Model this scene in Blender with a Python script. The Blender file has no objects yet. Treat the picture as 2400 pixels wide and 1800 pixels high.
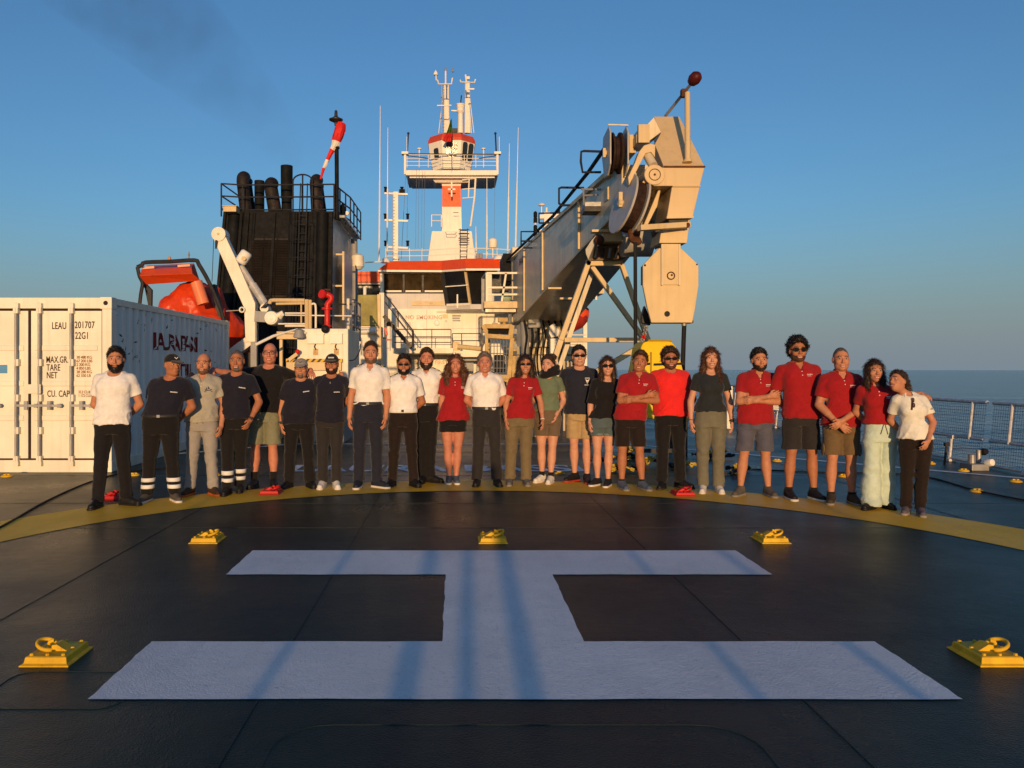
import bpy, math, random
import numpy as np
from mathutils import Vector, Matrix
R = math.radians
scene = bpy.context.scene
col = scene.collection

# ---------------------------------------------------------------- camera
# ship axis = +Y, eye 1.55 m over the helideck, 28 mm lens, photo cropped off centre (lens shift)
F, CX, CY, EYE = 1850.0, 1068.0, 861.0, 1.55
cd = bpy.data.cameras.new('camera')
cam = bpy.data.objects.new('camera', cd)
col.objects.link(cam)
cam.location = (0, 0, EYE)
cam.rotation_euler = (R(90), 0, 0)
cd.sensor_width = 36
cd.lens = 36 * F / 2400
cd.shift_x = (1200 - CX) / 2400
cd.shift_y = (CY - 900) / 2400
cd.clip_start = 0.05
cd.clip_end = 20000
scene.camera = cam

# ---------------------------------------------------------------- light
SUN_EL, SUN_AZ = 3.8, -1.0          # low evening sun straight behind the photographer
w = bpy.data.worlds.new('World')
scene.world = w
w.use_nodes = True
nt = w.node_tree
bg = nt.nodes['Background']
sky = nt.nodes.new('ShaderNodeTexSky')
sky.sky_type = 'NISHITA'
sky.sun_disc = False
sky.sun_elevation = R(SUN_EL)
sky.sun_rotation = R(180)
sky.altitude = 0
sky.air_density = 1.0
sky.dust_density = 1.0
sky.ozone_density = 3.5
# pale sea haze low in the sky, all round the horizon
tc = nt.nodes.new('ShaderNodeTexCoord'); sx = nt.nodes.new('ShaderNodeSeparateXYZ'); nt.links.new(tc.outputs['Generated'], sx.inputs[0])
mr = nt.nodes.new('ShaderNodeMapRange'); mr.interpolation_type = 'SMOOTHERSTEP'
for k_, v_ in (('From Min', -0.05), ('From Max', 0.24), ('To Min', 0.88), ('To Max', 0.0)): mr.inputs[k_].default_value = v_
nt.links.new(sx.outputs['Z'], mr.inputs['Value'])
mx = nt.nodes.new('ShaderNodeMix'); mx.data_type = 'RGBA'; mx.inputs[7].default_value = (0.86, 1.12, 1.38, 1)
nt.links.new(mr.outputs[0], mx.inputs[0]); nt.links.new(sky.outputs[0], mx.inputs[6])
nt.links.new(mx.outputs[2], bg.inputs[0])
bg.inputs[1].default_value = 0.15
ld = bpy.data.lights.new('sun', 'SUN')
sun = bpy.data.objects.new('sun', ld)
col.objects.link(sun)
ld.energy = 2.35
ld.angle = R(0.5)
ld.color = (1.0, 0.62, 0.30)
sun.rotation_euler = (R(90 - SUN_EL), 0, R(SUN_AZ))
scene.view_settings.view_transform = 'Standard'
scene.view_settings.look = 'None'
scene.view_settings.exposure = 0.74
scene.view_settings.gamma = 1.0

# ---------------------------------------------------------------- helpers
def W(px, py, Y):
    """the point at distance Y that a sight line of the survey (2400 x 1800) meets"""
    return Vector(((px - CX) / F * Y, Y, EYE + (CY - py) / F * Y))

def wloc(o):
    v = Vector((0, 0, 0))
    while o is not None:
        v += o.location
        o = o.parent
    return v

def tag(o, label=None, cat=None, group=None, kind=None):
    if label: o['label'] = label
    if cat: o['category'] = cat
    if group: o['group'] = group
    if kind: o['kind'] = kind
    return o

def thing(name, label, cat, loc=(0, 0, 0), group=None):
    o = bpy.data.objects.new(name, None)
    o.empty_display_size = 0.2
    col.objects.link(o)
    o.location = loc
    return tag(o, label, cat, group)

def copy_tree(o, parent=None, loc=None):
    c = o.copy()
    col.objects.link(c)
    c.parent = parent
    if loc is not None: c.location = loc
    for ch in o.children: copy_tree(ch, c)
    return c

class MB:
    """collects shapes in world space; build() links them as one mesh object"""
    def __init__(s):
        s.v = []; s.f = []
    def add(s, vs, fs):
        b = len(s.v)
        s.v += [tuple(x) for x in vs]
        s.f += [tuple(b + i for i in f) for f in fs]
        return s
    def box(s, c, size, rot=None):
        c = Vector(c); h = Vector(size) / 2
        vs = []
        for z in (-1, 1):
            for x, y in ((-1, -1), (1, -1), (1, 1), (-1, 1)):
                p = Vector((x * h.x, y * h.y, z * h.z))
                if rot is not None: p = rot @ p
                vs.append(c + p)
        return s.add(vs, [(3, 2, 1, 0), (4, 5, 6, 7), (0, 1, 5, 4), (1, 2, 6, 5), (2, 3, 7, 6), (3, 0, 4, 7)])
    def span(s, a, b):
        a = Vector(a); b = Vector(b)
        return s.box((a + b) / 2, [abs(x) for x in (b - a)])
    def bar(s, p0, p1, wx, wy=None, up=(0, 0, 1)):
        """rectangular bar from p0 to p1"""
        wy = wy or wx
        p0 = Vector(p0); p1 = Vector(p1); d = (p1 - p0).normalized()
        up = Vector(up)
        if abs(d.dot(up)) > 0.98: up = Vector((0, 1, 0))
        x = d.cross(up).normalized(); y = x.cross(d).normalized()
        vs = []
        for p in (p0, p1):
            for a, b in ((-1, -1), (1, -1), (1, 1), (-1, 1)):
                vs.append(p + x * a * wx / 2 + y * b * wy / 2)
        return s.add(vs, [(3, 2, 1, 0), (4, 5, 6, 7), (0, 1, 5, 4), (1, 2, 6, 5), (2, 3, 7, 6), (3, 0, 4, 7)])
    def tube(s, pts, r, n=8, closed=False):
        pts = [Vector(p) for p in pts]
        rs = r if isinstance(r, (list, tuple)) else [r] * len(pts)
        m = len(pts); vs = []; fs = []
        prev = None
        for i, p in enumerate(pts):
            if closed: d = pts[(i + 1) % m] - pts[i - 1]
            elif i == 0: d = pts[1] - p
            elif i == m - 1: d = p - pts[i - 1]
            else: d = (pts[i + 1] - p).normalized() + (p - pts[i - 1]).normalized()
            d = d.normalized() if d.length > 1e-9 else Vector((0, 0, 1))
            if prev is None:
                u = Vector((0, 0, 1)) if abs(d.z) < 0.9 else Vector((1, 0, 0))
                x = d.cross(u).normalized()
            else:
                x = (prev - d * prev.dot(d))
                x = x.normalized() if x.length > 1e-6 else d.orthogonal().normalized()
            prev = x; y = d.cross(x)
            for k in range(n):
                a = 2 * math.pi * k / n
                vs.append(p + (x * math.cos(a) + y * math.sin(a)) * rs[i])
        for i in range(m if closed else m - 1):
            for k in range(n):
                a = i * n + k; b = i * n + (k + 1) % n
                c = ((i + 1) % m) * n + (k + 1) % n; d_ = ((i + 1) % m) * n + k
                fs.append((a, b, c, d_))
        if not closed:
            fs.append(tuple(reversed(range(n))))
            fs.append(tuple((m - 1) * n + k for k in range(n)))
        return s.add(vs, fs)
    def cyl(s, p0, p1, r0, r1=None, n=20):
        return s.tube([p0, p1], [r0, r0 if r1 is None else r1], n)
    def lathe(s, prof, o, axis=(0, 0, 1), n=24):
        """profile of (radius, height) turned about axis through o"""
        o = Vector(o); ax = Vector(axis).normalized()
        x = ax.orthogonal().normalized(); y = ax.cross(x)
        vs = []; fs = []
        for r, h in prof:
            for k in range(n):
                a = 2 * math.pi * k / n
                vs.append(o + ax * h + (x * math.cos(a) + y * math.sin(a)) * max(r, 1e-4))
        for i in range(len(prof) - 1):
            for k in range(n):
                fs.append((i * n + k, i * n + (k + 1) % n, (i + 1) * n + (k + 1) % n, (i + 1) * n + k))
        fs.append(tuple(reversed(range(n)))); fs.append(tuple((len(prof) - 1) * n + k for k in range(n)))
        return s.add(vs, fs)
    def prism(s, poly, vec):
        """polygon (list of points, any winding) extruded along vec"""
        a = [Vector(p) for p in poly]; vec = Vector(vec); n = len(a)
        nrm = Vector((0, 0, 0))
        for i in range(n): nrm += a[i].cross(a[(i + 1) % n])
        if nrm.dot(vec) > 0: a.reverse()
        vs = a + [p + vec for p in a]
        fs = [tuple(range(n)), tuple(reversed(range(n, 2 * n)))]
        for i in range(n):
            j = (i + 1) % n
            fs.append((j, i, n + i, n + j))
        return s.add(vs, fs)
    def loft(s, rings, cap=True, closed=True):
        n = len(rings[0]); vs = [p for r in rings for p in r]; fs = []
        for i in range(len(rings) - 1):
            for k in range(n if closed else n - 1):
                fs.append((i * n + k, i * n + (k + 1) % n, (i + 1) * n + (k + 1) % n, (i + 1) * n + k))
        if cap:
            fs.append(tuple(reversed(range(n)))); fs.append(tuple((len(rings) - 1) * n + k for k in range(n)))
        return s.add(vs, fs)
    def ball(s, c, r, n=16, m=10):
        c = Vector(c); rx, ry, rz = (r, r, r) if not isinstance(r, (list, tuple)) else r
        rings = []
        for i in range(m + 1):
            t = math.pi * i / m
            rings.append([c + Vector((rx * max(math.sin(t), 1e-3) * math.cos(2 * math.pi * k / n), ry * max(math.sin(t), 1e-3) * math.sin(2 * math.pi * k / n), -rz * math.cos(t))) for k in range(n)])
        return s.loft(rings)
    def ring(s, c, R_, r, axis=(0, 0, 1), n=24, m=8):
        c = Vector(c); ax = Vector(axis).normalized(); x = ax.orthogonal().normalized(); y = ax.cross(x)
        return s.tube([c + (x * math.cos(2 * math.pi * k / n) + y * math.sin(2 * math.pi * k / n)) * R_ for k in range(n)], r, m, closed=True)
    def build(s, name, mat=None, parent=None, smooth=None, bevel=0.0, label=None):
        me = bpy.data.meshes.new(name)
        o0 = wloc(parent) if parent else Vector((0, 0, 0))
        me.from_pydata([(x - o0.x, y - o0.y, z - o0.z) for x, y, z in s.v], [], s.f)
        me.update()
        if mat: me.materials.append(mat)
        o = bpy.data.objects.new(name, me)
        col.objects.link(o)
        if parent: o.parent = parent
        if smooth:
            me.shade_smooth()
            me.set_sharp_from_angle(angle=R(smooth if smooth is not True else 40))
        if bevel:
            b = o.modifiers.new('bevel', 'BEVEL'); b.width = bevel; b.segments = 2; b.limit_method = 'ANGLE'; b.angle_limit = R(40)
            b.harden_normals = False
        if label: o['label'] = label
        return o

def text_mesh(body, size, mat, name, parent, origin, xdir, ydir, condense=1.0, depth=0.004, bold=0.0, spacing=1.0, align='LEFT', label=None):
    """letters as flat raised shapes: origin = start of the base line, xdir/ydir = reading and up directions"""
    cu = bpy.data.curves.new('letters', 'FONT')
    cu.body = body; cu.size = 1.0; cu.extrude = 0.0; cu.offset = bold; cu.space_character = spacing; cu.align_x = align
    cu.resolution_u = 3
    tmp = bpy.data.objects.new('letters', cu)
    col.objects.link(tmp)
    dg = bpy.context.evaluated_depsgraph_get()
    me = bpy.data.meshes.new_from_object(tmp.evaluated_get(dg))
    bpy.data.objects.remove(tmp)
    o0 = wloc(parent) if parent else Vector((0, 0, 0))
    x = Vector(xdir).normalized(); y = Vector(ydir).normalized(); nz = x.cross(y)
    o = Vector(origin) - o0
    for v in me.vertices:
        c = v.co.copy()
        v.co = o + x * c.x * size * condense + y * c.y * size + nz * depth
    me.materials.clear(); me.materials.append(mat)
    me.name = name
    ob = bpy.data.objects.new(name, me)
    col.objects.link(ob)
    if parent: ob.parent = parent
    if label: ob['label'] = label
    return ob

# ---------------------------------------------------------------- materials
_M = {}
def mat(name, c, rough=0.5, metal=0.0, var=0.12, nscale=3.0, streak=0.0, rust=0.0, bump=0.0, bscale=60.0, spec=0.22, coat=0.0, rustc=(0.16, 0.05, 0.015), sheen=0.0, var2=None):
    if name in _M: return _M[name]
    m = bpy.data.materials.new(name); m.use_nodes = True
    n = m.node_tree.nodes; l = m.node_tree.links
    b = n['Principled BSDF']
    b.inputs['Roughness'].default_value = rough
    b.inputs['Metallic'].default_value = metal
    b.inputs['Specular IOR Level'].default_value = spec
    b.inputs['Coat Weight'].default_value = coat
    b.inputs['Sheen Weight'].default_value = sheen
    geo = n.new('ShaderNodeNewGeometry')
    def noise(scale, detail=4, vec=None, r=0.6):
        t = n.new('ShaderNodeTexNoise'); t.inputs['Scale'].default_value = scale
        t.inputs['Detail'].default_value = detail; t.inputs['Roughness'].default_value = r
        l.new(vec if vec else geo.outputs['Position'], t.inputs['Vector'])
        return t.outputs['Fac']
    def ramp(fac, a, c_, lo, hi):
        q = n.new('ShaderNodeMapRange'); q.inputs['From Min'].default_value = a; q.inputs['From Max'].default_value = c_
        q.inputs['To Min'].default_value = lo; q.inputs['To Max'].default_value = hi
        l.new(fac, q.inputs['Value']); return q.outputs['Result']
    def mix(fac, A, B, mode='MIX'):
        x = n.new('ShaderNodeMix'); x.data_type = 'RGBA'; x.blend_type = mode
        if isinstance(fac, float): x.inputs[0].default_value = fac
        else: l.new(fac, x.inputs[0])
        for i, q in ((6, A), (7, B)):
            if isinstance(q, tuple): x.inputs[i].default_value = (*q, 1)
            else: l.new(q, x.inputs[i])
        return x.outputs[2]
    out = None
    c2 = var2 or tuple(x * (1 - var) for x in c)
    c1 = tuple(min(1, x * (1 + var * 0.5)) for x in c)
    out = mix(ramp(noise(nscale), 0.35, 0.65, 0, 1), c1, c2)
    if streak:
        mp = n.new('ShaderNodeMapping'); mp.inputs['Scale'].default_value = (9, 9, 0.35)
        l.new(geo.outputs['Position'], mp.inputs['Vector'])
        st = noise(1.0, 5, mp.outputs[0])
        out = mix(ramp(st, 0.5, 0.75, 0, streak), out, tuple(x * 0.35 for x in c))
    if rust:
        mp = n.new('ShaderNodeMapping'); mp.inputs['Scale'].default_value = (1, 1, 0.35)
        l.new(geo.outputs['Position'], mp.inputs['Vector'])
        rn = noise(5.0, 8, mp.outputs[0], 0.7)
        out = mix(ramp(rn, 0.72 - 0.2 * rust, 0.80 - 0.12 * rust, 0, 0.85), out, rustc)
    l.new(out, b.inputs['Base Color'])
    rr = ramp(noise(nscale * 3.1), 0.3, 0.7, max(0.03, rough - 0.08), min(1, rough + 0.1))
    l.new(rr, b.inputs['Roughness'])
    if bump:
        bp = n.new('ShaderNodeBump'); bp.inputs['Strength'].default_value = bump; bp.inputs['Distance'].default_value = 0.01
        l.new(noise(bscale, 3), bp.inputs['Height']); l.new(bp.outputs[0], b.inputs['Normal'])
    _M[name] = m
    return m

WHITE = mat('white_paint', (0.80, 0.74, 0.60), 0.45, var=0.08, streak=0.25, rust=0.25)
WHITE2 = mat('white_paint_clean', (0.80, 0.77, 0.68), 0.4, var=0.06, streak=0.12)
CREAM = mat('cream_crane_paint', (0.62, 0.47, 0.25), 0.42, var=0.08, streak=0.25, rust=0.3, nscale=1.2)
CREAM2 = mat('cream_boom_paint', (0.66, 0.55, 0.37), 0.34, var=0.12, streak=0.5, rust=0.2, nscale=1.0)
BLACK = mat('black_soot_paint', (0.010, 0.0112, 0.0125), 0.65, var=0.4, streak=0.3, spec=0.10)
DARK = mat('dark_steel', (0.03, 0.03, 0.032), 0.45, var=0.3)
RUBBER = mat('black_rubber', (0.012, 0.012, 0.013), 0.6)
GREY = mat('grey_paint', (0.28, 0.28, 0.28), 0.45, streak=0.4, rust=0.2)
STEEL = mat('galvanised_steel', (0.30, 0.30, 0.30), 0.5, 0.4, var=0.2, rust=0.1)
RUSTY = mat('rusty_steel', (0.10, 0.038, 0.018), 0.8, var=0.4, nscale=8)
ORANGE = mat('orange_red_paint', (0.78, 0.085, 0.015), 0.42, var=0.06, streak=0.15)
ORANGE_T = mat('orange_tarpaulin', (0.60, 0.05, 0.010), 0.38, var=0.18, nscale=6, bump=0.3, bscale=14)
RED = mat('red_paint', (0.55, 0.018, 0.015), 0.38, var=0.12, rust=0.1)
YELLOW = mat('yellow_paint', (0.70, 0.42, 0.02), 0.55, var=0.22, rust=0.55, nscale=8, bump=0.1, bscale=40)
YELLOW2 = mat('yellow_float', (0.85, 0.55, 0.01), 0.4, var=0.05)
GLASS = mat('dark_window_glass', (0.015, 0.014, 0.012), 0.08, var=0.3, nscale=1.0, spec=0.8)
DKGLASS = mat('matt_dark_glass', (0.012, 0.012, 0.012), 0.7, spec=0.08)
# ---------------------------------------------------------------- setting: sea, deck, markings
def water_mat():
    m = bpy.data.materials.new('sea_water'); m.use_nodes = True
    n = m.node_tree.nodes; l = m.node_tree.links; b = n['Principled BSDF']
    b.inputs['Base Color'].default_value = (0.008, 0.060, 0.115, 1)
    b.inputs['Roughness'].default_value = 0.12
    b.inputs['IOR'].default_value = 1.25
    geo = n.new('ShaderNodeNewGeometry')
    mp = n.new('ShaderNodeMapping'); mp.inputs['Scale'].default_value = (0.35, 1.0, 1)
    l.new(geo.outputs['Position'], mp.inputs['Vector'])
    h = None
    for sc, st in ((0.05, 1.0), (0.35, 0.35), (1.6, 0.10)):
        t = n.new('ShaderNodeTexNoise'); t.inputs['Scale'].default_value = sc; t.inputs['Detail'].default_value = 3
        l.new(mp.outputs[0], t.inputs['Vector'])
        q = n.new('ShaderNodeMath'); q.operation = 'MULTIPLY'; q.inputs[1].default_value = st
        l.new(t.outputs['Fac'], q.inputs[0])
        if h is None: h = q.outputs[0]
        else:
            a = n.new('ShaderNodeMath'); a.operation = 'ADD'
            l.new(h, a.inputs[0]); l.new(q.outputs[0], a.inputs[1]); h = a.outputs[0]
    bp = n.new('ShaderNodeBump'); bp.inputs['Strength'].default_value = 1.0; bp.inputs['Distance'].default_value = 2.8
    l.new(h, bp.inputs['Height']); l.new(bp.outputs[0], b.inputs['Normal'])
    return m

SEA_Z = -6.5
mb = MB()
rings = []
for r_ in (1, 20, 60, 150, 400, 1000, 2700):
    rings.append([Vector((r_ * math.cos(2 * math.pi * k / 96), r_ * math.sin(2 * math.pi * k / 96), SEA_Z)) for k in range(96)])
mb.loft(rings, cap=False)
mb.f.append(tuple(range(96)))
tag(mb.build('sea', water_mat()), kind='structure')

def deck_mat(name, c, c2, rough, wear=0.3):
    """worn non-slip paint: wet-looking patches, roller texture, scuffs, faint rust stains"""
    m = bpy.data.materials.new(name); m.use_nodes = True
    n = m.node_tree.nodes; l = m.node_tree.links; b = n['Principled BSDF']
    geo = n.new('ShaderNodeNewGeometry')
    def noise(scale, detail=4, st=(1, 1, 1), r=0.6, off=0):
        mp = n.new('ShaderNodeMapping'); mp.inputs['Scale'].default_value = st; mp.inputs['Location'].default_value = (off, off, 0)
        l.new(geo.outputs['Position'], mp.inputs['Vector'])
        t = n.new('ShaderNodeTexNoise'); t.inputs['Scale'].default_value = scale; t.inputs['Detail'].default_value = detail; t.inputs['Roughness'].default_value = r
        l.new(mp.outputs[0], t.inputs['Vector']); return t.outputs['Fac']
    def ramp(fac, a, c_, lo, hi):
        q = n.new('ShaderNodeMapRange'); q.inputs['From Min'].default_value = a; q.inputs['From Max'].default_value = c_
        q.inputs['To Min'].default_value = lo; q.inputs['To Max'].default_value = hi
        l.new(fac, q.inputs['Value']); return q.outputs['Result']
    def mix(fac, A, B):
        x = n.new('ShaderNodeMix'); x.data_type = 'RGBA'; l.new(fac, x.inputs[0])
        for i, q in ((6, A), (7, B)):
            if isinstance(q, tuple): x.inputs[i].default_value = (*q, 1)
            else: l.new(q, x.inputs[i])
        return x.outputs[2]
    out = mix(ramp(noise(0.9, 6), 0.38, 0.62, 0, 1), c, c2)
    out = mix(ramp(noise(3.5, 8, (1, 0.5, 1), 0.75, 7), 0.60, 0.72, 0, 0.35), out, tuple(min(1, x * 1.9 + 0.01) for x in c))
    out = mix(ramp(noise(40, 2), 0.58, 0.7, 0, 0.3), out, tuple(x * 0.5 for x in c))
    out = mix(ramp(noise(1.7, 9, (1.0, 0.25, 1), 0.8, 21), 0.60, 0.70, 0, wear), out, tuple(min(1, x * 0.25 + 0.02) for x in c))
    out = mix(ramp(noise(6.0, 9, (1, 1, 1), 0.8, 33), 0.70, 0.76, 0, wear * 1.6), out, (0.07, 0.045, 0.025))
    out = mix(ramp(noise(2.2, 10, (1.0, 0.35, 1), 0.75, 51), 0.47, 0.68, 0, wear * 1.3), out, tuple(x * 0.62 for x in c))
    out = mix(ramp(noise(23.0, 6, (1, 1, 1), 0.7, 63), 0.63, 0.70, 0, wear * 2.0), out, tuple(x * 0.45 for x in c))
    l.new(out, b.inputs['Base Color'])
    l.new(ramp(noise(0.55, 6, (1, 1, 1), 0.65, 3), 0.35, 0.65, rough - 0.07, rough + 0.09), b.inputs['Roughness'])
    b.inputs['Specular IOR Level'].default_value = 0.15
    bp = n.new('ShaderNodeBump'); bp.inputs['Strength'].default_value = 1.0; bp.inputs['Distance'].default_value = 0.006
    ad = n.new('ShaderNodeMath'); ad.operation = 'ADD'
    l.new(noise(90, 3), ad.inputs[0]); l.new(noise(9, 4, (1, 1, 1), 0.6, 5), ad.inputs[1])
    l.new(ad.outputs[0], bp.inputs['Height']); l.new(bp.outputs[0], b.inputs['Normal'])
    return m

DECK = deck_mat('deck_green_paint', (0.003, 0.0175, 0.0145), (0.007, 0.026, 0.022), 0.33, 0.10)
M_RING = deck_mat('deck_yellow_paint', (0.92, 0.53, 0.035), (0.78, 0.42, 0.03), 0.5)
M_H = deck_mat('deck_white_paint', (0.80, 0.80, 0.80), (0.71, 0.715, 0.72), 0.5)
SEAM = mat('weld_seam_paint', (0.014, 0.030, 0.025), 0.5)

DX, DY0, DY1 = 8.35, -7.0, 62.0
mb = MB()
mb.span((-DX, DY0, -0.35), (DX, DY1, 0))
deck = tag(mb.build('deck', DECK), kind='structure')
mb = MB()                                    # ship's side below the deck
mb.span((-7.9, DY0 + 0.6, SEA_Z - 2), (7.9, DY1, -0.36))
mb.build('hull_side', ORANGE, deck)

HX, HY = 0.324, 5.18
def annulus(r0, r1, z, name, m, n=160):
    mb = MB(); rg = []
    for r_ in (r0, r1):
        rg.append([Vector((HX + r_ * math.cos(2 * math.pi * k / n), HY + r_ * math.sin(2 * math.pi * k / n), z)) for k in range(n)])
    mb.loft(rg, cap=False)
    return mb.build(name, m, deck)
annulus(4.72, 5.62, 0.004, 'landing_circle', M_RING)

random.seed(5)
def wavy(a, b, amp, n=26):
    """hand-painted edge between two corners"""
    a = Vector(a); b = Vector(b); d = b - a; q = Vector((-d.y, d.x, 0)).normalized()
    ph = [random.uniform(0, 6.28) for _ in range(3)]
    return [a + d * (i / n) + q * amp * (math.sin(i * 0.55 + ph[0]) + 0.6 * math.sin(i * 1.3 + ph[1]) + random.uniform(-0.5, 0.5)) * (0 if i == 0 else 1) for i in range(n)]
x0, x1, y0, y1, bw, cw = HX - 2.04, HX + 2.04, 3.68, 6.67, 0.775, 0.40
c_ = [(x0, y0), (x1, y0), (x1, y0 + bw), (HX + cw, y0 + bw), (HX + cw, y1 - bw), (x1, y1 - bw), (x1, y1), (x0, y1), (x0, y1 - bw), (HX - cw, y1 - bw), (HX - cw, y0 + bw), (x0, y0 + bw)]
pts = []
for i in range(12):
    a = c_[i]; b = c_[(i + 1) % 12]
    pts += wavy((a[0], a[1], 0.004), (b[0], b[1], 0.004), 0.0025)
mb = MB(); mb.add(pts, [tuple(range(len(pts)))])
mb.build('landing_letter', M_H, deck, label='white letter H painted inside the yellow circle')

def strip(p0, p1, wd, z0, z1):
    p0 = Vector((*p0, (z0 + z1) / 2)); p1 = Vector((*p1, (z0 + z1) / 2))
    return (p0, p1, wd, z1 - z0)
mb = MB()                                    # white octagonal boundary line
oc = [(8.05, -6.5), (8.05, 10.9), (3.4, 15.95), (-3.3, 15.95), (-8.05, 10.9), (-8.05, -6.5)]
for a, b in zip(oc, oc[1:]):
    a = Vector((*a, 0.004)); b = Vector((*b, 0.004)); d = (b - a).normalized(); q = Vector((-d.y, d.x, 0)) * 0.07
    mb.add([a - q, b - q, b + q, a + q], [(0, 1, 2, 3)])
mb.build('boundary_line', M_H, deck)
# ship's name lettered flat on the deck, worn
text_mesh('LAURA BASSI', 1.05, M_H, 'deck_lettering', deck, (-2.55, 11.75, 0), (1, 0, 0), (0, 1, 0), condense=0.74, depth=0.006, bold=0.03)
mb = MB()                                    # weld seams of the deck plates and hatch outlines
for X in (-6.6, -2.79, -0.92, 1.62, 5.2):
    mb.bar((X, -6.9, 0.003), (X, 40, 0.000), 0.005, 0.0024)
for Y in (2.05, 7.62, 9.0, 11.3, 14.4, 19.5):
    mb.bar((-8.3, Y, 0.003), (8.3, Y, 0.000), 0.005, 0.0024)
def rrect(x0, x1, y0, y1, r, n=5):
    p = []
    for cx, cy, a0 in ((x1 - r, y1 - r, 0), (x0 + r, y1 - r, 90), (x0 + r, y0 + r, 180), (x1 - r, y0 + r, 270)):
        for i in range(n + 1):
            a = R(a0 + 90 * i / n); p.append((cx + r * math.cos(a), cy + r * math.sin(a), 0.001))
    return p
mb.tube(rrect(-2.22, -1.55, 3.58, 4.02, 0.1), 0.0018, 5, closed=True)
mb.tube(rrect(-0.75, 1.25, 1.6, 3.42, 0.22), 0.0016, 5, closed=True)
mb.build('weld_seam', SEAM, deck)

# ---------------------------------------------------------------- lashing points on the deck
def big_pad(name, label, m, x, y, group, open_dir):
    t = thing(name, label, 'deck fitting', (x, y, 0), group)
    mb = MB()
    hw, hl = 0.225, 0.255
    rg = []
    for w_, l_, z in ((hw + .035, hl + .035, 0.0), (hw + .03, hl + .03, .012), (hw, hl, .022), (hw - .012, hl - .012, .072), (hw - .03, hl - .03, .078)):
        rg.append([Vector((x + a * w_, y + b * l_, z)) for a, b in ((-1, -1), (1, -1), (1, 1), (-1, 1))])
    mb.loft(rg)
    mb.build('base', m, t, bevel=0.006)
    for a, b in ((-1, -1), (0, -1), (1, -1), (-1, 0), (1, 0), (-1, 1), (0, 1), (1, 1)):
        q = MB(); q.lathe([(.020, .076), (.020, .092), (.014, .097)], (x + a * 0.165, y + b * 0.2, 0), n=6)
        q.build('bolt', m, t)
    s_ = open_dir
    q = MB()                                 # wedge-shaped eye block
    pr = [Vector((x + s_ * 0.035, y - .075, .076)), Vector((x + s_ * 0.02, y - .075, .128)), Vector((x - s_ * 0.03, y - .075, .135)), Vector((x - s_ * 0.14, y - .075, .078))]
    q.prism(pr, (0, .15, 0))
    q.tube([(x + s_ * (.03 + .06 * math.sin(i * math.pi / 8)), y - .0, .085 + .055 * (1 - math.cos(i * math.pi / 8)) / 2 * 1.2) for i in range(9)], 0.018, 8)
    q.build('eye_block', m, t, bevel=0.008)
    q = MB()                                 # loose ring leaning on the block
    ax = Vector((-s_ * 0.30, -0.12, 1)).normalized()
    q.ring((x + s_ * 0.10, y - 0.01, .118), 0.10, 0.018, ax, 28, 10)
    q.build('ring', m, t, smooth=True)
    t.scale = (.50, .50, .60)
    return t
YG = 'yellow lashing pads around the white H'
big_pad('lashing_pad', 'big yellow lashing pad in the near corner on the container side', YELLOW, -2.13, 4.22, YG, -1)
big_pad('lashing_pad', 'big yellow lashing pad in the near corner on the railing side', YELLOW, 2.84, 4.22, YG, 1)
big_pad('lashing_pad', 'yellow lashing pad beyond the H bar on the container side', YELLOW, -2.22, 7.07, YG, 1)
big_pad('lashing_pad', 'yellow lashing pad centred beyond the far bar of the H', YELLOW, 0.33, 7.07, YG, 1)
big_pad('lashing_pad', 'yellow lashing pad beyond the H bar on the railing side', YELLOW, 2.82, 7.07, YG, 1)
RG = 'red lashing pads on the yellow circle'
big_pad('lashing_pad', 'red lashing pad at the feet of the bald man in green shorts', RED, -2.27, 9.72, RG, 1)
big_pad('lashing_pad', 'red lashing pad at the feet of the man in bright red', RED, 2.76, 9.6, RG, 1)
big_pad('lashing_pad', 'red lashing pad behind the man in the white t-shirt', RED, -4.06, 9.35, RG, 1)

def small_pad(x, y, label):
    t = thing('deck_socket', label, 'deck fitting', (x, y, 0), 'flat yellow sockets on the outer deck')
    q = MB(); q.lathe([(.13, 0), (.125, .012), (.095, .03), (.09, .03)], (x, y, 0), n=20); q.build('base', YELLOW, t, smooth=30)
    q = MB(); q.bar((x - .07, y, .036), (x + .07, y, .036), .03, .02); q.bar((x, y - .07, .034), (x, y + .07, .034), .03, .02); q.build('cross_bar', YELLOW, t)
    t.scale = (.62, .62, .8)
for px, py, lb in ((16, 1117, 'in front of the white container doors'), (315, 1114, 'behind the man in the white t-shirt and beside the container'), (1312, 1110, 'behind the woman with white shoes and black scarf'),
                   (1821, 1081, 'on the white line behind the tall man in sunglasses'), (1977, 1117, 'behind the man with clasped hands'), (2258, 1104, 'on the white line by the railing'), (2289, 1152, 'beside the black cable near the railing'),
                   (2180, 1087, 'between the white line and the railing net'), (2380, 1129, 'just inside the white line at the railing corner'), (505, 1114, 'behind the man in the grey polo')):
    Y = EYE * F / (py - CY)
    small_pad((px - CX) / F * Y, Y, 'flat yellow socket ' + lb)

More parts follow.
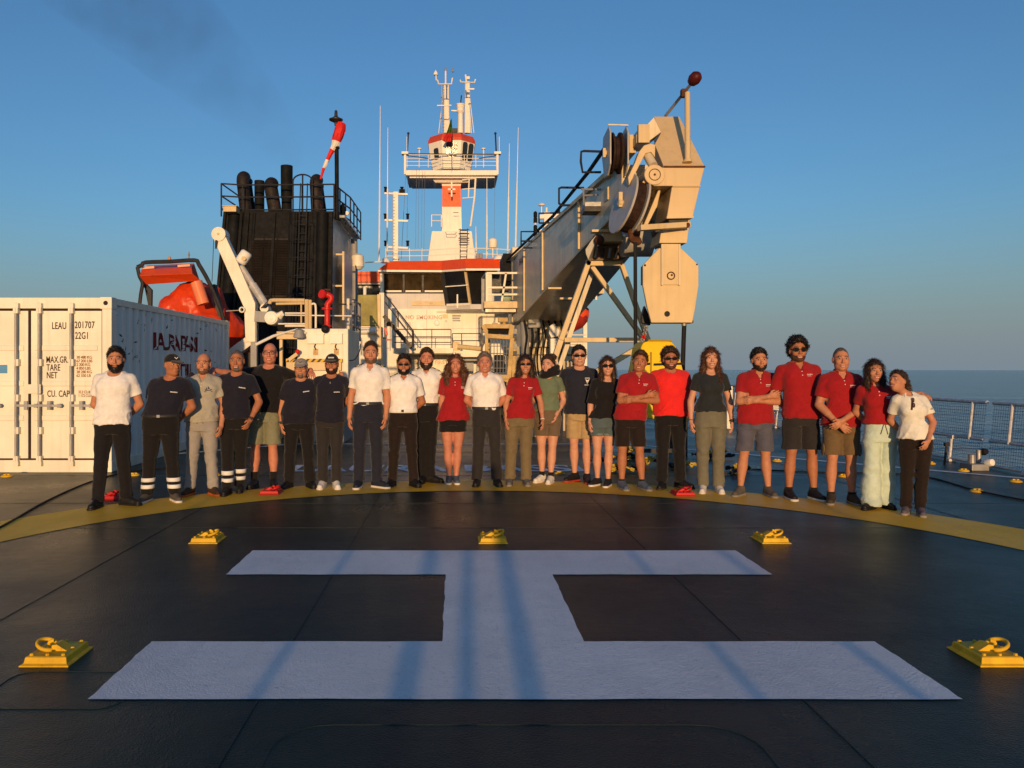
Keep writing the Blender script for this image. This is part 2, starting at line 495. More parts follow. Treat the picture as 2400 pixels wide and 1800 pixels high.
# black cables on deck
def cable(label, pts, r=0.011):
    q = MB(); q.tube(pts, r, 6)
    return tag(q.build('cable', RUBBER, smooth=True), label, 'cable')
def G(px, py): 
    Y = EYE * F / (py - CY); return Vector(((px - CX) / F * Y, Y, 0.012))
def spline(P, n=6):
    out = []
    for i in range(len(P) - 1):
        p0 = P[max(i - 1, 0)]; p1 = P[i]; p2 = P[i + 1]; p3 = P[min(i + 2, len(P) - 1)]
        for k in range(n):
            t = k / n
            out.append(0.5 * ((2 * p1) + (p2 - p0) * t + (2 * p0 - 5 * p1 + 4 * p2 - p3) * t * t + (3 * p1 - p0 - 3 * p2 + p3) * t ** 3))
    return out + [P[-1]]
cable('black cable running across the deck past the feet of the man in the white t-shirt', spline([G(-60, 1268), G(20, 1228), G(110, 1176), G(210, 1132), G(300, 1108), G(420, 1096)]))
cable('black cable trailing over the blue-green deck toward the railing', spline([G(1700, 1098), G(1900, 1108), G(2140, 1115), G(2290, 1152), G(2420, 1178)]))
# ---------------------------------------------------------------- implicit surfaces -> one continuous skin
_rng = np.random.RandomState(7)
_LAT = _rng.rand(32, 32, 32).astype(np.float32)
def vnoise(x, y, z, s=1.0):
    """smooth lattice noise, about -1..1; s = cells per metre"""
    x = x * s; y = y * s; z = z * s
    xi = np.floor(x).astype(int); yi = np.floor(y).astype(int); zi = np.floor(z).astype(int)
    fx = x - xi; fy = y - yi; fz = z - zi
    fx = fx * fx * (3 - 2 * fx); fy = fy * fy * (3 - 2 * fy); fz = fz * fz * (3 - 2 * fz)
    g = lambda a, b, c: _LAT[(xi + a) & 31, (yi + b) & 31, (zi + c) & 31]
    v = ((g(0, 0, 0) * (1 - fx) + g(1, 0, 0) * fx) * (1 - fy) + (g(0, 1, 0) * (1 - fx) + g(1, 1, 0) * fx) * fy) * (1 - fz) + \
        ((g(0, 0, 1) * (1 - fx) + g(1, 0, 1) * fx) * (1 - fy) + (g(0, 1, 1) * (1 - fx) + g(1, 1, 1) * fx) * fy) * fz
    return v * 2 - 1

class Sdf:
    """list of primitives; each is (function, low corner, high corner, blend radius, mode)"""
    def __init__(s): s.p = []
    def put(s, fn, lo, hi, k=.02, mode='+'):
        s.p.append((fn, np.array(lo, float), np.array(hi, float), k, mode)); return s
    def cap(s, a, b, ra, rb=None, k=.02, mode='+', flat=None):
        """tapered capsule; flat=(unit vector, factor) squeezes its section along that direction"""
        a = np.array(a, float); b = np.array(b, float); rb = ra if rb is None else rb
        d = b - a; L2 = float(d @ d) + 1e-12
        if flat is not None: fv = np.array(flat[0], float); ff = flat[1]
        def fn(x, y, z):
            px = x - a[0]; py = y - a[1]; pz = z - a[2]
            t = np.clip((px * d[0] + py * d[1] + pz * d[2]) / L2, 0, 1)
            px = px - d[0] * t; py = py - d[1] * t; pz = pz - d[2] * t
            if flat is not None:
                q = px * fv[0] + py * fv[1] + pz * fv[2]; e = q / ff - q
                px = px + fv[0] * e; py = py + fv[1] * e; pz = pz + fv[2] * e
            return (np.sqrt(px * px + py * py + pz * pz) - (ra + (rb - ra) * t)) * (1 if flat is None else min(1, max(ff, .45)))
        m = max(ra, rb)
        return s.put(fn, np.minimum(a, b) - m, np.maximum(a, b) + m, k, mode)
    def ell(s, c, r, rot=None, k=.02, mode='+'):
        """ellipsoid with axes r, turned by the 3x3 matrix rot"""
        c = np.array(c, float); r = np.array(r, float); M = None if rot is None else np.array(rot, float).T
        def fn(x, y, z):
            px = x - c[0]; py = y - c[1]; pz = z - c[2]
            if M is not None:
                px, py, pz = M[0, 0] * px + M[0, 1] * py + M[0, 2] * pz, M[1, 0] * px + M[1, 1] * py + M[1, 2] * pz, M[2, 0] * px + M[2, 1] * py + M[2, 2] * pz
            k0 = np.sqrt((px / r[0]) ** 2 + (py / r[1]) ** 2 + (pz / r[2]) ** 2)
            k1 = np.sqrt((px / r[0] ** 2) ** 2 + (py / r[1] ** 2) ** 2 + (pz / r[2] ** 2) ** 2) + 1e-9
            return k0 * (k0 - 1) / k1
        m = r.max() if rot is not None else r
        return s.put(fn, c - m, c + m, k, mode)
    def loft(s, st, k=.02, mode='+', pw=2.0, cap=None):
        """stack of level ellipses: rows (z, cx, cy, rx, ry)"""
        st = np.array(sorted(st), float)
        zz = st[:, 0]
        def fn(x, y, z):
            zc = np.clip(z, zz[0], zz[-1])
            cx, cy, rx, ry = (np.interp(zc, zz, st[:, i]) for i in (1, 2, 3, 4))
            ax = np.abs((x - cx) / rx); ay = np.abs((y - cy) / ry)
            q = (ax ** pw + ay ** pw) ** (1 / pw)
            d = (q - 1) * np.minimum(rx, ry)
            dz = np.maximum(zz[0] - z, z - zz[-1])
            return np.where(dz > 0, np.where(d > 0, np.sqrt(d * d + dz * dz), dz), np.maximum(d, dz))
        lo = [min(st[:, 1] - st[:, 3]), min(st[:, 2] - st[:, 4]), zz[0]]; hi = [max(st[:, 1] + st[:, 3]), max(st[:, 2] + st[:, 4]), zz[-1]]
        return s.put(fn, lo, hi, k, mode)
    def mesh(s, h, post=None, pad=.02):
        add = [p for p in s.p if p[4] == '+']
        lo = np.min([p[1] for p in add], 0) - pad - 2 * h; hi = np.max([p[2] for p in add], 0) + pad + 2 * h
        n = np.ceil((hi - lo) / h).astype(int) + 1
        f = np.full(n, .12, np.float32)
        ax = [lo[i] + h * np.arange(n[i]) for i in range(3)]
        for fn, a, b, k, mode in s.p:
            m = max(k, .0) + pad + 3 * h
            i0 = np.clip(np.floor((a - m - lo) / h).astype(int), 0, n); i1 = np.clip(np.ceil((b + m - lo) / h).astype(int) + 1, 0, n)
            if np.any(i1 <= i0): continue
            sl = tuple(slice(i0[i], i1[i]) for i in range(3))
            X, Y, Z = np.meshgrid(*(ax[i][sl[i]] for i in range(3)), indexing='ij')
            d = fn(X, Y, Z).astype(np.float32)
            g = f[sl]
            if mode == '-': d = -d
            if mode == '+':
                hh = np.maximum(k - np.abs(g - d), 0) / max(k, 1e-6); f[sl] = np.minimum(g, d) - hh * hh * k * .25
            else:
                hh = np.maximum(k - np.abs(g - d), 0) / max(k, 1e-6); f[sl] = np.maximum(g, d) + hh * hh * k * .25
        if post is not None:
            X, Y, Z = np.meshgrid(*ax, indexing='ij')
            f = post(f, X, Y, Z).astype(np.float32)
        f[0] = f[-1] = .1; f[:, 0] = f[:, -1] = .1; f[:, :, 0] = f[:, :, -1] = .1
        return surface_nets(f, lo, h)

def surface_nets(f, lo, h):
    ins = f < 0
    c = np.zeros(np.array(f.shape) - 1, np.uint8)
    for a in (0, 1):
        for b in (0, 1):
            for d in (0, 1):
                c += ins[a:f.shape[0] - 1 + a, b:f.shape[1] - 1 + b, d:f.shape[2] - 1 + d]
    act = (c > 0) & (c < 8)
    idx = np.full(act.shape, -1, np.int64)
    ci = np.argwhere(act); idx[act] = np.arange(len(ci))
    P = np.zeros((len(ci), 3)); N = np.zeros(len(ci))
    offs = [(a, b, d) for a in (0, 1) for b in (0, 1) for d in (0, 1)]
    val = {o: f[ci[:, 0] + o[0], ci[:, 1] + o[1], ci[:, 2] + o[2]].astype(float) for o in offs}
    for o in offs:
        for axis in range(3):
            if o[axis]: continue
            q = list(o); q[axis] = 1; q = tuple(q)
            va, vb = val[o], val[q]; m = (va < 0) != (vb < 0)
            t = np.where(m, va / np.where(m, va - vb, 1), 0)
            for j in range(3):
                P[:, j] += np.where(m, o[j] + (t if j == axis else 0), 0)
            N += m
    P = lo + h * (ci + P / np.maximum(N, 1)[:, None])
    F = []
    for axis in range(3):
        s0 = [slice(1, -1)] * 3; s0[axis] = slice(0, -1); s1 = [slice(1, -1)] * 3; s1[axis] = slice(1, None)
        A = ins[tuple(s0)]; B = ins[tuple(s1)]
        e = np.argwhere(A != B)
        if not len(e): continue
        flip = A[e[:, 0], e[:, 1], e[:, 2]]
        g = e.copy()
        for j in range(3):
            if j != axis: g[:, j] += 1
        u, v = [(1, 2), (2, 0), (0, 1)][axis]
        def cell(du, dv):
            q = g.copy(); q[:, u] -= du; q[:, v] -= dv; return idx[q[:, 0], q[:, 1], q[:, 2]]
        quad = np.stack([cell(1, 1), cell(0, 1), cell(0, 0), cell(1, 0)], 1)
        quad[~flip] = quad[~flip][:, ::-1]
        F.append(quad)
    F = np.concatenate(F)
    return P, F[(F >= 0).all(1)]

def np_mesh(name, P, Fq, m, parent=None, smooth_it=0, label=None):
    """mesh object from arrays already in the parent's own space"""
    if smooth_it:
        e = np.concatenate([Fq[:, [0, 1]], Fq[:, [1, 2]], Fq[:, [2, 3]], Fq[:, [3, 0]]])
        for _ in range(smooth_it):
            S = np.zeros_like(P); c = np.zeros(len(P))
            for j in range(3):
                S[:, j] = np.bincount(e[:, 0], P[e[:, 1], j], len(P)) + np.bincount(e[:, 1], P[e[:, 0], j], len(P))
            c = np.bincount(e[:, 0], minlength=len(P)) + np.bincount(e[:, 1], minlength=len(P))
            P = P * .5 + .5 * S / np.maximum(c, 1)[:, None]
    me = bpy.data.meshes.new(name)
    me.vertices.add(len(P)); me.vertices.foreach_set('co', P.astype(np.float32).ravel())
    me.loops.add(Fq.size); me.loops.foreach_set('vertex_index', Fq.astype(np.int32).ravel())
    me.polygons.add(len(Fq)); me.polygons.foreach_set('loop_start', np.arange(0, Fq.size, 4, dtype=np.int32))
    me.polygons.foreach_set('use_smooth', np.ones(len(Fq), bool))
    me.update(calc_edges=True); me.validate()
    if m: me.materials.append(m)
    o = bpy.data.objects.new(name, me)
    col.objects.link(o)
    if parent: o.parent = parent
    if label: o['label'] = label
    return o
# ================================================================ container
CNT = thing('shipping_container', 'white shipping container with bar-locked doors, painted with a village name on its long side', 'container', (-6.30, 14.68, 0))
X0, X1, Y0, Y1, Z0, Z1 = -7.52, -5.08, 11.65, 17.71, 0.0, 2.59
CW = mat('container_white_paint', (0.82, 0.77, 0.63), 0.42, var=0.10, streak=0.25, rust=0.30, nscale=1.5)
CSIDE = mat('container_side_paint', (0.80, 0.79, 0.74), 0.38, var=0.08, streak=0.25, rust=0.12, nscale=1.5)
GASK = mat('door_gasket', (0.035, 0.018, 0.010), 0.7)
mb = MB()                                   # frame
for x in (X0, X1):
    for y in (Y0, Y1):
        mb.box((x + (0.07 if x == X0 else -0.07), y + (0.07 if y == Y0 else -0.07), 1.295), (.14, .14, 2.23))
for y in (Y0 + .06, Y1 - .06):
    mb.box(((X0 + X1) / 2, y, 2.50), (2.16, .12, .16)); mb.box(((X0 + X1) / 2, y, .09), (2.16, .12, .18))
for x in (X0 + .05, X1 - .05):
    mb.box((x, (Y0 + Y1) / 2, 2.53), (.09, 5.78, .10)); mb.box((x, (Y0 + Y1) / 2, .08), (.09, 5.78, .16))
mb.build('frame', CW, CNT, bevel=.006)
for x in (X0, X1):
    for y in (Y0, Y1):
        for z in (0.09, 2.50):
            q = MB(); q.box((x + (0.085 if x == X0 else -0.085), y + (0.085 if y == Y0 else -0.085), z), (.176, .176, .178))
            cc = q.build('corner_casting', CW, CNT, bevel=.01)
            if x == X1 and y == Y0:
                q = MB(); q.lathe([(.034, 0), (.034, .004)], (x - .085, y - .003, z), (0, -1, 0), 16); q.build('lock_hole', RUBBER, cc)
def corrugated(xs, a, b, z0, z1, depth, m, name, axis):
    """trapezoid corrugation between a and b"""
    pr = []; p = a; pitch = 0.275; i = 0
    seq = [(0.0, 0), (.075, 0), (.135, 1), (.21, 1), (.27, 0)]
    while p < b - 0.01:
        for d, k in seq[:-1]:
            if p + d < b: pr.append((p + d, k))
        p += pitch
    pr.append((b, 0))
    mb = MB(); vs = []; fs = []
    for t, k in pr:
        o = xs + (depth * k)
        for z in (z0, z1):
            vs.append((o, t, z) if axis == 'y' else (t, o, z))
    for i in range(len(pr) - 1): fs.append((2 * i, 2 * i + 2, 2 * i + 3, 2 * i + 1))
    mb.add(vs, fs)
    return mb.build(name, m, CNT)
corrugated(X1 - .012, Y0 + .14, Y1 - .14, .16, 2.48, -0.034, CSIDE, 'side_wall', 'y')
corrugated(X0 + .012, Y0 + .14, Y1 - .14, .16, 2.48, 0.034, CSIDE, 'side_wall', 'y')
mb = MB(); mb.span((X0 + .1, Y0 + .1, 2.52), (X1 - .1, Y1 - .1, 2.56)); mb.span((X0 + .14, Y1 - .1, .18), (X1 - .14, Y1 - .06, 2.42)); mb.span((X0 + .1, Y0 + .1, .10), (X1 - .1, Y1 - .1, .14))
mb.build('roof', CW, CNT)
mb = MB(); mb.span((X0 + .14, Y0 + .05, .18), (X1 - .14, Y0 + .09, 2.42)); mb.build('door_seal', GASK, CNT)
xm = (X0 + X1) / 2
def door(xa, xb, n):
    q = MB(); q.span((xa, Y0 + .02, .205), (xb, Y0 + .05, 2.385))
    for z in (.80, 1.31, 1.835):             # pressed horizontal ribs
        q.prism([(xa + .06, Y0 + .021, z - .045), (xa + .06, Y0 + .008, z - .03), (xa + .06, Y0 + .008, z + .03), (xa + .06, Y0 + .021, z + .045)], (xb - xa - .12, 0, 0))
    d = q.build('door', CW, CNT, bevel=.004)
    for x in n:
        q = MB(); q.cyl((x, Y0 - .035, .10), (x, Y0 - .035, 2.50), .021, n=10)
        lb = q.build('lock_rod', STEEL, d, smooth=True)
        for z in (.13, 2.46):
            q = MB(); q.box((x, Y0 - .035, z), (.085, .05, .07)); q.box((x + .0, Y0 - .02, z + (.07 if z < 1 else -.07)), (.07, .07, .09)); q.build('bracket', CW, d)
        for z in (.62, 1.10, 1.62):
            q = MB(); q.box((x + .005, Y0 - .018, z), (.075, .07, .10)); q.build('bracket', CW, d)
        q = MB(); sgn = -1 if x < xm - .4 or (xm < x < xm + .3) else 1
        q.bar((x, Y0 - .06, .99), (x + .34, Y0 - .055, .985), .014, .034); q.cyl((x + .16, Y0 - .02, .99), (x + .16, Y0 - .075, .99), .035, n=10); q.box((x + .16, Y0 - .05, .99), (.05, .05, .13)); q.box((x + .30, Y0 - .04, .985), (.05, .05, .06))
        q.build('handle', STEEL, d)
    return d
door(X0 + .155, xm - .022, [X0 + .50, xm - .17])
dr = door(xm + .022, X1 - .155, [xm + .17, xm + .61 + .03])
INK = mat('black_stencil_paint', (0.035, 0.02, 0.012), 0.6)
INKR = mat('rust_bled_stencil_paint', (0.30, 0.11, 0.02), 0.7, var=0.6, nscale=30)
def ctext(s, px, py, hpx, m=INK, cond=0.62, sp=1.05, lab=None):
    p = W(px, py, Y0)
    size = hpx / F * Y0 / 0.70
    return text_mesh(s, size, m, 'lettering', dr, (p.x, Y0 + .0185, p.z), (1, 0, 0), (0, 0, 1), condense=cond, depth=.004, bold=.012, spacing=sp)
ctext('LEAU', 120, 771, 16); ctext('201707', 173.5, 769, 16, cond=.66); ctext('8', 241, 769, 16)
ctext('22G1', 174.5, 794, 16)
ctext('MAX.GR.', 106.5, 850, 15, cond=.6)
for s_, yy in (('TARE', 868.5), ('NET', 886.5)): ctext(s_, 107.5, yy, 15, cond=.62)
ctext('CU. CAP.', 109, 930, 15, cond=.62)
for i, s_ in enumerate(('30 480 KG', '67 200 LBS', '2 200 KG', '4 850 LBS', '28 280 KG', '62 350 LB')): ctext(s_, 177.5, 840.5 + 8.6 * i, 6.6, INKR, .98, .9)
for i, s_ in enumerate(('33.2 CU.M', '1 172 CU.F')): ctext(s_, 182, 922 + 8.5 * i, 6.6, INKR, .82, .9)
q = MB(); q.span((W(-20, 0, Y0).x, Y0 + .0165, W(0, 875, Y0).z), (W(15.5, 0, Y0).x, Y0 + .0185, W(0, 855, Y0).z))
q.build('blue_sticker', mat('blue_sticker', (.10, .30, .55), .4), CNT)
q = MB(); q.span((xm - .02 - .0, Y0 - .052, 1.165), (xm + .20, Y0 - .046, 1.30)); q.build('seal_plate', CW, CNT)
# painted lettering and plants on the long side: each mark follows the corrugation, so letters break at the ribs
TRED = mat('red_sign_paint', (.22, .015, .02), .6, var=.4)
LEAF = mat('green_leaf_paint', (.03, .10, .03), .6, var=.5)
def side_paint(poly, m, name='painted_mark', lab=None):
    """2-D shape given as triangles over (y, z); drawn on the outer rib faces and on the recessed ones"""
    vs = []; fs = []
    for tri in poly:
        b = len(vs)
        for y, z in tri:
            u = (y - (Y0 + .14)) % .275
            dpt = 0 if u < .075 else (u - .075) / .06 if u < .135 else 1 if u < .21 else max(0, 1 - (u - .21) / .06)
            vs.append((X1 - .012 - .034 * dpt + .003, y, z))
        fs.append(tuple(range(b, b + len(tri))))
    q = MB(); q.add(vs, fs)
    return q.build(name, m, CNT)
def side_text(s, y0, z0, size, m, cond):
    tmp = text_mesh(s, size, m, 'painted_lettering', None, (0, y0, z0), (0, 1, 0), (0, 0, 1), condense=cond, depth=0, bold=.03)
    import bmesh
    bm = bmesh.new(); bm.from_mesh(tmp.data)
    k = Y0 + .14
    while k < Y1:
        for d in (0, .075, .135, .21):
            bmesh.ops.bisect_plane(bm, geom=bm.verts[:] + bm.edges[:] + bm.faces[:], plane_co=(0, k + d, 0), plane_no=(0, 1, 0))
        k += .275
    dele = []
    o0 = wloc(CNT)
    for f in bm.faces:                       # paint has flaked off the sloping faces that catch the weather
        c = f.calc_center_median(); u = (c.y - (Y0 + .14)) % .275
        if .245 < u < .255: dele.append(f)
    bmesh.ops.delete(bm, geom=dele, context='FACES')
    for v in bm.verts:
        u = (v.co.y - (Y0 + .14)) % .275
        dpt = 0 if u < .075 else (u - .075) / .06 if u < .135 else 1 if u < .21 else max(0, 1 - (u - .21) / .06)
        v.co = (X1 - .012 - .034 * dpt + .004 - o0.x, v.co.y - o0.y, v.co.z - o0.z)
    bm.to_mesh(tmp.data); bm.free()
    tmp.parent = CNT
side_text('LAURA BASSI', 13.35, 1.86, .40, TRED, .98)
side_text('RE THE', 14.15, 1.40, .30, TRED, 1.15)
random.seed(11)
tri = []; tri2 = []
for k in range(70):
    y = Y0 + random.choice([random.uniform(.3, 1.4), random.uniform(.3, 2.6), random.uniform(3.5, 5.6)]); z = random.uniform(.9, 2.4)
    a = random.uniform(0, 6.28); L = random.uniform(.03, .075)
    tr = [(y, z), (y + L * math.cos(a) - L * .3 * math.sin(a), z + L * math.sin(a) + L * .3 * math.cos(a)), (y + 1.6 * L * math.cos(a), z + 1.6 * L * math.sin(a)), (y + L * math.cos(a) + L * .3 * math.sin(a), z + L * math.sin(a) - L * .3 * math.cos(a))]
    (tri if k % 5 else tri2).append(tr)
side_paint(tri, LEAF, 'leaf_pattern'); side_paint(tri2, TRED, 'painted_flower')

# ================================================================ railing with safety nets
NET = mat('grey_net_wire', (.24, .25, .26), .6)
RAILM = mat('galvanised_rail', (.66, .65, .63), .5, .0, var=.25, nscale=14, rust=.15)
def net_frame(y0, y1, label, X=8.2, lean=.10, s=1):
    t = thing('net_railing', label, 'railing', (s * X, (y0 + y1) / 2, 0), 'net railings along the deck edge')
    def P(y, z): return Vector((s * (X + lean * z), y, z))
    q = MB()
    for z, r in ((1.0, .030), (.42, .026), (.045, .022)):
        q.tube([P(y0 + .02, z), P(y1 - .02, z)], r, 8)
    q.build('rail', RAILM, t, smooth=True)
    for y in (y0 + .35, (y0 + y1) / 2 + .3, y1 - .45):
        q = MB(); q.tube([P(y, .40), P(y, 1.0)], .034, 10); q.build('post', RAILM, t, smooth=True)
    for y in (y0 + .8, y1 - .9):
        q = MB(); q.tube([P(y, .0), P(y, .42)], .03, 8); q.box(P(y, .40), (.09, .14, .06)); q.box(P(y, .02), (.12, .14, .04)); q.build('stanchion', RAILM, t)
    q = MB(); n = int((y1 - y0) / .05)
    for i in range(1, n):
        y = y0 + (y1 - y0) * i / n; q.tube([P(y, .05), P(y, .99)], .0028, 3)
    for k in range(1, 19):
        q.tube([P(y0 + .02, .05 + .05 * k), P(y1 - .02, .05 + .05 * k)], .0028, 3)
    q.build('net', NET, t)
    return t
yy = 5.2
nf = ['nearest the camera at the picture edge', 'with the deck lights at its foot', 'behind the woman in the white polo', 'behind the woman in mint trousers', 'behind the tall man in sunglasses', 'farthest along the deck']
for i, d in enumerate(nf):
    net_frame(yy, yy + 3.45, 'grey safety net panel between tubular rails, ' + d); yy += 3.55
# deck-edge light and fittings at the foot of the railing
FL = thing('deck_edge_light', 'small metal floodlight cluster at the foot of the net railing', 'light', (7.85, 11.95, 0))
q = MB(); q.box((7.85, 11.95, .05), (.26, .30, .10)); q.cyl((7.78, 11.9, .1), (7.78, 11.9, .24), .05, n=12); q.cyl((7.95, 12.0, .1), (7.95, 12.0, .30), .035, n=10); q.build('base', STEEL, FL, bevel=.01)
q = MB(); q.lathe([(.055, -.06), (.06, .0), (.05, .035), (.02, .05)], (7.98, 11.78, .13), (.3, -1, .2), 16); q.build('lamp_head', WHITE2, FL, smooth=True)
q = MB(); q.lathe([(.05, -.05), (.055, .0), (.045, .04)], (8.02, 11.98, .27), (.2, -1, .2), 14); q.build('visor', RUBBER, FL, smooth=True)
q = MB(); q.bar((7.8, 12.6, 0), (7.84, 12.6, .30), .025); q.box((7.84, 12.6, .32), (.07, .05, .06))
tag(q.build('deck_lever', DARK), 'thin dark lever standing by the net railing', 'lever')

# deck-edge boxes and posts seen between the people on the railing side
def edge_box(px, py0, py1, wpx, Y, label):
    t = thing('vent_box', label, 'vent', W(px, py1, Y))
    a = W(px - wpx / 2, py1, Y); b = W(px + wpx / 2, py0, Y)
    q = MB(); q.span((a.x, Y, a.z), (b.x, Y + .35, b.z)); q.build('housing', WHITE, t, bevel=.02)
    q = MB(); q.span((a.x + .02, Y + .05, a.z - .45), (a.x + .08, Y + .11, a.z - .001)); q.build('leg', DARK, t)
    return t
for px, y0_, y1_, w_, Y_, lb in ((1711, 905, 1018, 14, 20, 'tall narrow cream vent box beyond the woman in the dark t-shirt'), (1817, 935, 968, 18, 22, 'small cream vent box at deck edge between two men in red polos'), (1814, 980, 1010, 12, 21, 'low cream box under the vent box at the deck edge')):
    edge_box(px, y0_, y1_, w_, Y_, lb)

# ================================================================ funnel
Yf = 27.0
FUN = thing('funnel', 'large soot-black ship funnel with exhaust pipes, louvres and a caged ladder', 'funnel', ((W(640, 0, Yf).x), Yf, 0))
GREYF = mat('funnel_side_grey', (.40, .39, .37), .35, var=.1, streak=.45, nscale=.8)
tl = W(529, 495, Yf); tr = W(781, 495, Yf); bl = W(486, 861, Yf); br = W(776, 861, Yf)
zt = tl.z; D = 5.0
q = MB()
a = [Vector((bl.x, Yf, 0)), Vector((br.x, Yf, 0)), Vector((tr.x, Yf, zt)), Vector((tl.x, Yf, zt))]
b = [p + Vector((0, D, 0)) for p in a]
q.add(a + b, [(0, 1, 2, 3), (7, 6, 5, 4), (3, 2, 6, 7), (0, 3, 7, 4)])
q.build('casing', BLACK, FUN)
q = MB(); e = Vector((.02, 0, 0))
q.add([a[1], b[1], b[2], a[2], a[1] - e, b[1] - e, b[2] - e, a[2] - e], [(0, 1, 2, 3), (7, 6, 5, 4), (0, 3, 7, 4), (1, 0, 4, 5), (2, 1, 5, 6), (3, 2, 6, 7)])
q.build('side_plate', GREYF, FUN)
def fpt(u, v, off=0.0):
    """point on the sloped front: u 0..1 across, v = height"""
    s = v / zt
    xl = bl.x + (tl.x - bl.x) * s; xr = br.x + (tr.x - br.x) * s
    return Vector((xl + (xr - xl) * u, Yf - off, v))
for u in (.0, .155, .215, .46, .615, .66, .80, .84, .985):
    q = MB(); q.bar(fpt(u, .2, .05), fpt(u, zt - .05, .05), .09, .10, up=(0, 1, 0)); q.build('rib', BLACK, FUN)
for u, pr_ in ((.085, .20), (.19, .10), (.27, .06), (.635, .16), (.82, .10), (.90, .22)):
    q = MB(); q.tube([fpt(u, .2, -.02), fpt(u, zt - .06, -.02)], pr_, 20); q.build('pipe', BLACK, FUN, smooth=True)
LOUV = mat('louvre_slats', (.014, .010, .008), .6, var=.3)
zl0, zl1 = EYE + (CY - 692) / F * Yf, EYE + (CY - 562) / F * Yf
for k in range(3):
    ua, ub = .262 + k * .118, .262 + k * .118 + .108
    q = MB()
    for i in range(34):
        z = zl0 + (zl1 - zl0) * i / 34
        p0 = fpt(ua, z, .06); p1 = fpt(ub, z, .06)
        q.add([p0, p1, p1 + Vector((0, .05, .05)), p0 + Vector((0, .05, .05)), p0 + Vector((0, 0, -.008)), p1 + Vector((0, 0, -.008))], [(0, 1, 2, 3), (4, 5, 1, 0)])
    q.prism([fpt(ua - .008, zl0 - .05, .012), fpt(ub + .008, zl0 - .05, .012), fpt(ub + .008, zl1 + .05, .012), fpt(ua - .008, zl1 + .05, .012)], (0, .01, 0))
    q.build('louvre', LOUV, FUN)
q = MB()                                     # ladder with cage
for u in (.70, .765): q.tube([fpt(u, .3, .22), fpt(u, zt + .9, .22)], .022, 6)
for i in range(22):
    z = .4 + i * .3
    q.tube([fpt(.70, z, .22), fpt(.765, z, .22)], .015, 5)
q.build('ladder', DARK, FUN)
q = MB()
for i in range(8):
    z = 2.2 + i * .6; c = fpt(.7325, z, .22)
    q.tube([c + Vector((.38 * math.cos(R(180 + 18 * k)), .62 * math.sin(R(180 + 18 * k)), 0)) for k in range(11)], .012, 5)
for k in range(1, 10, 2):
    dx = .38 * math.cos(R(180 + 18 * k)); dy = .62 * math.sin(R(180 + 18 * k))
    q.tube([fpt(.7325, 2.2, .22) + Vector((dx, dy, 0)), fpt(.7325, 6.4, .22) + Vector((dx, dy, 0))], .010, 4)
q.build('ladder_cage', DARK, FUN)
# exhaust pipes
def exhaust(pts, r, m=BLACK, top=None):
    q = MB(); q.tube(pts, r, 18); q.tube([pts[-1], pts[-1] + (pts[-1] - pts[-2]).normalized() * .02], [r * .82] * 2 if not isinstance(r, list) else [r[-1] * .82] * 2, 18)
    return q.build('exhaust_pipe', m, FUN, smooth=50)
SOOTRUST = mat('sooty_rusted_pipe', (.022, .017, .015), .6, var=.5, nscale=4, rust=.6, rustc=(.12, .03, .012))
def elbow(pxb, pyb, pxt, pyt, rp, Y, m, back=True):
    """pipe rising and leaning, its open end turned to the back"""
    a = W(pxb, pyb, Y); b = W(pxt, pyt + rp, Y)
    r = rp / F * Y
    d = (b - a)
    P = [a + d * t for t in (0, .3, .6, .85)]
    for k in range(1, 6):
        ang = R(18 * k); P.append(a + d * .85 + d.normalized() * (math.sin(ang) * r * 1.1) + Vector((0, (1 - math.cos(ang)) * r * 1.4, 0)))
    return exhaust(P, r, m)
elbow(577, 500, 568, 400, 14.5, Yf + .6, SOOTRUST); elbow(590, 500, 580, 412, 9, Yf + 1.6, BLACK)
elbow(645, 498, 634, 418, 15.5, Yf + .5, SOOTRUST)
elbow(744, 500, 740, 408, 14.5, Yf + .5, SOOTRUST); elbow(757, 500, 748, 425, 9, Yf + 1.4, BLACK)
Y = Yf + 1.2
q = MB(); q.cyl(W(608, 495, Y), W(608, 424, Y), 11.5 / F * Y, n=18); q.build('exhaust_pipe', BLACK, FUN, smooth=50)
Y = Yf + .9
q = MB(); q.lathe([(12 / F * Y, 0), (12 / F * Y, W(0, 466, Y).z - W(0, 497, Y).z), (13.5 / F * Y, W(0, 465, Y).z - W(0, 497, Y).z), (14 / F * Y, W(0, 389, Y).z - W(0, 497, Y).z), (11.5 / F * Y, W(0, 388.5, Y).z - W(0, 497, Y).z), (11 / F * Y, W(0, 395, Y).z - W(0, 497, Y).z)], W(672, 497, Y)); q.build('silencer', BLACK, FUN, smooth=40)
# top railing of the funnel, following the platform round the side
q = MB()
LB = W(527, 0, Yf - .2).x; RB = W(783, 0, Yf).x
def zy(py, Y): return EYE + (CY - py) / F * Y
zt1 = zt + .92; zt2 = zt + .5; zt0 = zt + .06
for z in (zt0, zt2, zt1):
    q.tube([(LB, Yf + 4.5, z), (LB - .15, Yf - .1, z), (tl.x + .55, Yf + .1, z), (RB - 1.1, Yf + .05, z), (RB, Yf, z)], .028, 6)
    q.tube([(RB, Yf, z), (RB + .28, Yf + 2.1, z), (RB + .32, Yf + 4.9, z)], .028, 6)
for x, y in ((LB - .15, Yf - .1), (tl.x + .55, Yf + .1), (RB - 1.1, Yf + .05), (RB, Yf), (RB + .10, Yf + .7), (RB + .2, Yf + 1.4), (RB + .28, Yf + 2.1), (RB + .29, Yf + 3), (RB + .30, Yf + 3.9), (RB + .32, Yf + 4.9), (LB, Yf + 2), (LB, Yf + 4.5)):
    q.tube([(x, y, zt - .2), (x, y, zt1)], .028, 6)
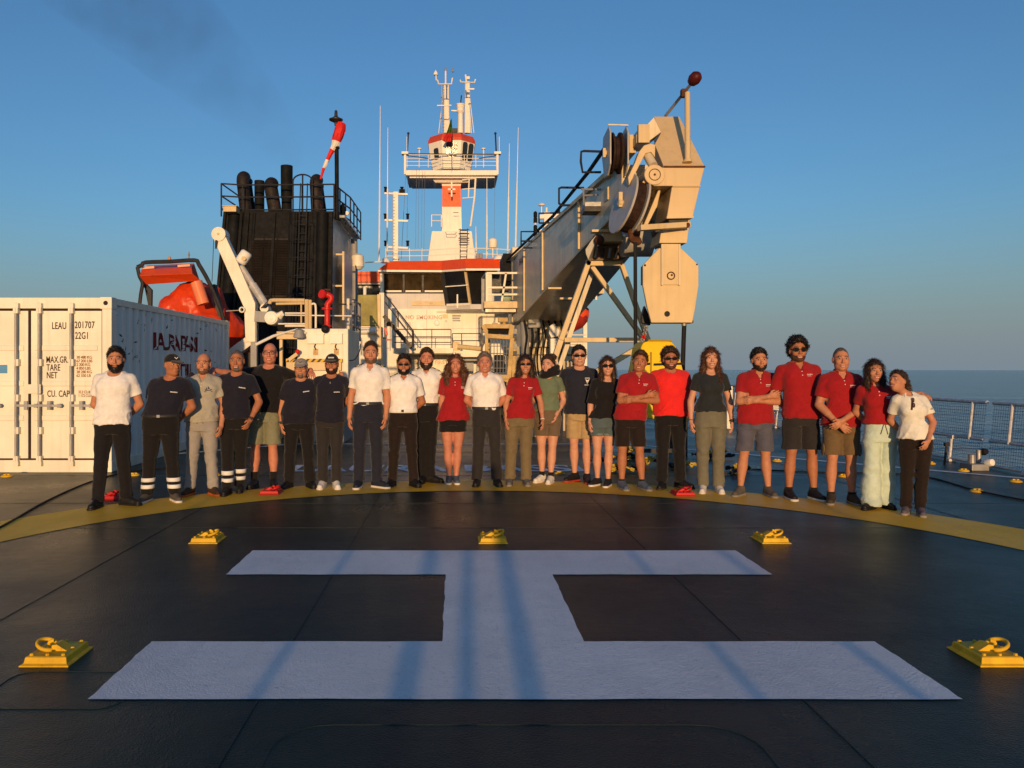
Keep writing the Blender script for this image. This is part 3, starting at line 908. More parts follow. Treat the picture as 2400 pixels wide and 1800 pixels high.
for a_, b_ in (((RB + .5, Yf + 1.4), (RB + .1, Yf + 1.4)),): pass
cx_ = W(708, 0, Yf).x                        # arched hatch guard
for s_ in (-.33, 0, .33): q.tube([(cx_ + s_, Yf + .1, zt), (cx_ + s_, Yf + .1, zt + (1.05 if s_ else 1.28))], .028, 6)
q.tube([(cx_ + .33 * math.cos(R(180 - 15 * k)), Yf + .1, zt + 1.05 + .23 * math.sin(R(15 * k))) for k in range(13)], .028, 6)
q.build('railing', DARK, FUN)
q = MB()                                     # walkway round the rear corner
q.span((RB + .02, Yf + .3, zt - .16), (RB + .32, Yf + 4.9, zt - .08))
q.build('walkway', GREYF, FUN)
q = MB(); p = W(543, 493, Yf - .3); q.box(p, (.44, .5, .18)); q.box(p + Vector((0, 0, .10)), (.5, .56, .03)); q.build('vent_head', CREAM, FUN, bevel=.01)
# sign board on the side
SB = mat('sign_board_white', (.55, .53, .50), .35, var=.1)
p = W(800, 600, Yf + .9)
q = MB(); xs = br.x + .32
q.span((xs, Yf + .6, 3.2), (xs + .04, Yf + 2.8, 5.6))
sb = q.build('sign_board', SB, FUN)
q = MB(); q.span((xs - .02, Yf + .56, 3.2), (xs + .05, Yf + .60, 5.6)); q.bar((xs, Yf + .62, 4.4), (br.x + .0, Yf + .62, 4.4), .06); q.bar((xs, Yf + .62, 5.5), (br.x, Yf + .62, 5.5), .06); q.build('sign_frame', CREAM, sb)
# floodlights and life raft canister on the side walkway
q = MB(); p = W(803, 505, Yf + 1.2); q.box(p, (.22, .16, .2)); q.cyl(p, p + Vector((0, -.16, -.03)), .10, n=12); q.cyl(p + Vector((.16, .1, .1)), p + Vector((.16, -.05, .08)), .07, n=10); q.build('floodlight', WHITE2, FUN)
q = MB(); p = W(803, 493, Yf + 1.0); q.lathe([(.02, -.28), (.09, -.12), (.10, .1), (.03, .25)], p, n=12); q.build('horn', BLACK, FUN, smooth=True)
RAFT = tag(MB().tube([W(838, 595, 31), W(838, 600, 31), W(839, 625, 31), W(839, 632, 31)], [.12, .24, .24, .12], 16).build('life_raft', WHITE, smooth=40), 'white canister life raft behind the rear corner of the black funnel', 'life raft')
POST = MB(); POST.cyl((W(833, 0, 31).x, 31, 0.0), W(830, 560, 31), .13, n=14); tag(POST.build('support_post', GREY, smooth=40), 'grey round post behind the rear corner of the black funnel', 'post')

# windsock
WS = thing('windsock_pole', 'dark pole topped with a dish-shaped lamp, beside the funnel exhausts', 'pole', (W(789, 0, Yf + .2).x, Yf + .2, zt))
Y = Yf + .2
q = MB(); q.cyl(W(790, 515, Y), W(789, 346, Y), 5.0 / F * Y, n=12); q.cyl(W(789, 346, Y), W(787.5, 290, Y), 1.6 / F * Y, n=8); q.box(W(789, 346, Y), (.18, .18, .05)); q.build('pole', BLACK, WS, smooth=40)
q = MB(); q.lathe([(.05, -.20), (.06, -.1), (.235, -.015), (.24, .02), (.20, .03), (.09, .10), (.06, .12), (.05, .30), (.03, .33)], W(787.5, 281, Y)); q.build('lamp', DARK, WS, smooth=True)
SOCK = thing('windsock', 'red and white striped windsock hanging limp from the funnel pole', 'windsock', W(796, 292, Y))
cl = [W(801, 288, Y), W(797, 303, Y), W(791, 322, Y), W(785, 341, Y), W(777, 355, Y), W(769, 371, Y), W(763, 385, Y), W(757.5, 398, Y), W(751.5, 420, Y)]
rr = [.13, .19, .17, .125, .085, .065, .06, .05, .035]
RW = [mat('windsock_red', (.62, .02, .018), .6, bump=.5, bscale=9), mat('windsock_white', (.75, .70, .62), .6, bump=.4, bscale=9)]
C2 = spline(cl, 4); r2 = list(np.interp(np.linspace(0, 1, len(C2)), np.linspace(0, 1, 9), rr))
random.seed(3)
nC = len(C2); rings = []
for i, p in enumerate(C2):
    d = (C2[min(i + 1, nC - 1)] - C2[max(i - 1, 0)]).normalized(); x = d.cross(Vector((0, 1, 0))).normalized(); y = d.cross(x)
    rings.append([p + (x * math.cos(2 * math.pi * k / 24) + y * math.sin(2 * math.pi * k / 24)) * r2[i] * (1 + .12 * math.sin(k * 2.1 + i * .5) * math.sin(k * .8 + 1)) for k in range(24)])
for bi, (i0, i1) in enumerate(((0, 10), (10, 15), (15, 21), (21, 27), (27, nC - 1))):
    q = MB(); q.loft(rings[i0:i1 + 1], cap=bi in (0,)); q.build('band', RW[bi % 2], SOCK, smooth=True)

# ================================================================ exhaust smoke
def smoke():
    P = [W(690, 392, 29), W(668, 350, 30), W(625, 290, 32), W(555, 215, 35), W(450, 115, 39), W(330, 10, 44), W(180, -120, 50)]
    rad = [.25, .7, 1.1, 1.6, 2.4, 3.2, 4.2]
    C = spline(P, 5); rs = list(np.interp(np.linspace(0, 1, len(C)), np.linspace(0, 1, 7), rad))
    q = MB(); q.tube(C, rs, 18)
    m = bpy.data.materials.new('smoke'); m.use_nodes = True; n = m.node_tree.nodes; l = m.node_tree.links
    n.remove(n['Principled BSDF']); v = n.new('ShaderNodeVolumePrincipled')
    v.inputs['Color'].default_value = (.10, .09, .08, 1)
    g = n.new('ShaderNodeNewGeometry'); t = n.new('ShaderNodeTexNoise'); t.inputs['Scale'].default_value = .55; t.inputs['Detail'].default_value = 3
    l.new(g.outputs['Position'], t.inputs['Vector'])
    mr = n.new('ShaderNodeMapRange'); mr.inputs['From Min'].default_value = .38; mr.inputs['From Max'].default_value = .75; mr.inputs['To Min'].default_value = 0; mr.inputs['To Max'].default_value = .042
    l.new(t.outputs['Fac'], mr.inputs['Value'])
    l.new(mr.outputs[0], v.inputs['Density'])
    l.new(v.outputs[0], n['Material Output'].inputs['Volume'])
    tag(q.build('smoke', m), 'thin dark exhaust smoke drifting up from the funnel', 'smoke', kind='stuff')
smoke()

SR = thing('stern_railing', 'white stern railing behind the photographer, its stout posts added to cast leg shadows on the H', 'railing', (0.5, -6, 0))
for z in (.55, 1.05): q = MB(); q.tube([(-7.5, -6, z), (7.5, -6, z)], .010, 6); q.build('rail', RAILM, SR)
for x, wd in ((-5.2, .06), (-3.1, .06), (-1.06, .06), (-.37, .13), (-.07, .09), (.235, .13), (1.30, .06), (2.06, .07), (3.9, .06), (5.8, .06)):  # wider posts are added: they stand in for legs and shade the H
    q = MB(); q.bar((x - .05, -6, 0), (x - .05, -6, 1.1 if wd < .08 else 1.35), wd); q.build('post', RAILM, SR)
# ================================================================ rescue boat with console canopy
Yb = 21.0
RB_ = thing('rescue_boat', 'orange rescue boat under a tarpaulin, its console canopy rising above the container', 'boat', (W(420, 861, Yb).x, Yb, 0))
def Wl(P, Y): return [W(a, b, Y) for a, b in P]
q = MB(); u = .0136 * 0 + F and 1
rgs = [Wl([(331, 632), (449, 627)], Yb - .15), Wl([(327, 646), (451, 641)], Yb - .55), Wl([(341, 667), (471, 658)], Yb - .2), Wl([(352, 666), (468, 658)], Yb + .9), Wl([(345, 622), (455, 617)], Yb + .9)]
mbq = MB(); mbq.loft([[r_[0] for r_ in rgs], [r_[1] for r_ in rgs]])
can = mbq.build('canopy', ORANGE, RB_, bevel=.015)
q = MB()
for a, b in (((334, 629.5), (362, 627)), ((417, 624.5), (446, 622.5))):
    p0 = W(*a, Yb - .19); p1 = W(*b, Yb - .19); q.bar(p0 + Vector((0, 0, .01)), p1 + Vector((0, 0, .01)), .05, .06); 
q.build('marker_panel', mat('pink_panel', (.75, .42, .30), .5), can)
q = MB(); q.tube(spline(Wl([(322, 626), (333, 621), (341, 615), (400, 613), (456, 610), (466, 620), (490, 662), (516, 722), (524, 752)], Yb - .3), 3), .055, 8); q.build('roll_bar', DARK, RB_, smooth=True)
q = MB(); q.tube(spline(Wl([(322, 626), (327, 648), (334, 664), (330, 690), (325, 735)], Yb - .3), 3), .05, 8); q.build('roll_bar', DARK, RB_, smooth=True)
q = MB(); q.bar(*Wl([(336, 664), (354, 683)], Yb - .1), .10); q.bar(*Wl([(353, 680), (352, 735)], Yb - .1), .09); q.bar(*Wl([(341, 670), (354, 735)], Yb - .05), .05); q.build('roll_bar', DARK, RB_)
q = MB(); q.bar(*Wl([(500, 668), (519, 745)], Yb + .1), .22, .12); q.build('roll_bar', DARK, RB_)
q = MB(); q.tube(Wl([(460, 661), (477, 713)], Yb - .55), .155, 18); q.build('fender_column', mat('salmon_column', (.80, .22, .10), .4), RB_, smooth=40)
q = MB(); q.cyl(W(397, 613, Yb), W(397, 606, Yb), .04, n=10); q.ball(W(397, 604.5, Yb), .045, 10, 6); q.build('top_light', mat('amber_lamp', (.5, .25, .08), .3), RB_, smooth=True)
q = MB(); q.cyl(W(443, 611, Yb), W(443, 600, Yb), .02, n=8); q.ball(W(443, 597, Yb), .03, 8, 6); q.cyl(W(443, 597, Yb), W(443, 590, Yb), .012, n=6); q.build('aerial', STEEL, RB_)
s = Sdf(); o0 = wloc(RB_)
def L3(px, py, Y): return np.array(W(px, py, Y) - o0)
s.ell(L3(455, 712, Yb + .5), (.62, .7, .62), k=.15)
s.cap(L3(402, 722, Yb + .2), L3(520, 748, Yb + .6), .32, .35, k=.2)
s.cap(L3(398, 735, Yb + .2), L3(400, 800, Yb + .2), .28, .4, k=.2)
s.ell(L3(470, 775, Yb + .6), (1.2, .9, .62), k=.25)
s.cap(L3(500, 690, Yb + .9), L3(512, 745, Yb + .9), .26, .3, k=.1)
P_, F_ = s.mesh(.045, post=lambda f, X, Y, Z: f + .05 * np.abs(vnoise(X + .4 * Z, Y, Z, 3.1)) + .03 * np.abs(vnoise(X - Z, Y, Z + X, 6.3)) - .02)
np_mesh('tarpaulin', P_, F_, ORANGE_T, RB_, 1)
q = MB(); rg = []
HULLR = mat('boat_hull_red', (.30, .025, .015), .4, var=.3)
for i in range(9):
    t = i / 8; x = W(395, 0, Yb).x + t * 2.1; wd = .85 * math.sin(math.pi * (.18 + .75 * t)) ** .6
    rg.append([Vector((x, Yb + .5 - wd, 2.35)), Vector((x, Yb + .5 - wd * .8, 1.8)), Vector((x, Yb + .5, 1.45)), Vector((x, Yb + .5 + wd * .8, 1.8)), Vector((x, Yb + .5 + wd, 2.35))])
q.loft(rg); q.build('hull', HULLR, RB_, smooth=40)
q = MB()
for x in (W(420, 0, Yb).x, W(525, 0, Yb).x): q.bar((x, Yb + .1, 0), (x, Yb + .1, 1.9), .14); q.bar((x, Yb + 1, 0), (x, Yb + 1, 1.9), .14); q.bar((x, Yb, 1.6), (x, Yb + 1.1, 1.6), .12)
q.build('cradle', DARK, RB_)

# ================================================================ davit
Yd = 18.5
DV = thing('davit', 'white boat davit with a knuckled arm, sheave and hydraulic ram', 'davit', W(585, 861, Yd))
mpp = Yd / F
def plate(P, Y, th, m, name, par, bevel=.012):
    q = MB(); q.prism(Wl(P, Y), (0, th, 0)); return q.build(name, m, par, bevel=bevel)
arm = plate([(499, 556), (524, 545), (553, 607), (598, 711), (598, 801), (575, 802), (572, 722)], Yd, .30, WHITE, 'arm', DV)
plate([(575, 790), (598, 801), (560, 830), (528, 856), (505, 861), (505, 846), (545, 812)], Yd + .05, .26, WHITE, 'foot', DV)
q = MB(); q.span((W(545, 0, Yd).x, Yd + .4, 0), (W(600, 0, Yd).x, Yd + .9, 1.9)); q.build('pedestal', DARK, DV)
q = MB(); c = W(513, 549, Yd); q.lathe([(.02, -.05), (.165, -.04), (.168, 0), (.168, .28), (.165, .32), (.02, .33)], c, (0, 1, 0), 28); hb = q.build('sheave', WHITE, DV, smooth=40)
q = MB(); q.lathe([(.03, -.07), (.03, -.04)], c, (0, 1, 0), 12); q.build('pin', CREAM, hb)
q = MB(); q.tube([W(501, 560, Yd + .2), W(497, 660, Yd + .2)], .008, 5); q.build('wire', DARK, DV)
q = MB(); q.cyl(W(508, 563, Yd - .02), W(506, 583, Yd - .02), .035, .02, 10); q.build('hook', DARK, DV)
q = MB(); a, b = W(565, 624, Yd + .15), W(625, 720, Yd + .15); mid = a.lerp(b, .5)
q.cyl(a, b, .075, n=16); q.cyl(a.lerp(b, .45), b, .098, n=16); q.build('hydraulic_ram', mat('ram_grey', (.45, .45, .44), .3, var=.3, nscale=5), DV, smooth=40)
q = MB(); q.lathe([(.10, 0), (.10, .3)], W(619, 722, Yd), (0, 1, 0), 20); q.build('pivot', WHITE, DV, smooth=40)
q = MB(); a, b = W(562, 617, Yd - .25), W(580, 590, Yd - .25)
q.tube([a, a.lerp(b, .12), a.lerp(b, .88), b], [.10, .135, .135, .10], 16); lampb = q.build('float_light', WHITE2, DV, smooth=50)
q = MB(); q.lathe([(.01, 0), (.055, .0), (.055, .012)], W(571, 606, Yd - .385), (0, -1, 0), 14); q.build('label_disc', CREAM, lampb)
q = MB(); q.bar(W(572, 617, Yd - .12), W(562, 612, Yd + .1), .05); q.build('lamp_bracket', WHITE, DV)
q = MB(); c = W(635, 745, Yd - .25); q.lathe([(.10, .0), (.15, .0), (.165, .04), (.165, .5), (.14, .52)], c, (0, 1, 0), 28); wn = q.build('winch_drum', WHITE, DV, smooth=40)
q = MB(); q.lathe([(.11, -.035), (.125, -.03), (.125, 0)], c, (0, 1, 0), 24); q.lathe([(.05, -.05), (.05, 0)], c, (0, 1, 0), 16); q.build('end_cover', WHITE2, wn, smooth=40)
q = MB(); q.cyl(W(650, 740, Yd - .2), W(664, 733, Yd - .2), .06, n=14); q.cyl(W(658, 745, Yd - .2), W(662, 737, Yd - .3), .04, n=10); q.build('motor', WHITE, wn, smooth=40)
q = MB(); q.bar(W(600, 742, Yd + .1), W(632, 744, Yd + .1), .30, .25); q.bar(W(596, 735, Yd + .1), W(596, 860, Yd + .1), .14); q.build('winch_bracket', GREY, DV)
q = MB()
for dx in (0, 5, 9): q.tube(spline([W(612 + dx, 722, Yd - .05), W(632 + dx, 705, Yd - .1), W(640 + dx, 722, Yd - .2), W(632 + dx, 735, Yd)], 5), .012, 5)
q.build('hose', RUBBER, DV, smooth=True)
q = MB(); q.ring(W(567, 726, Yd - .06), .055, .018, (0, 1, 0), 18, 8); q.build('eye', WHITE, DV, smooth=True)
q = MB(); q.tube([W(530, 729, Yd + .3), W(566, 727, Yd)], .010, 5); q.build('lashing', mat('pale_rope', (.5, .45, .38), .8), DV)
# rails round the davit seat
q = MB()
q.tube(spline(Wl([(632, 712), (634, 706), (642, 703.5), (714, 704)], Yd - .3), 4), .045, 8)
q.tube(Wl([(647, 712), (714, 711)], Yd - .3), .03, 8)
q.build('top_rail', CREAM, DV, smooth=True)
for x0_, y0_, x1_, y1_, r in ((706, 712, 706, 762, .02), (719, 702, 719, 771, .05), (727, 703, 727, 770, .04), (668, 734, 716, 734, .02), (668, 738.5, 824, 740.5, .016), (652, 759, 716, 759, .02), (668, 764, 716, 764, .025)):
    q = MB(); q.tube([W(x0_, y0_, Yd - .3), W(x1_, y1_, Yd - .3)], r, 8); q.build('rail', CREAM if x0_ > 700 and x1_ < 730 else WHITE, DV, smooth=True)
q = MB(); q.tube(spline(Wl([(730, 713), (737, 712), (740, 722), (740, 769)], Yd - .3), 4), .025, 8); q.build('rail', WHITE, DV, smooth=True)

# fire monitor
Ym = 17.6
FM = thing('fire_monitor', 'red fire-fighting water cannon on a standpipe above the white cabinet', 'fire cannon', W(768, 770, Ym))
q = MB(); q.cyl(W(767, 771, Ym), W(767, 722, Ym), .062, n=16); q.lathe([(.12, 0), (.12, .05)], W(767, 726, Ym)); q.lathe([(.09, 0), (.09, .04)], W(767, 766, Ym)); q.build('standpipe', RED, FM, smooth=40)
q = MB(); q.tube(spline(Wl([(767, 722), (768, 712), (775, 704), (776, 696), (768, 691), (760, 692), (756, 688)], Ym - .1), 4), .062, 14); q.lathe([(.10, 0), (.10, .05)], W(757, 690, Ym - .16), (-.8, -1, .3), 16); q.build('barrel', RED, FM, smooth=True)
q = MB(); q.cyl(W(766, 690, Ym), W(768, 680, Ym - .1), .03, n=10); q.bar(W(760, 678, Ym - .1), W(774, 679, Ym - .1), .025); q.build('control_wheel', RUSTY, FM)

# white cabinet with two hinged boxes, horn, searchlight
Yc = 16.2
CB = thing('equipment_cabinet', 'white steel cabinet with two hinged boxes over a black and yellow hazard stripe', 'cabinet', W(757, 861, Yc))
CB.location.z = 0
xa, xb = W(696, 0, Yc).x, W(816, 0, Yc).x
q = MB(); q.span((xa, Yc, .9), (xb, Yc + 1.9, W(0, 770, Yc).z)); q.build('housing', WHITE, CB, bevel=.02)
q = MB(); q.span((xa + .1, Yc + .1, 0), (xb - .1, Yc + 1.8, .9)); q.build('plinth', GREY, CB)
for px0, px1, py0, py1 in ((720, 760, 783, 806), (774, 803, 783, 806)):
    a, b = W(px0, py0, Yc), W(px1, py1, Yc)
    q = MB(); q.span((a.x, Yc - .075, b.z), (b.x, Yc - .001, a.z)); bx = q.build('hinged_box', WHITE2, CB, bevel=.008)
    q = MB(); q.span((a.x - .01, Yc - .085, a.z - .01), (b.x + .01, Yc - .0, a.z + .012)); q.build('lid', WHITE2, bx)
    mx = (a.x + b.x) / 2
    q = MB(); q.tube([(mx, Yc - .02, b.z), (mx - .02, Yc - .05, b.z - .06), (mx + .01, Yc - .05, b.z - .12)], .012, 6); q.build('plug_cable', DARK, bx)
    q = MB(); q.span((mx - .05, Yc - .012, b.z - .23), (mx + .05, Yc - .001, b.z - .10)); q.build('notice', mat('faded_notice', (.55, .36, .16), .6, var=.3, nscale=20), bx)
HZ = mat('hazard_yellow', (.75, .45, .02), .5)
xs0, xs1 = W(671, 0, Yc - .12).x, W(802, 0, Yc - .12).x
za, zb = W(0, 848.5, Yc).z, W(0, 841, Yc).z
q = MB(); q.span((xs0, Yc - .15, za), (xs1, Yc - .02, zb)); hz = q.build('hazard_beam', HZ, CB)
q = MB(); k = xs0
while k < xs1 - .1:
    q.add([(k, Yc - .153, za), (k + .055, Yc - .153, za), (k + .115, Yc - .153, zb), (k + .06, Yc - .153, zb)], [(0, 1, 2, 3)]); k += .125
q.build('black_stripe', DARK, hz)
q = MB(); q.span((xs0, Yc - .13, za - .17), (xs1 - .02, Yc - .02, za - .003)); q.bar((xs0 + .02, Yc - .06, za - .1), (xs0 + .25, Yc - .06, .45), .06); q.bar((xs1 - .1, Yc - .06, za - .1), (xs1 - .1, Yc - .06, 0), .08); q.build('shelf', CREAM, CB)
q = MB(); p = W(691, 836, Yc - .2); q.bar(p + Vector((-.12, 0, -.07)), p + Vector((.05, 0, .06)), .07); q.build('lever', CREAM, CB); q = MB(); q.ball(p + Vector((.055, 0, .1)), .05, 10, 8); q.build('lever_knob', RED, CB, smooth=True)
q = MB(); p = W(762, 771, Yc - .1); q.lathe([(.02, .05), (.065, .02), (.085, -.02), (.06, -.03), (.03, -.01)], p, (0, -1, 0), 20); q.build('horn', RUBBER, CB, smooth=True)
q = MB(); p = W(701, 778, Yc - .2); q.lathe([(.05, .06), (.075, .05), (.11, -.07), (.118, -.10), (.10, -.12), (.06, -.10)], p, (.05, -.15, 1), 20); sl = q.build('searchlight', GREY, CB, smooth=40)
q = MB(); q.bar(p + Vector((0, .05, .02)), p + Vector((.12, .1, -.02)), .04); q.build('lamp_arm', WHITE, sl)
q = MB(); q.tube(spline([W(818, 845, Yc + .2), W(832, 842, Yc + .3), W(843, 822, Yc + .4), W(845, 806, Yc + .5)], 5), .012, 5); q.build('cable', DARK, CB)
q = MB(); q.tube([W(599, 808, 15.6), W(640, 788, 15.7), W(697, 771, 16.1)], [.03, .03, .014], 8)
tag(q.build('boat_hook', WHITE2, smooth=True), 'long white pole slanting from the davit foot to the searchlight', 'pole')
q = MB(); a = W(648, 795, 17.2); b = W(697, 783, 17.2); q.span((a.x, 17.2, a.z), (b.x, 17.5, b.z)); q.span((a.x + .05, 17.25, 0), (a.x + .12, 17.35, a.z)); q.span((a.x, 17.2, a.z + .12), (b.x, 17.3, a.z + .17))
tag(q.build('work_bench', CREAM, bevel=.01), 'cream steel ledge between the davit and the white cabinet', 'ledge')
# rails and panel right of the funnel
RL = thing('guard_rail', 'dark and white guard rail beside the red water cannon, in front of the funnel side', 'railing', W(790, 861, 20))
q = MB(); q.tube([W(752, 713, 20), W(824, 713, 20)], .02, 6); q.build('rail', DARK, RL)
for px in (816, 829):
    q = MB(); q.tube([W(px, 700 + (px - 816) * .5, 20 + (px - 816) * .1), W(px, 790, 20 + (px - 816) * .1)], .04, 8); q.build('post', WHITE if px == 816 else GREY, RL)
for y0_, y1_ in ((706, 712), (734, 742), (762, 771)): q = MB(); q.tube([W(827, y0_, 20), W(842, y1_, 23)], .03, 6); q.build('rail', GREY, RL)
q = MB(); q.tube([W(842, 710, 23), W(842, 800, 23)], .05, 8); q.build('post', GREY, RL)
OLV = mat('olive_tarpaulin', (.34, .30, .10), .7, var=.3, nscale=2)
Yo = 26
OL = thing('deck_locker', 'cream locker under a square olive canvas cover, beside the stairway', 'locker', W(862, 861, Yo))
OL.location.z = 0
q = MB(); a, b = W(840, 764, Yo), W(886, 692, Yo); q.span((a.x, Yo - .2, a.z), (b.x, Yo, b.z)); q.build('canvas_cover', OLV, OL, bevel=.03)
q = MB(); a, b = W(838, 1000, Yo), W(892, 764, Yo); q.span((a.x, Yo - .1, 0), (b.x, Yo + 1, b.z)); q.build('body', WHITE, OL, bevel=.02)
q = MB(); a, b = W(841, 783, Yo), W(884, 768, Yo); q.tube([(a.x, Yo - .2, (a.z + b.z) / 2), (b.x, Yo - .2, (a.z + b.z) / 2)], .12, 14); q.build('rolled_cover', WHITE2, OL, smooth=40)
q = MB(); q.bar(W(888, 690, Yo - .2), W(893, 1000, Yo - .2), .1); q.build('edge_post', CREAM, OL)
q = MB(); q.cyl(W(855, 692, Yo), W(855, 672, Yo), .055, n=12); q.build('vent_pipe', WHITE2, OL)
FE = thing('fire_extinguisher', 'white and red extinguisher bottle under the stairway', 'extinguisher', W(910, 800, 26.5))
q = MB(); q.tube([W(911, 822, 26.5), W(911, 764, 26.5)], .07, 12); q.build('bottle', WHITE2, FE, smooth=40)
q = MB(); q.lathe([(.075, 0), (.08, .1), (.03, .16)], W(911, 765, 26.5)); q.build('cap', BLACK, FE)
q = MB(); q.bar(W(903, 768, 26.4), W(907, 785, 26.4), .07); q.bar(W(905, 796, 26.4), W(917, 796, 26.4), .05); q.build('strap', RED, FE)
# ================================================================ superstructure and bridge
Ys = 42.0
SS = thing('ship_superstructure', 'cream wheelhouse block with orange roof edge and dark windows across the deck', 'superstructure', (W(1040, 0, Ys).x, Ys, 0))
SW = mat('superstructure_white', (.82, .77, .62), .45, var=.06, streak=.2, rust=.12, nscale=.5)
SGREY = mat('superstructure_grey_band', (.56, .53, .48), .45, var=.06, streak=.2, nscale=.5)
def zz(py, Y=Ys): return EYE + (CY - py) / F * Y
def xx(px, Y=Ys): return (px - CX) / F * Y
zw0, zw1 = zz(687), zz(640)
q = MB(); q.span((xx(890), Ys, 0), (xx(1240), Ys + 7, zz(724))); q.build('lower_wall', SW, SS)
q = MB(); q.span((xx(891), Ys + .02, zz(724)), (xx(1240), Ys + 7, zz(688))); q.build('upper_wall', SGREY, SS)
q = MB(); q.span((xx(893), Ys + .25, zz(688)), (xx(1240), Ys + 7, zz(636))); q.build('window_band', DARK, SS)
q = MB(); q.span((xx(891), Ys - .02, zz(688)), (xx(899.5), Ys + .25, zz(636))); q.span((xx(899.6), Ys - .02, zz(641)), (xx(1042), Ys + .25, zz(636))); q.build('window_frame', SW, SS)
CURT = mat('brown_window_curtain', (.045, .030, .014), .8, var=.5, nscale=2.5, streak=.8, spec=.05)
for a, b in ((901, 943), (948, 988), (993, 1040)):
    q = MB(); q.span((xx(a), Ys + .12, zz(685)), (xx(b), Ys + .2, zz(642))); w_ = q.build('window', CURT, SS)
    q = MB(); q.span((xx(a) - .02, Ys + .06, zz(686.5)), (xx(b) + .02, Ys + .11, zz(684))); q.build('sill', DARK, w_)
    q = MB(); q.span((xx(a) + .05, Ys + .115, zz(684)), (xx(b) - .05, Ys + .119, zz(680))); q.build('inner_shelf', SW, w_)
# projecting bay
Yp = Ys - 1.6
def ppt(px, py, Y): return W(px, py, Y)
q = MB(); q.prism([ppt(1046, 715, Yp + .9), ppt(1102, 713, Yp), ppt(1240, 713, Yp), ppt(1240, 724, Ys), ppt(1046, 724, Ys)], (0, 0, -.25)); q.build('bay_floor', SGREY, SS)
q = MB(); q.add([ppt(1038, 641, Yp + .9), ppt(1090, 637, Yp), ppt(1101, 712, Yp + .5), ppt(1049, 714, Yp + 1.4)], [(0, 1, 2, 3)]); q.add([ppt(1093, 637, Yp), ppt(1150, 637, Yp), ppt(1150, 712, Yp + .5), ppt(1103, 712, Yp + .5)], [(0, 1, 2, 3)])
o = q.build('window', GLASS, SS)
for a, b in (((1038, 641), (1049, 714)),):
    q = MB(); q.bar(ppt(*a, Yp + .88), ppt(*b, Yp + 1.38), .22, .12); q.build('mullion', DARK, SS)
q = MB(); q.bar(ppt(1091, 636, Yp - .02), ppt(1102, 713, Yp + .48), .12, .10); q.build('mullion', CREAM, SS)
q = MB(); q.bar(ppt(1148, 637, Yp), ppt(1148, 713, Yp + .5), .2); q.build('mullion', SW, SS)
q = MB(); q.bar(ppt(1044, 672, Yp + .82), ppt(1098, 668, Yp - .05), .05); q.bar(ppt(1048, 715, Yp + .86), ppt(1102, 713, Yp - .03), .12); q.bar(ppt(1072, 690, Yp + .3), ppt(1072, 722, Yp + .3), .07); q.build('window_bar', SW, SS)
# roof with orange fascia
q = MB()
fp = [(886, Ys - .5, 632), (1035, Ys - .5, 633), (1092, Yp - .5, 629), (1174, Yp - .5, 629), (1174, Ys + 3, 629)]
tp = [(912, Ys + .1, 612), (1035, Ys + .1, 611), (1090, Yp + .1, 606), (1170, Yp + .1, 606), (1170, Ys + 3, 606)]
for i in range(4):
    a, b, c, d = W(fp[i][0], fp[i][2], fp[i][1]), W(fp[i + 1][0], fp[i + 1][2], fp[i + 1][1]), W(tp[i + 1][0], tp[i + 1][2], tp[i + 1][1]), W(tp[i][0], tp[i][2], tp[i][1])
    q.add([a, b, c, d], [(0, 1, 2, 3)])
a, d = W(886, 632, Ys - .5), W(912, 612, Ys + .1); q.add([a, d, d + Vector((0, 5, 0)), a + Vector((0, 5, 0))], [(0, 1, 2, 3)])
rf = q.build('roof_edge', ORANGE, SS)
q = MB(); q.prism([W(*[fp[0][0], fp[0][2] + .3], fp[0][1])] + [W(p[0], p[2] + .3, p[1]) for p in fp[1:]] + [W(886, 632, Ys - .5) + Vector((0, 5, 0))], (0, 0, -.10)); q.build('roof_soffit', SW, SS)
q = MB(); q.span((xx(912), Ys + .2, zz(613) - .3), (xx(1170), Ys + 6, zz(613))); q.build('roof', GREY, SS)
for px, py, Y in ((903, 616, Ys), (1169, 609, Yp)):
    q = MB(); q.lathe([(.26, 0), (.24, .12), (.12, .24), (.02, .28)], W(px, py, Y)); q.build('roof_dome', WHITE2, SS, smooth=True)
# wing with lower orange fascia behind the funnel
q = MB(); Yw = Ys + 2
q.span((xx(820, Yw), Yw, zz(662, Yw)), (xx(892, Yw), Yw + 3, zz(636, Yw))); wg = q.build('wing_fascia', ORANGE, SS)
q = MB(); q.span((xx(822, Yw), Yw + .1, zz(666, Yw)), (xx(892, Yw), Yw + 3, zz(662, Yw) - .005)); q.build('wing_trim', SW, SS)
q = MB(); q.span((xx(824, Yw), Yw + .6, zz(700, Yw)), (xx(890, Yw), Yw + 3, zz(666, Yw) - .01)); q.build('wing_window', GLASS, SS)
q = MB(); q.span((xx(820, Yw), Yw + .4, 0), (xx(892, Yw), Yw + 3, zz(700, Yw) - .01)); q.build('wing_wall', SW, SS)
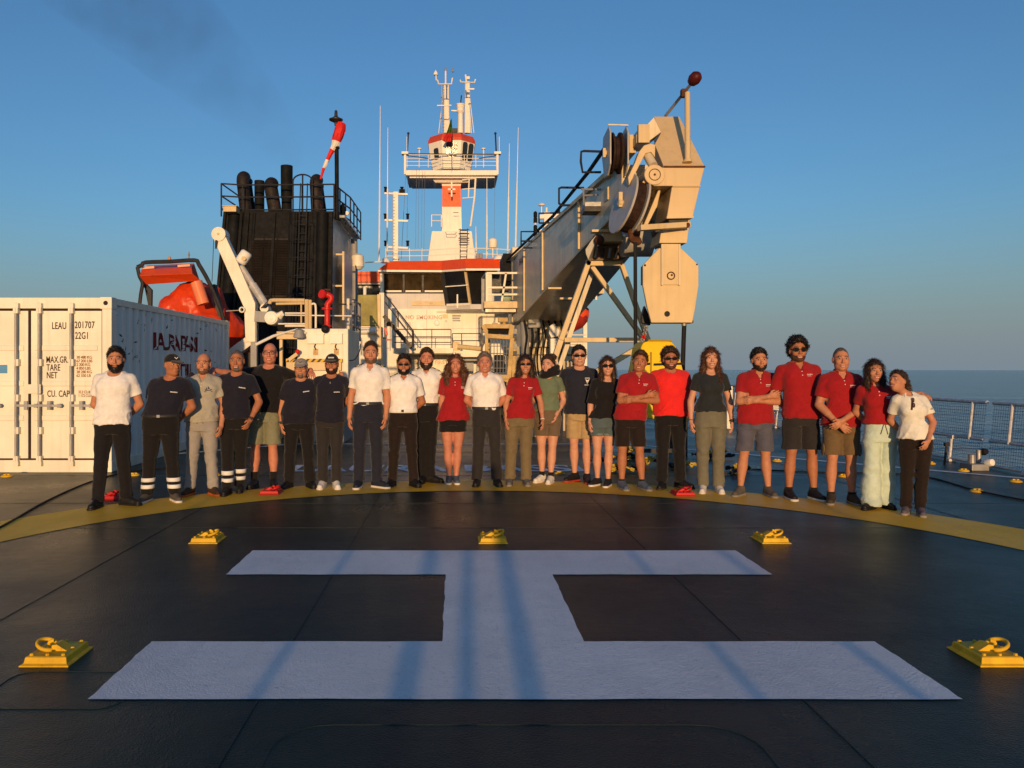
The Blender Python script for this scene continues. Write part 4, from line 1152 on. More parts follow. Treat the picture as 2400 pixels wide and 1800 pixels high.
# lettering, door, panels on the wall
NS = mat('faded_red_lettering', (.66, .46, .36), .6, var=.5, nscale=6)
def stext(s, px, py, hpx, cond=.9, m=NS):
    p = W(px, py, Ys); text_mesh(s, hpx / F * Ys / .70, m, 'lettering', SS, (p.x, Ys - .001, p.z), (1, 0, 0), (0, 0, 1), condense=cond, depth=.02, bold=.03, spacing=1.08)
stext('NO SMOKING', 950, 748, 9.0, 1.0)
stext('SAFETY FIRST', 972, 853, 8.5, 1.0)
for px0, px1, py0, py1, nm, m in ((965, 1040, 705, 716, 'name_board', CREAM), (977, 992, 755, 773, 'notice_board', WHITE2), (1023, 1049, 729, 733, 'vent', SGREY), (1037, 1050, 737, 746, 'louvre_panel', CREAM), (1060, 1080, 738, 742, 'louvre_panel', GREY), (1060, 1078, 744, 748, 'louvre_panel', GREY), (1061, 1079, 750, 753, 'louvre_panel', GREY), (949, 963, 755, 765, 'panel', SGREY), (1043, 1048, 750, 755, 'panel', SGREY)):
    q = MB(); q.span((xx(px0), Ys - .06, zz(py1)), (xx(px1), Ys - .003, zz(py0))); q.build(nm, m, SS)
text_mesh('LAURA BASSI', 4.2 / F * Ys / .7, NS, 'lettering', SS, (xx(984), Ys - .06, zz(712.5)), (1, 0, 0), (0, 0, 1), condense=1.0, depth=.006)
q = MB(); q.lathe([(.16, 0), (.16, .05), (.10, .09)], W(1024, 757, Ys), (0, -1, 0), 16); q.build('round_lamp', WHITE2, SS)
for px in (1000, 1117, 1141):
    q = MB(); q.span((xx(px) - .02, Ys - .015, 1), (xx(px) + .02, Ys - .001, zz(726))); q.build('plate_seam', SGREY, SS)
for py in (770, 790): 
    q = MB(); q.span((xx(925), Ys - .012, zz(py) - .015), (xx(1130), Ys - .001, zz(py) + .015)); q.build('plate_seam', SGREY, SS)
# boat-deck platform with railing in front of the wall
Yg = 38.0
q = MB(); q.span((xx(920, Yg), Yg, zz(828, Yg)), (xx(1062, Yg), Ys - .02, zz(816, Yg))); q.build('balcony', SW, SS)
q = MB(); q.span((xx(1062, Yg), Yg + .5, zz(836, Yg)), (xx(1135, Yg), Ys - .02, zz(822, Yg))); q.build('balcony', SW, SS)
DKR = mat('dark_handrail', (.06, .05, .045), .5)
def rail_run(pts, hs, m, name='railing', r=.022, par=SS, posts=True):
    q = MB()
    for h_ in hs: q.tube([p + Vector((0, 0, h_)) for p in pts], r, 5)
    if posts:
        for p in pts: q.tube([p, p + Vector((0, 0, max(hs)))], r, 5)
    return q.build(name, m, par)
g0 = lambda px: Vector((xx(px, Yg), Yg + .05, zz(816, Yg)))
rail_run([g0(923), g0(966), g0(1012), g0(1057)], (.9, .55, .28), DKR)
g1 = lambda px: Vector((xx(px, Yg), Yg + .55, zz(822, Yg)))
rail_run([g1(1060), g1(1082), g1(1127)], (.85, .5), DKR)
q = MB(); q.span((xx(1060, Yg), Yg + .7, zz(822, Yg)), (xx(1078, Yg), Yg + 1.2, zz(800, Yg))); q.cyl(W(1072, 812, Yg + .4), W(1132, 818, Yg + .4), .12, n=12); q.build('winch', CREAM, SS)
q = MB(); q.span((xx(1075, Yg), Yg + 1.8, zz(845, Yg)), (xx(1125, Yg), Yg + 2.0, zz(838, Yg))); q.span((xx(1085, Yg), Yg + 1.5, zz(870, Yg)), (xx(1112, Yg), Yg + 2, zz(850, Yg))); q.build('shelf', GREY, SS)
# stairway
ST = thing('stairway', 'steep white stairway with dark handrails going up to the wheelhouse', 'stairs', W(930, 861, 36))
Yt = 36.0
top_, bot_ = W(899, 740, Yt), W(963, 814, Yt)
for dy in (0, .8):
    q = MB(); q.bar(top_ + Vector((0, dy, 0)), bot_ + Vector((0, dy, 0)), .05, .16); q.build('stringer', DKR, ST)
for i in range(1, 12):
    p = top_.lerp(bot_, i / 12); q = MB(); q.box(p + Vector((0, .4, 0)), (.24, .75, .03)); q.build('tread', SGREY, ST)
for dy in (0, .8):
    q = MB(); o_ = Vector((0, dy, 0)); a, b = W(901, 689, Yt) + o_, W(967, 774, Yt) + o_
    q.tube([a, b, b + Vector((0, 0, -.75))], .028, 6); q.tube([a.lerp(b, .45), a.lerp(b, .45) - Vector((0, 0, .75))], .022, 5); q.tube([a - Vector((0, 0, .35)), b - Vector((0, 0, .35))], .016, 5); q.build('handrail', DKR, ST)
q = MB(); q.span((xx(889, Yt), Yt, zz(790, Yt)), (xx(900, Yt), Yt + 2.2, zz(686, Yt))); q.build('landing_wall', SW, ST)
# roof railings and small masts on the wheelhouse top
q = MB()
for py in (585, 598): q.tube([W(904, py + 2, Ys), W(1010, py + 1, Ys), W(1068, py - 3, Ys), W(1140, py - 3, Ys), W(1205, py + 1, Ys)], .022, 5)
for px in (904, 931, 960, 989, 1068, 1112, 1140, 1165, 1200): q.tube([W(px, 612, Ys), W(px, 582, Ys)], .02, 5)
q.tube([W(820, 618, Ys), W(904, 612, Ys)], .03, 5)
q.build('roof_railing', SW, SS)
q = MB(); q.lathe([(.03, 0), (.04, .5), (.20, .52), (.23, .6), (.23, .95), (.15, 1.02)], W(1155, 604, Ys), n=16); tag(q.build('satcom_drum', SW, smooth=40), 'cream drum-shaped aerial on the orange-edged roof', 'aerial')
for px in (1120, 1127):
    q = MB(); q.cyl(W(px, 606, Ys), W(px, 594, Ys), .10, n=10); tag(q.build('vent_drum', GREY), 'small grey vent cowl on the wheelhouse roof next to the drum aerial', 'vent', 'small vent cowls on the roof')

# ================================================================ mast tower with lookout cabin
Yk = 47.0
MT = thing('mast_tower', 'white mast tower with an orange band and an eight-sided lookout cabin on a wide platform', 'mast', (W(1058, 0, Yk).x, Yk, 0))
MW = mat('mast_white', (.82, .77, .66), .45, var=.06, streak=.2, rust=.15, nscale=.8)
def K(x, y): return (850 + x * .3014, 130 + y * .3014)      # survey of the mast close-up
def KW(x, y, Y=Yk): return W(*K(x, y), Y)
def frustum(q, xl0, xr0, y0, xl1, xr1, y1, dpt, Y=Yk):
    a, b, c, d = KW(xl0, y0, Y), KW(xr0, y0, Y), KW(xr1, y1, Y), KW(xl1, y1, Y)
    k0 = (b.x - a.x) / 2; k1 = (c.x - d.x) / 2; cy = Y + dpt
    q.loft([[Vector((a.x, cy - k0 * .8, a.z)), Vector((b.x, cy - k0 * .8, a.z)), Vector((b.x, cy + k0 * .8, a.z)), Vector((a.x, cy + k0 * .8, a.z))], [Vector((d.x, cy - k1 * .8, d.z)), Vector((c.x, cy - k1 * .8, d.z)), Vector((c.x, cy + k1 * .8, d.z)), Vector((d.x, cy + k1 * .8, d.z))]])
    return q
frustum(MB(), 497, 884, 1610, 533, 852, 1338, 2.2).build('base', MW, MT, bevel=.03)
frustum(MB(), 612, 772, 1338, 614, 768, 1131, 2.2).build('column', MW, MT)
frustum(MB(), 614, 768, 1131, 614, 764, 962, 2.2).build('orange_band', mat('orange_band_paint', (.72, .12, .03), .45, var=.15, rust=.3), MT)
frustum(MB(), 614, 764, 962, 606, 772, 930, 2.2).build('column_head', MW, MT)
frustum(MB(), 560, 820, 945, 540, 840, 925, 2.2).build('bracket', MW, MT)
q = MB(); a, b = KW(330, 912), KW(1057, 872); q.span((a.x, Yk + .6, a.z), (b.x, Yk + 4.0, b.z)); q.build('platform', MW, MT, bevel=.03)
q = MB(); a, b = KW(345, 924), KW(1045, 913); q.span((a.x + .1, Yk + .9, a.z), (b.x - .1, Yk + 3.8, b.z)); q.build('platform_girder', MW, MT)
# cross on the band
q = MB(); q.box(KW(692, 1040, Yk + .85), (.09, .02, .9)); q.box(KW(692, 1040, Yk + .85), (.45, .02, .09)); q.build('cross_mark', MW, MT)
# cabin
cc = KW(692, 0, Yk + 2.2); 
def oct_(r, z, sq=1.0, cx=cc.x, cy=Yk + 2.3): return [Vector((cx + r * math.cos(R(22.5 + 45 * k)), cy + r * sq * math.sin(R(22.5 + 45 * k)), z)) for k in range(8)]
rK = lambda w_: w_ * .3014 / F * (Yk + 1) / 2 / math.cos(R(22.5))
zc = lambda y: KW(0, y, Yk + 1).z
q = MB(); q.loft([oct_(rK(290), zc(875)), oct_(rK(330), zc(790)), oct_(rK(366), zc(662))]); cab = q.build('cabin', MW, MT)
q = MB(); q.loft([oct_(rK(372), zc(662)), oct_(rK(372), zc(640)), oct_(rK(340), zc(606)), oct_(rK(250), zc(596))]); q.build('cabin_roof', mat('roof_red', (.55, .07, .04), .55), MT)
def facepatch(k, u0, u1, t0, t1, m, name, off=.03):
    """window on face k of the cabin, between fractions of its width and height"""
    lo, hi = oct_(rK(330) + off, zc(790)), oct_(rK(366) + off, zc(662))
    a, b, c, d = lo[k], lo[(k + 1) % 8], hi[(k + 1) % 8], hi[k]
    f = lambda u, t: a.lerp(b, u).lerp(d.lerp(c, u), t)
    n = 5; P = []
    rx = (u1 - u0) * .3; ry = (t1 - t0) * .18
    for cu, ct, a0 in ((u1 - rx, t1 - ry, 0), (u0 + rx, t1 - ry, 90), (u0 + rx, t0 + ry, 180), (u1 - rx, t0 + ry, 270)):
        for i in range(n + 1): an = R(a0 + 90 * i / n); P.append(f(cu + rx * math.cos(an), ct + ry * math.sin(an)))
    q = MB(); q.add(P, [tuple(range(len(P)))]); return q.build(name, m, cab)
GLM = mat('mirror_glass', (.05, .05, .05), .03, .0, spec=1.0)
facepatch(5, .22, .80, .02, .90, GLM, 'window'); facepatch(4, .35, .72, -.05, .62, GLASS, 'window'); facepatch(6, .12, .48, -.15, .95, GLASS, 'window'); facepatch(6, .55, .92, -.15, .95, GLASS, 'window'); facepatch(7, .1, .9, -.15, .95, GLASS, 'window')
q = MB()                                     # platform railing
for zK in (772, 800, 825, 855):
    q.tube([KW(336, zK, Yk + .7), KW(1050, zK, Yk + .7)], .02, 5)
for xK in (345, 440, 510, 615, 700, 790, 880, 940, 1040): q.tube([KW(xK, 872, Yk + .7), KW(xK, 768, Yk + .7)], .022, 5)
q.build('platform_railing', MW, MT)
q = MB(); q.tube([KW(345, 764, Yk + .65), KW(1030, 768, Yk + .65)], .025, 5); q.tube([KW(350, 780, Yk + .65), KW(510, 800, Yk + .65)], .025, 5); q.tube([KW(905, 800, Yk + .65), KW(1030, 782, Yk + .65)], .025, 5); q.build('cable', DARK, MT)
for x0_, x1_, y0_, y1_, w_ in ((345, 355, 770, 610, .09), (1040, 1032, 770, 610, .09)):
    q = MB(); q.tube([KW(x0_, 780, Yk + .7), KW(x1_, y1_, Yk + .7)], .05, 6); q.ball(KW(x1_, y1_ - 4, Yk + .7), .08, 8, 6); q.build('lamp_post', DARK, MT)
for xK in (330, 1048):
    q = MB(); q.bar(KW(xK, 925, Yk + .6), KW(xK, 750, Yk + .6), .12); q.box(KW(xK, 762, Yk + .6), (.4, .4, .14)); q.tube([KW(xK + 14, 760, Yk + .6), KW(xK + 14, 632, Yk + .6)], .022, 5); q.build('end_post', MW, MT)
for xK in (440, 940):
    q = MB(); q.tube([KW(xK, 868, Yk + 1), KW(xK, 730, Yk + 1)], .04, 6); q.lathe([(.13, 0), (.13, .06)], KW(xK, 730, Yk + 1)); q.build('bollard_lamp', MW, MT)
# ladder, fairing and small rail on the tower base
q = MB()
for xK in (758, 808): q.tube([KW(xK, 1600, Yk + .2), KW(xK + (8 if xK == 808 else 0), 1345, Yk + .6)], .025, 5)
for i in range(11): q.tube([KW(758, 1590 - i * 23, Yk + .2 + i * .03), KW(810, 1590 - i * 23, Yk + .2 + i * .03)], .03, 5)
for yK in (1355, 1385, 1425, 1440): q.tube([KW(745, yK, Yk + .1), KW(830, yK, Yk + .1)], .022, 5)
q.build('ladder', DKR, MT)
q = MB()
for xK in (536, 612): q.tube([KW(xK, 1332, Yk + 1), KW(xK, 1240, Yk + 1)], .035, 5)
for yK in (1240, 1285): q.tube([KW(536, yK, Yk + 1), KW(612, yK, Yk + 1)], .025, 5)
q.build('tower_rail', MW, MT)
q = MB(); q.tube([KW(880, 915, Yk + 1), KW(870, 1100, Yk + 1), KW(838, 1330, Yk + 1)], .06, 8)
for yK in (965, 1040, 1110): q.tube([KW(775, yK, Yk + 1), KW(872, yK - 8, Yk + 1)], .03, 6)
q.tube([KW(828, 960, Yk + 1), KW(822, 1105, Yk + 1)], .04, 6); q.build('stay_frame', MW, MT)
q = MB(); q.tube([KW(645, 1375, Yk + .5), KW(650, 1390, Yk + .4), KW(722, 1390, Yk + .4), KW(728, 1375, Yk + .5)], .02, 5); q.tube([KW(705, 1222, Yk + .9), KW(745, 1222, Yk + .9)], .02, 5); q.build('grab_rail', DKR, MT)
q = MB(); q.box(KW(715, 590, Yk + 1.2), (.35, .3, .3)); q.build('searchlight', DARK, MT)
# two pole masts on top of the cabin
def pole_mast(xk, ytop, spread, lab, ladder):
    t = thing('aerial_mast', lab, 'mast', KW(xk, 605, Yk + 2.3), 'aerial masts on the lookout cabin')
    q = MB(); q.tube([KW(xk, 605, Yk + 2.3), KW(xk, ytop, Yk + 2.3)], [.14, .10], 8); q.tube([KW(xk + 20, 605, Yk + 2.3), KW(xk + 16, ytop, Yk + 2.3)], [.10, .08], 8); q.build('pole', MW, t)
    q = MB()
    for s_ in spread: q.tube([KW(xk + s_ * 1.6, 605, Yk + 2.0), KW(xk + s_ * .35, ytop + 20, Yk + 2.3)], .025, 5)
    q.build('stay', MW, t)
    if ladder:
        q = MB()
        for i in range(16): q.tube([KW(xk - 34 + i * .3, 595 - i * 23, Yk + 2), KW(xk - 12, 595 - i * 23, Yk + 2)], .025, 4)
        q.tube([KW(xk - 34, 600, Yk + 2), KW(xk - 30, ytop, Yk + 2)], .03, 5); q.build('ladder', mat('mast_grey', (.35, .35, .36), .5), t)
    return t
m1 = pole_mast(645, 220, (-34, 22), 'taller white aerial mast with a ladder and three-armed head on the lookout cabin', True)
q = MB(); q.tube([KW(570, 140), KW(572, 190), KW(584, 195), KW(590, 222), KW(690, 222), KW(698, 175)], .045, 6); q.tube([KW(645, 225), KW(645, 110)], .05, 6); q.build('head_arm', MW, m1)
for xK, yK, r in ((568, 140, .13), (645, 108, .07), (702, 115, .07)):
    q = MB(); q.lathe([(r, -.10), (r, .0), (r * .6, .10), (.01, .2)], KW(xK, yK), n=10); q.build('aerial_dome', STEEL if r < .1 else WHITE2, m1)
q = MB(); q.bar(KW(578, 390), KW(690, 388), .06); q.build('cross_arm', MW, m1)
m2 = pole_mast(808, 205, (24, 36), 'shorter white aerial mast with a forked head on the lookout cabin', False)
q = MB(); q.tube([KW(757, 190), KW(765, 207), KW(870, 210), KW(877, 185)], .04, 6); q.tube([KW(808, 215), KW(800, 150)], .05, 6); q.box(KW(820, 175), (.18, .1, .16)); q.bar(KW(820, 262), KW(868, 262), .08); q.build('head_arm', MW, m2)
t = thing('radar_post', 'thick white post with a flat ring top and dark whip between the two aerial masts', 'post', KW(760, 605, Yk + 2.3))
q = MB(); q.lathe([(.17, 0), (.15, zc(450) - zc(605)), (.26, zc(430) - zc(605)), (.2, zc(410) - zc(605)), (.26, zc(395) - zc(605)), (.22, zc(385) - zc(605)), (.27, zc(380) - zc(605)), (.27, zc(374) - zc(605))], KW(760, 605, Yk + 2.3), n=16); q.build('post', MW, t, smooth=30)
q = MB(); q.tube([KW(762, 374, Yk + 2.3), KW(768, 310, Yk + 2.3)], .04, 6); q.build('whip', DARK, t)
q = MB(); q.bar(KW(690, 430, Yk + 2.3), KW(735, 432, Yk + 2.3), .08); q.build('bracket', MW, t)
# flag
FLG = thing('flag', 'green and red flag drooping in front of the lookout cabin', 'flag', KW(692, 500, Yk - .2))
def cloth(P, Y, m, name, par):
    q = MB(); rows = []
    for (xl, xr, y) in P: rows.append([KW(xl + (xr - xl) * i / 8, y, Y + .10 * math.sin(i * 1.6 + y * .02)) for i in range(9)])
    q.loft(rows, cap=False, closed=False); o = q.build(name, m, par, smooth=True)
    sm = o.modifiers.new('thickness', 'SOLIDIFY'); sm.thickness = .012
cloth([(684, 690, 500), (668, 697, 555), (652, 697, 602)], Yk - .2, mat('flag_green', (.05, .14, .03), .8), 'green_part', FLG)
cloth([(652, 697, 602), (628, 697, 640), (618, 697, 662), (640, 690, 672)], Yk - .2, mat('flag_red', (.55, .03, .02), .8), 'red_part', FLG)
q = MB(); q.tube([KW(692, 490, Yk - .2), KW(692, 880, Yk - .2)], .012, 4); q.build('halyard', DARK, FLG)
# whip aerials
for xb_, yb_, xt_, yt_, Y, lb in ((128, 1600, 137, 390, Ys + .6, 'tallest white whip aerial, beside the funnel'), (190, 1560, 196, 560, Ys + .8, 'white whip aerial behind the small signal mast'), (966, 1570, 966, 945, Ys + .6, 'thin white whip aerial under the lookout platform end'),
                                  (1127, 1560, 1141, 685, Ys + .6, 'white whip aerial farther from the crane boom'), (1188, 1540, 1210, 560, Ys + .6, 'white whip aerial with a bracket beside the crane boom'), (884, 1590, 880, 1330, Ys + .8, 'short white whip aerial by the mast foot')):
    a, b = KW(xb_, yb_, Y), KW(xt_, yt_, Y); mid = a.lerp(b, .52)
    t = thing('whip_aerial', lb, 'aerial', a, 'whip aerials on the wheelhouse roof')
    q = MB(); q.tube([a, mid], [.05, .04], 6); q.build('base_rod', WHITE2, t); q = MB(); q.tube([mid, b], [.03, .014], 5); q.build('tip_rod', WHITE2, t)
q = MB()
for xa_, y0_, xb_, y1_, r_ in ((411, 1500, 419, 880, .008), (431, 1500, 439, 880, .008), (456, 1520, 464, 900, .008), (476, 1520, 484, 900, .008), (1021, 1520, 1029, 940, .008), (300, 1580, 335, 925, .012), (345, 1500, 350, 925, .01)):
    q = MB(); q.tube([KW(xa_, y0_, Yk - .5), KW(xb_, y1_, Yk + .6)], r_, 4); q.build('wire_aerial', STEEL, MT)
# signal mast left
SM = thing('signal_mast', 'white ladder mast with lamps on three cross arms, beside the whip aerials', 'mast', KW(256, 1600, Ys + 1))
q = MB(); q.bar(KW(258, 1600, Ys + 1), KW(258, 1062, Ys + 1), .26, .2); q.tube([KW(258, 1540, Ys + 1), KW(285, 1600, Ys + 1)], .05, 5); q.build('post', MW, SM)
q = MB(); q.tube([KW(236, 1590, Ys + .9), KW(236, 1080, Ys + .9)], .03, 5)
for i in range(20): q.tube([KW(234, 1580 - 25 * i, Ys + .9), KW(250, 1580 - 25 * i, Ys + .9)], .02, 4)
q.build('ladder', mat('mast_grey', (.35, .35, .36), .5), SM)
for yK, xl, xr, lamps in ((1072, 170, 350, (178, 305)), (1280, 172, 352, (176, 350)), (1490, 200, 352, (178, 350))):
    q = MB(); q.bar(KW(xl, yK, Ys + 1), KW(xr, yK + 8, Ys + 1), .10); arm_ = q.build('cross_arm', MW, SM)
    for lx in lamps:
        q = MB(); q.cyl(KW(lx, yK - 8, Ys + 1), KW(lx, yK - 40, Ys + 1), .075, n=10); q.lathe([(.1, 0), (.1, .05)], KW(lx, yK - 42, Ys + 1), n=10); q.build('lamp', BLACK, arm_)
    if yK == 1072: q = MB(); q.bar(KW(285, 1057, Ys + 1), KW(328, 1057, Ys + 1), .2); q.build('radar_bar', BLACK, arm_)
# signal lamps and sensors right, behind the boom
SG = thing('navigation_light_post', 'cream post with a stack of black navigation lights behind the crane boom', 'mast', W(1280, 560, 40))
def Z5(x, y, Y): return W(1150 + x * .3315, 150 + y * .3315, Y)
q = MB(); q.bar(Z5(397, 1200, 40), Z5(397, 1050, 40), .3); q.bar(Z5(340, 1082, 40), Z5(490, 1075, 40), .2); q.bar(Z5(330, 1182, 40), Z5(400, 1180, 40), .15); q.tube([Z5(395, 1055, 40), Z5(395, 1015, 40)], .05, 6); q.build('post', MW, SG)
for x, ys in ((316, (1065, 1105, 1160, 1200, 1250)), (477, (1045,))):
    for y in ys:
        q = MB(); q.lathe([(.10, -.13), (.10, .10), (.04, .17)], Z5(x, y, 40), n=10); q.build('lamp', BLACK, SG)
q = MB(); q.tube([Z5(316, 1260, 40), Z5(316, 1050, 40)], .05, 6); q.build('lamp_rod', MW, SG)
q = MB(); q.tube([Z5(360, 1060, 40), Z5(360, 1005, 40)], .03, 5); q.lathe([(.03, 0), (.16, .05), (.18, .1), (.1, .16)], Z5(360, 1008, 40), n=14); q.build('dish_aerial', MW, SG)
# ================================================================ big crane
CR = thing('deck_crane', 'huge cream deck crane, its folded boom resting toward the helideck', 'crane', (3.0, 30, 0))
# boom: box girder running toward the camera, deeper at the root
def boom(q, st):
    rg = []
    for Y, x0_, x1_, zb_, zt_ in st: rg.append([Vector((x0_, Y, zb_)), Vector((x1_, Y, zb_)), Vector((x1_, Y, zt_)), Vector((x0_, Y, zt_))])
    q.loft(rg); return q
ST_B = [(31.0, 2.25, 4.45, 3.3, 5.7), (29.0, 2.30, 4.40, 3.25, 5.75), (17.0, 3.18, 4.35, 4.62, 5.62), (15.6, 3.28, 4.30, 4.70, 5.56)]
boom(MB(), ST_B).build('boom', CREAM2, CR, bevel=.02)
def bp(Y, f, side=0):
    """point on the boom at distance Y, height fraction f, on its near-side face"""
    Ys_ = [s_[0] for s_ in ST_B][::-1]
    x = np.interp(Y, Ys_, [s_[1] for s_ in ST_B][::-1]); zb_ = np.interp(Y, Ys_, [s_[3] for s_ in ST_B][::-1]); zt_ = np.interp(Y, Ys_, [s_[4] for s_ in ST_B][::-1])
    return Vector((x - side, Y, zb_ + (zt_ - zb_) * f))
q = MB(); q.bar(bp(30.8, 1.03, .03), bp(16, 1.03, .03), .10, .10); q.bar(bp(30.8, -.01, .02), bp(16, -.01, .02), .06, .06); q.build('flange', CREAM, CR)
for Y in (27.5, 24.0, 19.2):
    q = MB(); q.bar(bp(Y, .04, .03), bp(Y, .97, .03), .05, .12, up=(0, 1, 0)); q.build('stiffener', CREAM, CR)
# faint lettering on the boom side
a = bp(28.7, .80, .012); b = bp(26.0, .80, .012)
text_mesh('BASSI', .30, mat('faded_boom_lettering', (.12, .11, .10), .6), 'lettering', CR, a, (b - a), (0, 0, 1), condense=1.6, depth=.012, bold=.03)
q = MB(); q.span((2.5, 29.5, 2.3), (4.3, 32.5, 3.3)); q.span((2.2, 31.01, 3.31), (4.5, 33.0, 6.3)); q.build('boom_root', CREAM2, CR, bevel=.05)
q = MB(); q.span((1.9, 31.5, 5.6), (4.1, 34, 6.1)); q.span((1.9, 31.3, 4.9), (2.6, 33, 5.6)); q.build('machinery_house', BLACK, CR)
q = MB(); q.lathe([(1.45, 0), (1.45, 2.0), (1.6, 2.05), (1.6, 2.35)], (3.5, 31.4, 0), n=32); q.build('pedestal', CREAM2, CR, smooth=40)
for x, r in ((2.55, .16), (3.9, .2)):
    q = MB(); q.cyl((x + .1, 29.5, .6), (x, 29.3, 3.3), r, n=16); q.build('slewing_pipe', CREAM if x > 3 else GREY, CR, smooth=40)
q = MB(); q.cyl((2.9, 29.6, 2.6), (2.95, 28.6, 3.6), .22, n=14); q.box((2.9, 28.9, 3.3), (.5, .35, .6)); q.build('boom_foot_bracket', GREY, CR)
for i in range(7):
    q = MB(); x = 2.5 + .22 * i; q.tube(spline([Vector((x, 28.9, 3.35)), Vector((x + .1, 28.7, 2.7)), Vector((x + .05, 29.0, 2.0 - .1 * (i % 3))), Vector((x + .2, 29.3, .9))], 4), .035, 6); q.build('hydraulic_hose', RUBBER, CR, smooth=True)
# cage platform of the operator
Yq = 30.0
q = MB(); a, b = W(1133, 725, Yq), W(1228, 709, Yq); q.span((a.x, Yq - .6, a.z), (b.x, Yq + .8, b.z)); cg = q.build('operator_platform', CREAM, CR, bevel=.02)
q = MB(); a, b = W(1137, 733, Yq), W(1207, 726, Yq); q.span((a.x, Yq - .4, a.z), (b.x, Yq + .7, b.z)); q.build('platform_beam', CREAM2, CR)
CG = [((1141, 640), (1141, 709)), ((1215, 612), (1215, 709)), ((1141, 640), (1216, 640)), ((1141, 674), (1216, 674)), ((1141, 691), (1216, 690)), ((1186, 640), (1176, 706)), ((1216, 612), (1218, 612))]
for (p0, p1) in CG[:-1]:
    q = MB(); q.bar(W(*p0, Yq - .55), W(*p1, Yq - .55), .09 if p0[0] == p1[0] else .07); q.build('platform_rail', WHITE, cg)
q = MB(); q.bar(W(1132, 652, Yq + .2), W(1132, 730, Yq + .2), .12); q.bar(W(1132, 652, Yq + .2), W(1141, 640, Yq - .5), .09); q.build('platform_rail', GREY, cg)
q = MB(); q.ball(W(1186, 697, Yq - .1), (.22, .2, .2), 12, 8); q.build('seat', mat('pale_green_seat', (.35, .45, .33), .6), cg)
# operator cab of the small loader
Yl = 25.5
LD = thing('operator_cab', 'yellow-framed open operator cab with a wire grille front, below the crane platform', 'cab', W(1165, 861, Yl))
LD.location.z = 0
YC = mat('machine_yellow', (.48, .32, .11), .45, var=.2, rust=.3)
def LW(x, y, Y=Yl): return W(1100 + x * .1567, 700 + y * .1567, Y)
for p0, p1, w_ in (((205, 395), (255, 500), .16), ((255, 490), (258, 1180), .10), ((590, 1180), (640, 590), .14), ((640, 395), (612, 590), .16), ((225, 412), (640, 415), .10), ((255, 555), (615, 580), .16), ((258, 1160), (600, 1170), .22)):
    q = MB(); q.bar(LW(*p0), LW(*p1), w_, .14); q.build('frame', YC, LD, bevel=.01)
q = MB()
for i in range(7): q.tube([LW(275 + 48 * i, 585, Yl + .05), LW(275 + 46 * i, 1120, Yl + .05)], .014, 5)
for i in range(5): q.tube([LW(268, 600 + i * 110, Yl + .05), LW(575, 600 + i * 110, Yl + .05)], .014, 5)
q.build('grille', STEEL, LD)
q = MB(); a, b = LW(250, 530, Yl + .25), LW(590, 425, Yl + .25); q.span((a.x, Yl + .2, a.z), (b.x, Yl + .25, b.z)); q.build('windscreen', DKGLASS, LD)
q = MB(); a, b = LW(370, 1100, Yl + .6), LW(530, 840, Yl + .6); q.span((a.x, Yl + .5, a.z), (b.x, Yl + 1, b.z)); q.build('seat', RUBBER, LD, bevel=.05)
q = MB(); a, b = LW(270, 1190, Yl + 1.3), LW(640, 600, Yl + 1.3); q.span((a.x, Yl + 1.25, a.z - 1.2), (a.x + .1, Yl + 1.35, b.z)); q.span((b.x - .1, Yl + .2, 0), (b.x + .05, Yl + 1.35, b.z)); q.span((a.x, Yl + .05, 0), (b.x, Yl + 1.3, a.z)); q.build('body', YC, LD, bevel=.02)
q = MB(); a, b = LW(430, 350), LW(580, 280); q.span((a.x, Yl, a.z), (b.x, Yl + .2, b.z)); q.cyl(LW(520, 350, Yl + .1), LW(520, 410, Yl + .1), .06, n=10); q.build('work_light', YC, LD, bevel=.02)
q = MB(); a, b = LW(345, 405), LW(430, 360); q.span((a.x, Yl, a.z), (b.x, Yl + .2, b.z)); q.build('work_light', GREY, LD)
q = MB(); q.bar(LW(190, 400, Yl + .3), LW(185, 790, Yl + .3), .06); q.bar(LW(245, 600, Yl + .3), LW(170, 790, Yl + .3), .04); q.build('strut', DARK, LD)
for i in range(4):
    q = MB(); q.box(LW(680, 490 + i * 110, Yl + .2), (.13, .12, .16)); q.build('valve', DARK if i % 2 else GREY, LD)
q = MB()
random.seed(2)
for i in range(40):
    p = LW(random.uniform(480, 600), random.uniform(1210, 1650), Yl - .2 + random.uniform(0, .5)); q.box(p, (random.uniform(.04, .16),) * 2 + (random.uniform(.04, .14),), Matrix.Rotation(random.uniform(0, 3), 3, 'X'))
q.build('hydraulics', DARK, LD)
# boom-top rails, walkway basket, junction box
for (pts_, r) in (([(637, 690), (640, 620), (660, 615), (860, 622)], .028), ([(637, 690), (650, 765), (780, 765)], .028)):
    q = MB(); q.tube([Z5(x, y, 17.5) for x, y in pts_], r, 6); q.build('hand_hoop', DARK, CR)
for P5, Y in (([(500, 1000), (483, 985), (483, 880), (500, 873), (660, 876)], 20), ([(500, 1000), (560, 998)], 20), ([(215, 1280), (215, 1185), (345, 1185)], 26), ([(215, 1252), (330, 1252)], 26), ([(230, 1300), (300, 1300)], 26), ([(342, 1125), (342, 1055), (500, 1052)], 24), ([(342, 1125), (430, 1122)], 24)):
    q = MB(); q.tube([Z5(x, y, Y) for x, y in P5], .030, 6); q.build('hand_hoop', DARK, CR)
Yh = 17.2
q = MB(); a, b = Z5(668, 1005, Yh), Z5(808, 975, Yh); q.span((a.x, Yh, a.z), (b.x, Yh + .5, b.z)); bk = q.build('maintenance_basket', STEEL, CR)
q = MB(); a, b = Z5(664, 1040, Yh), Z5(800, 1008, Yh); q.span((a.x, Yh, a.z), (b.x, Yh + .5, b.z)); q.build('basket_floor', DARK, CR)
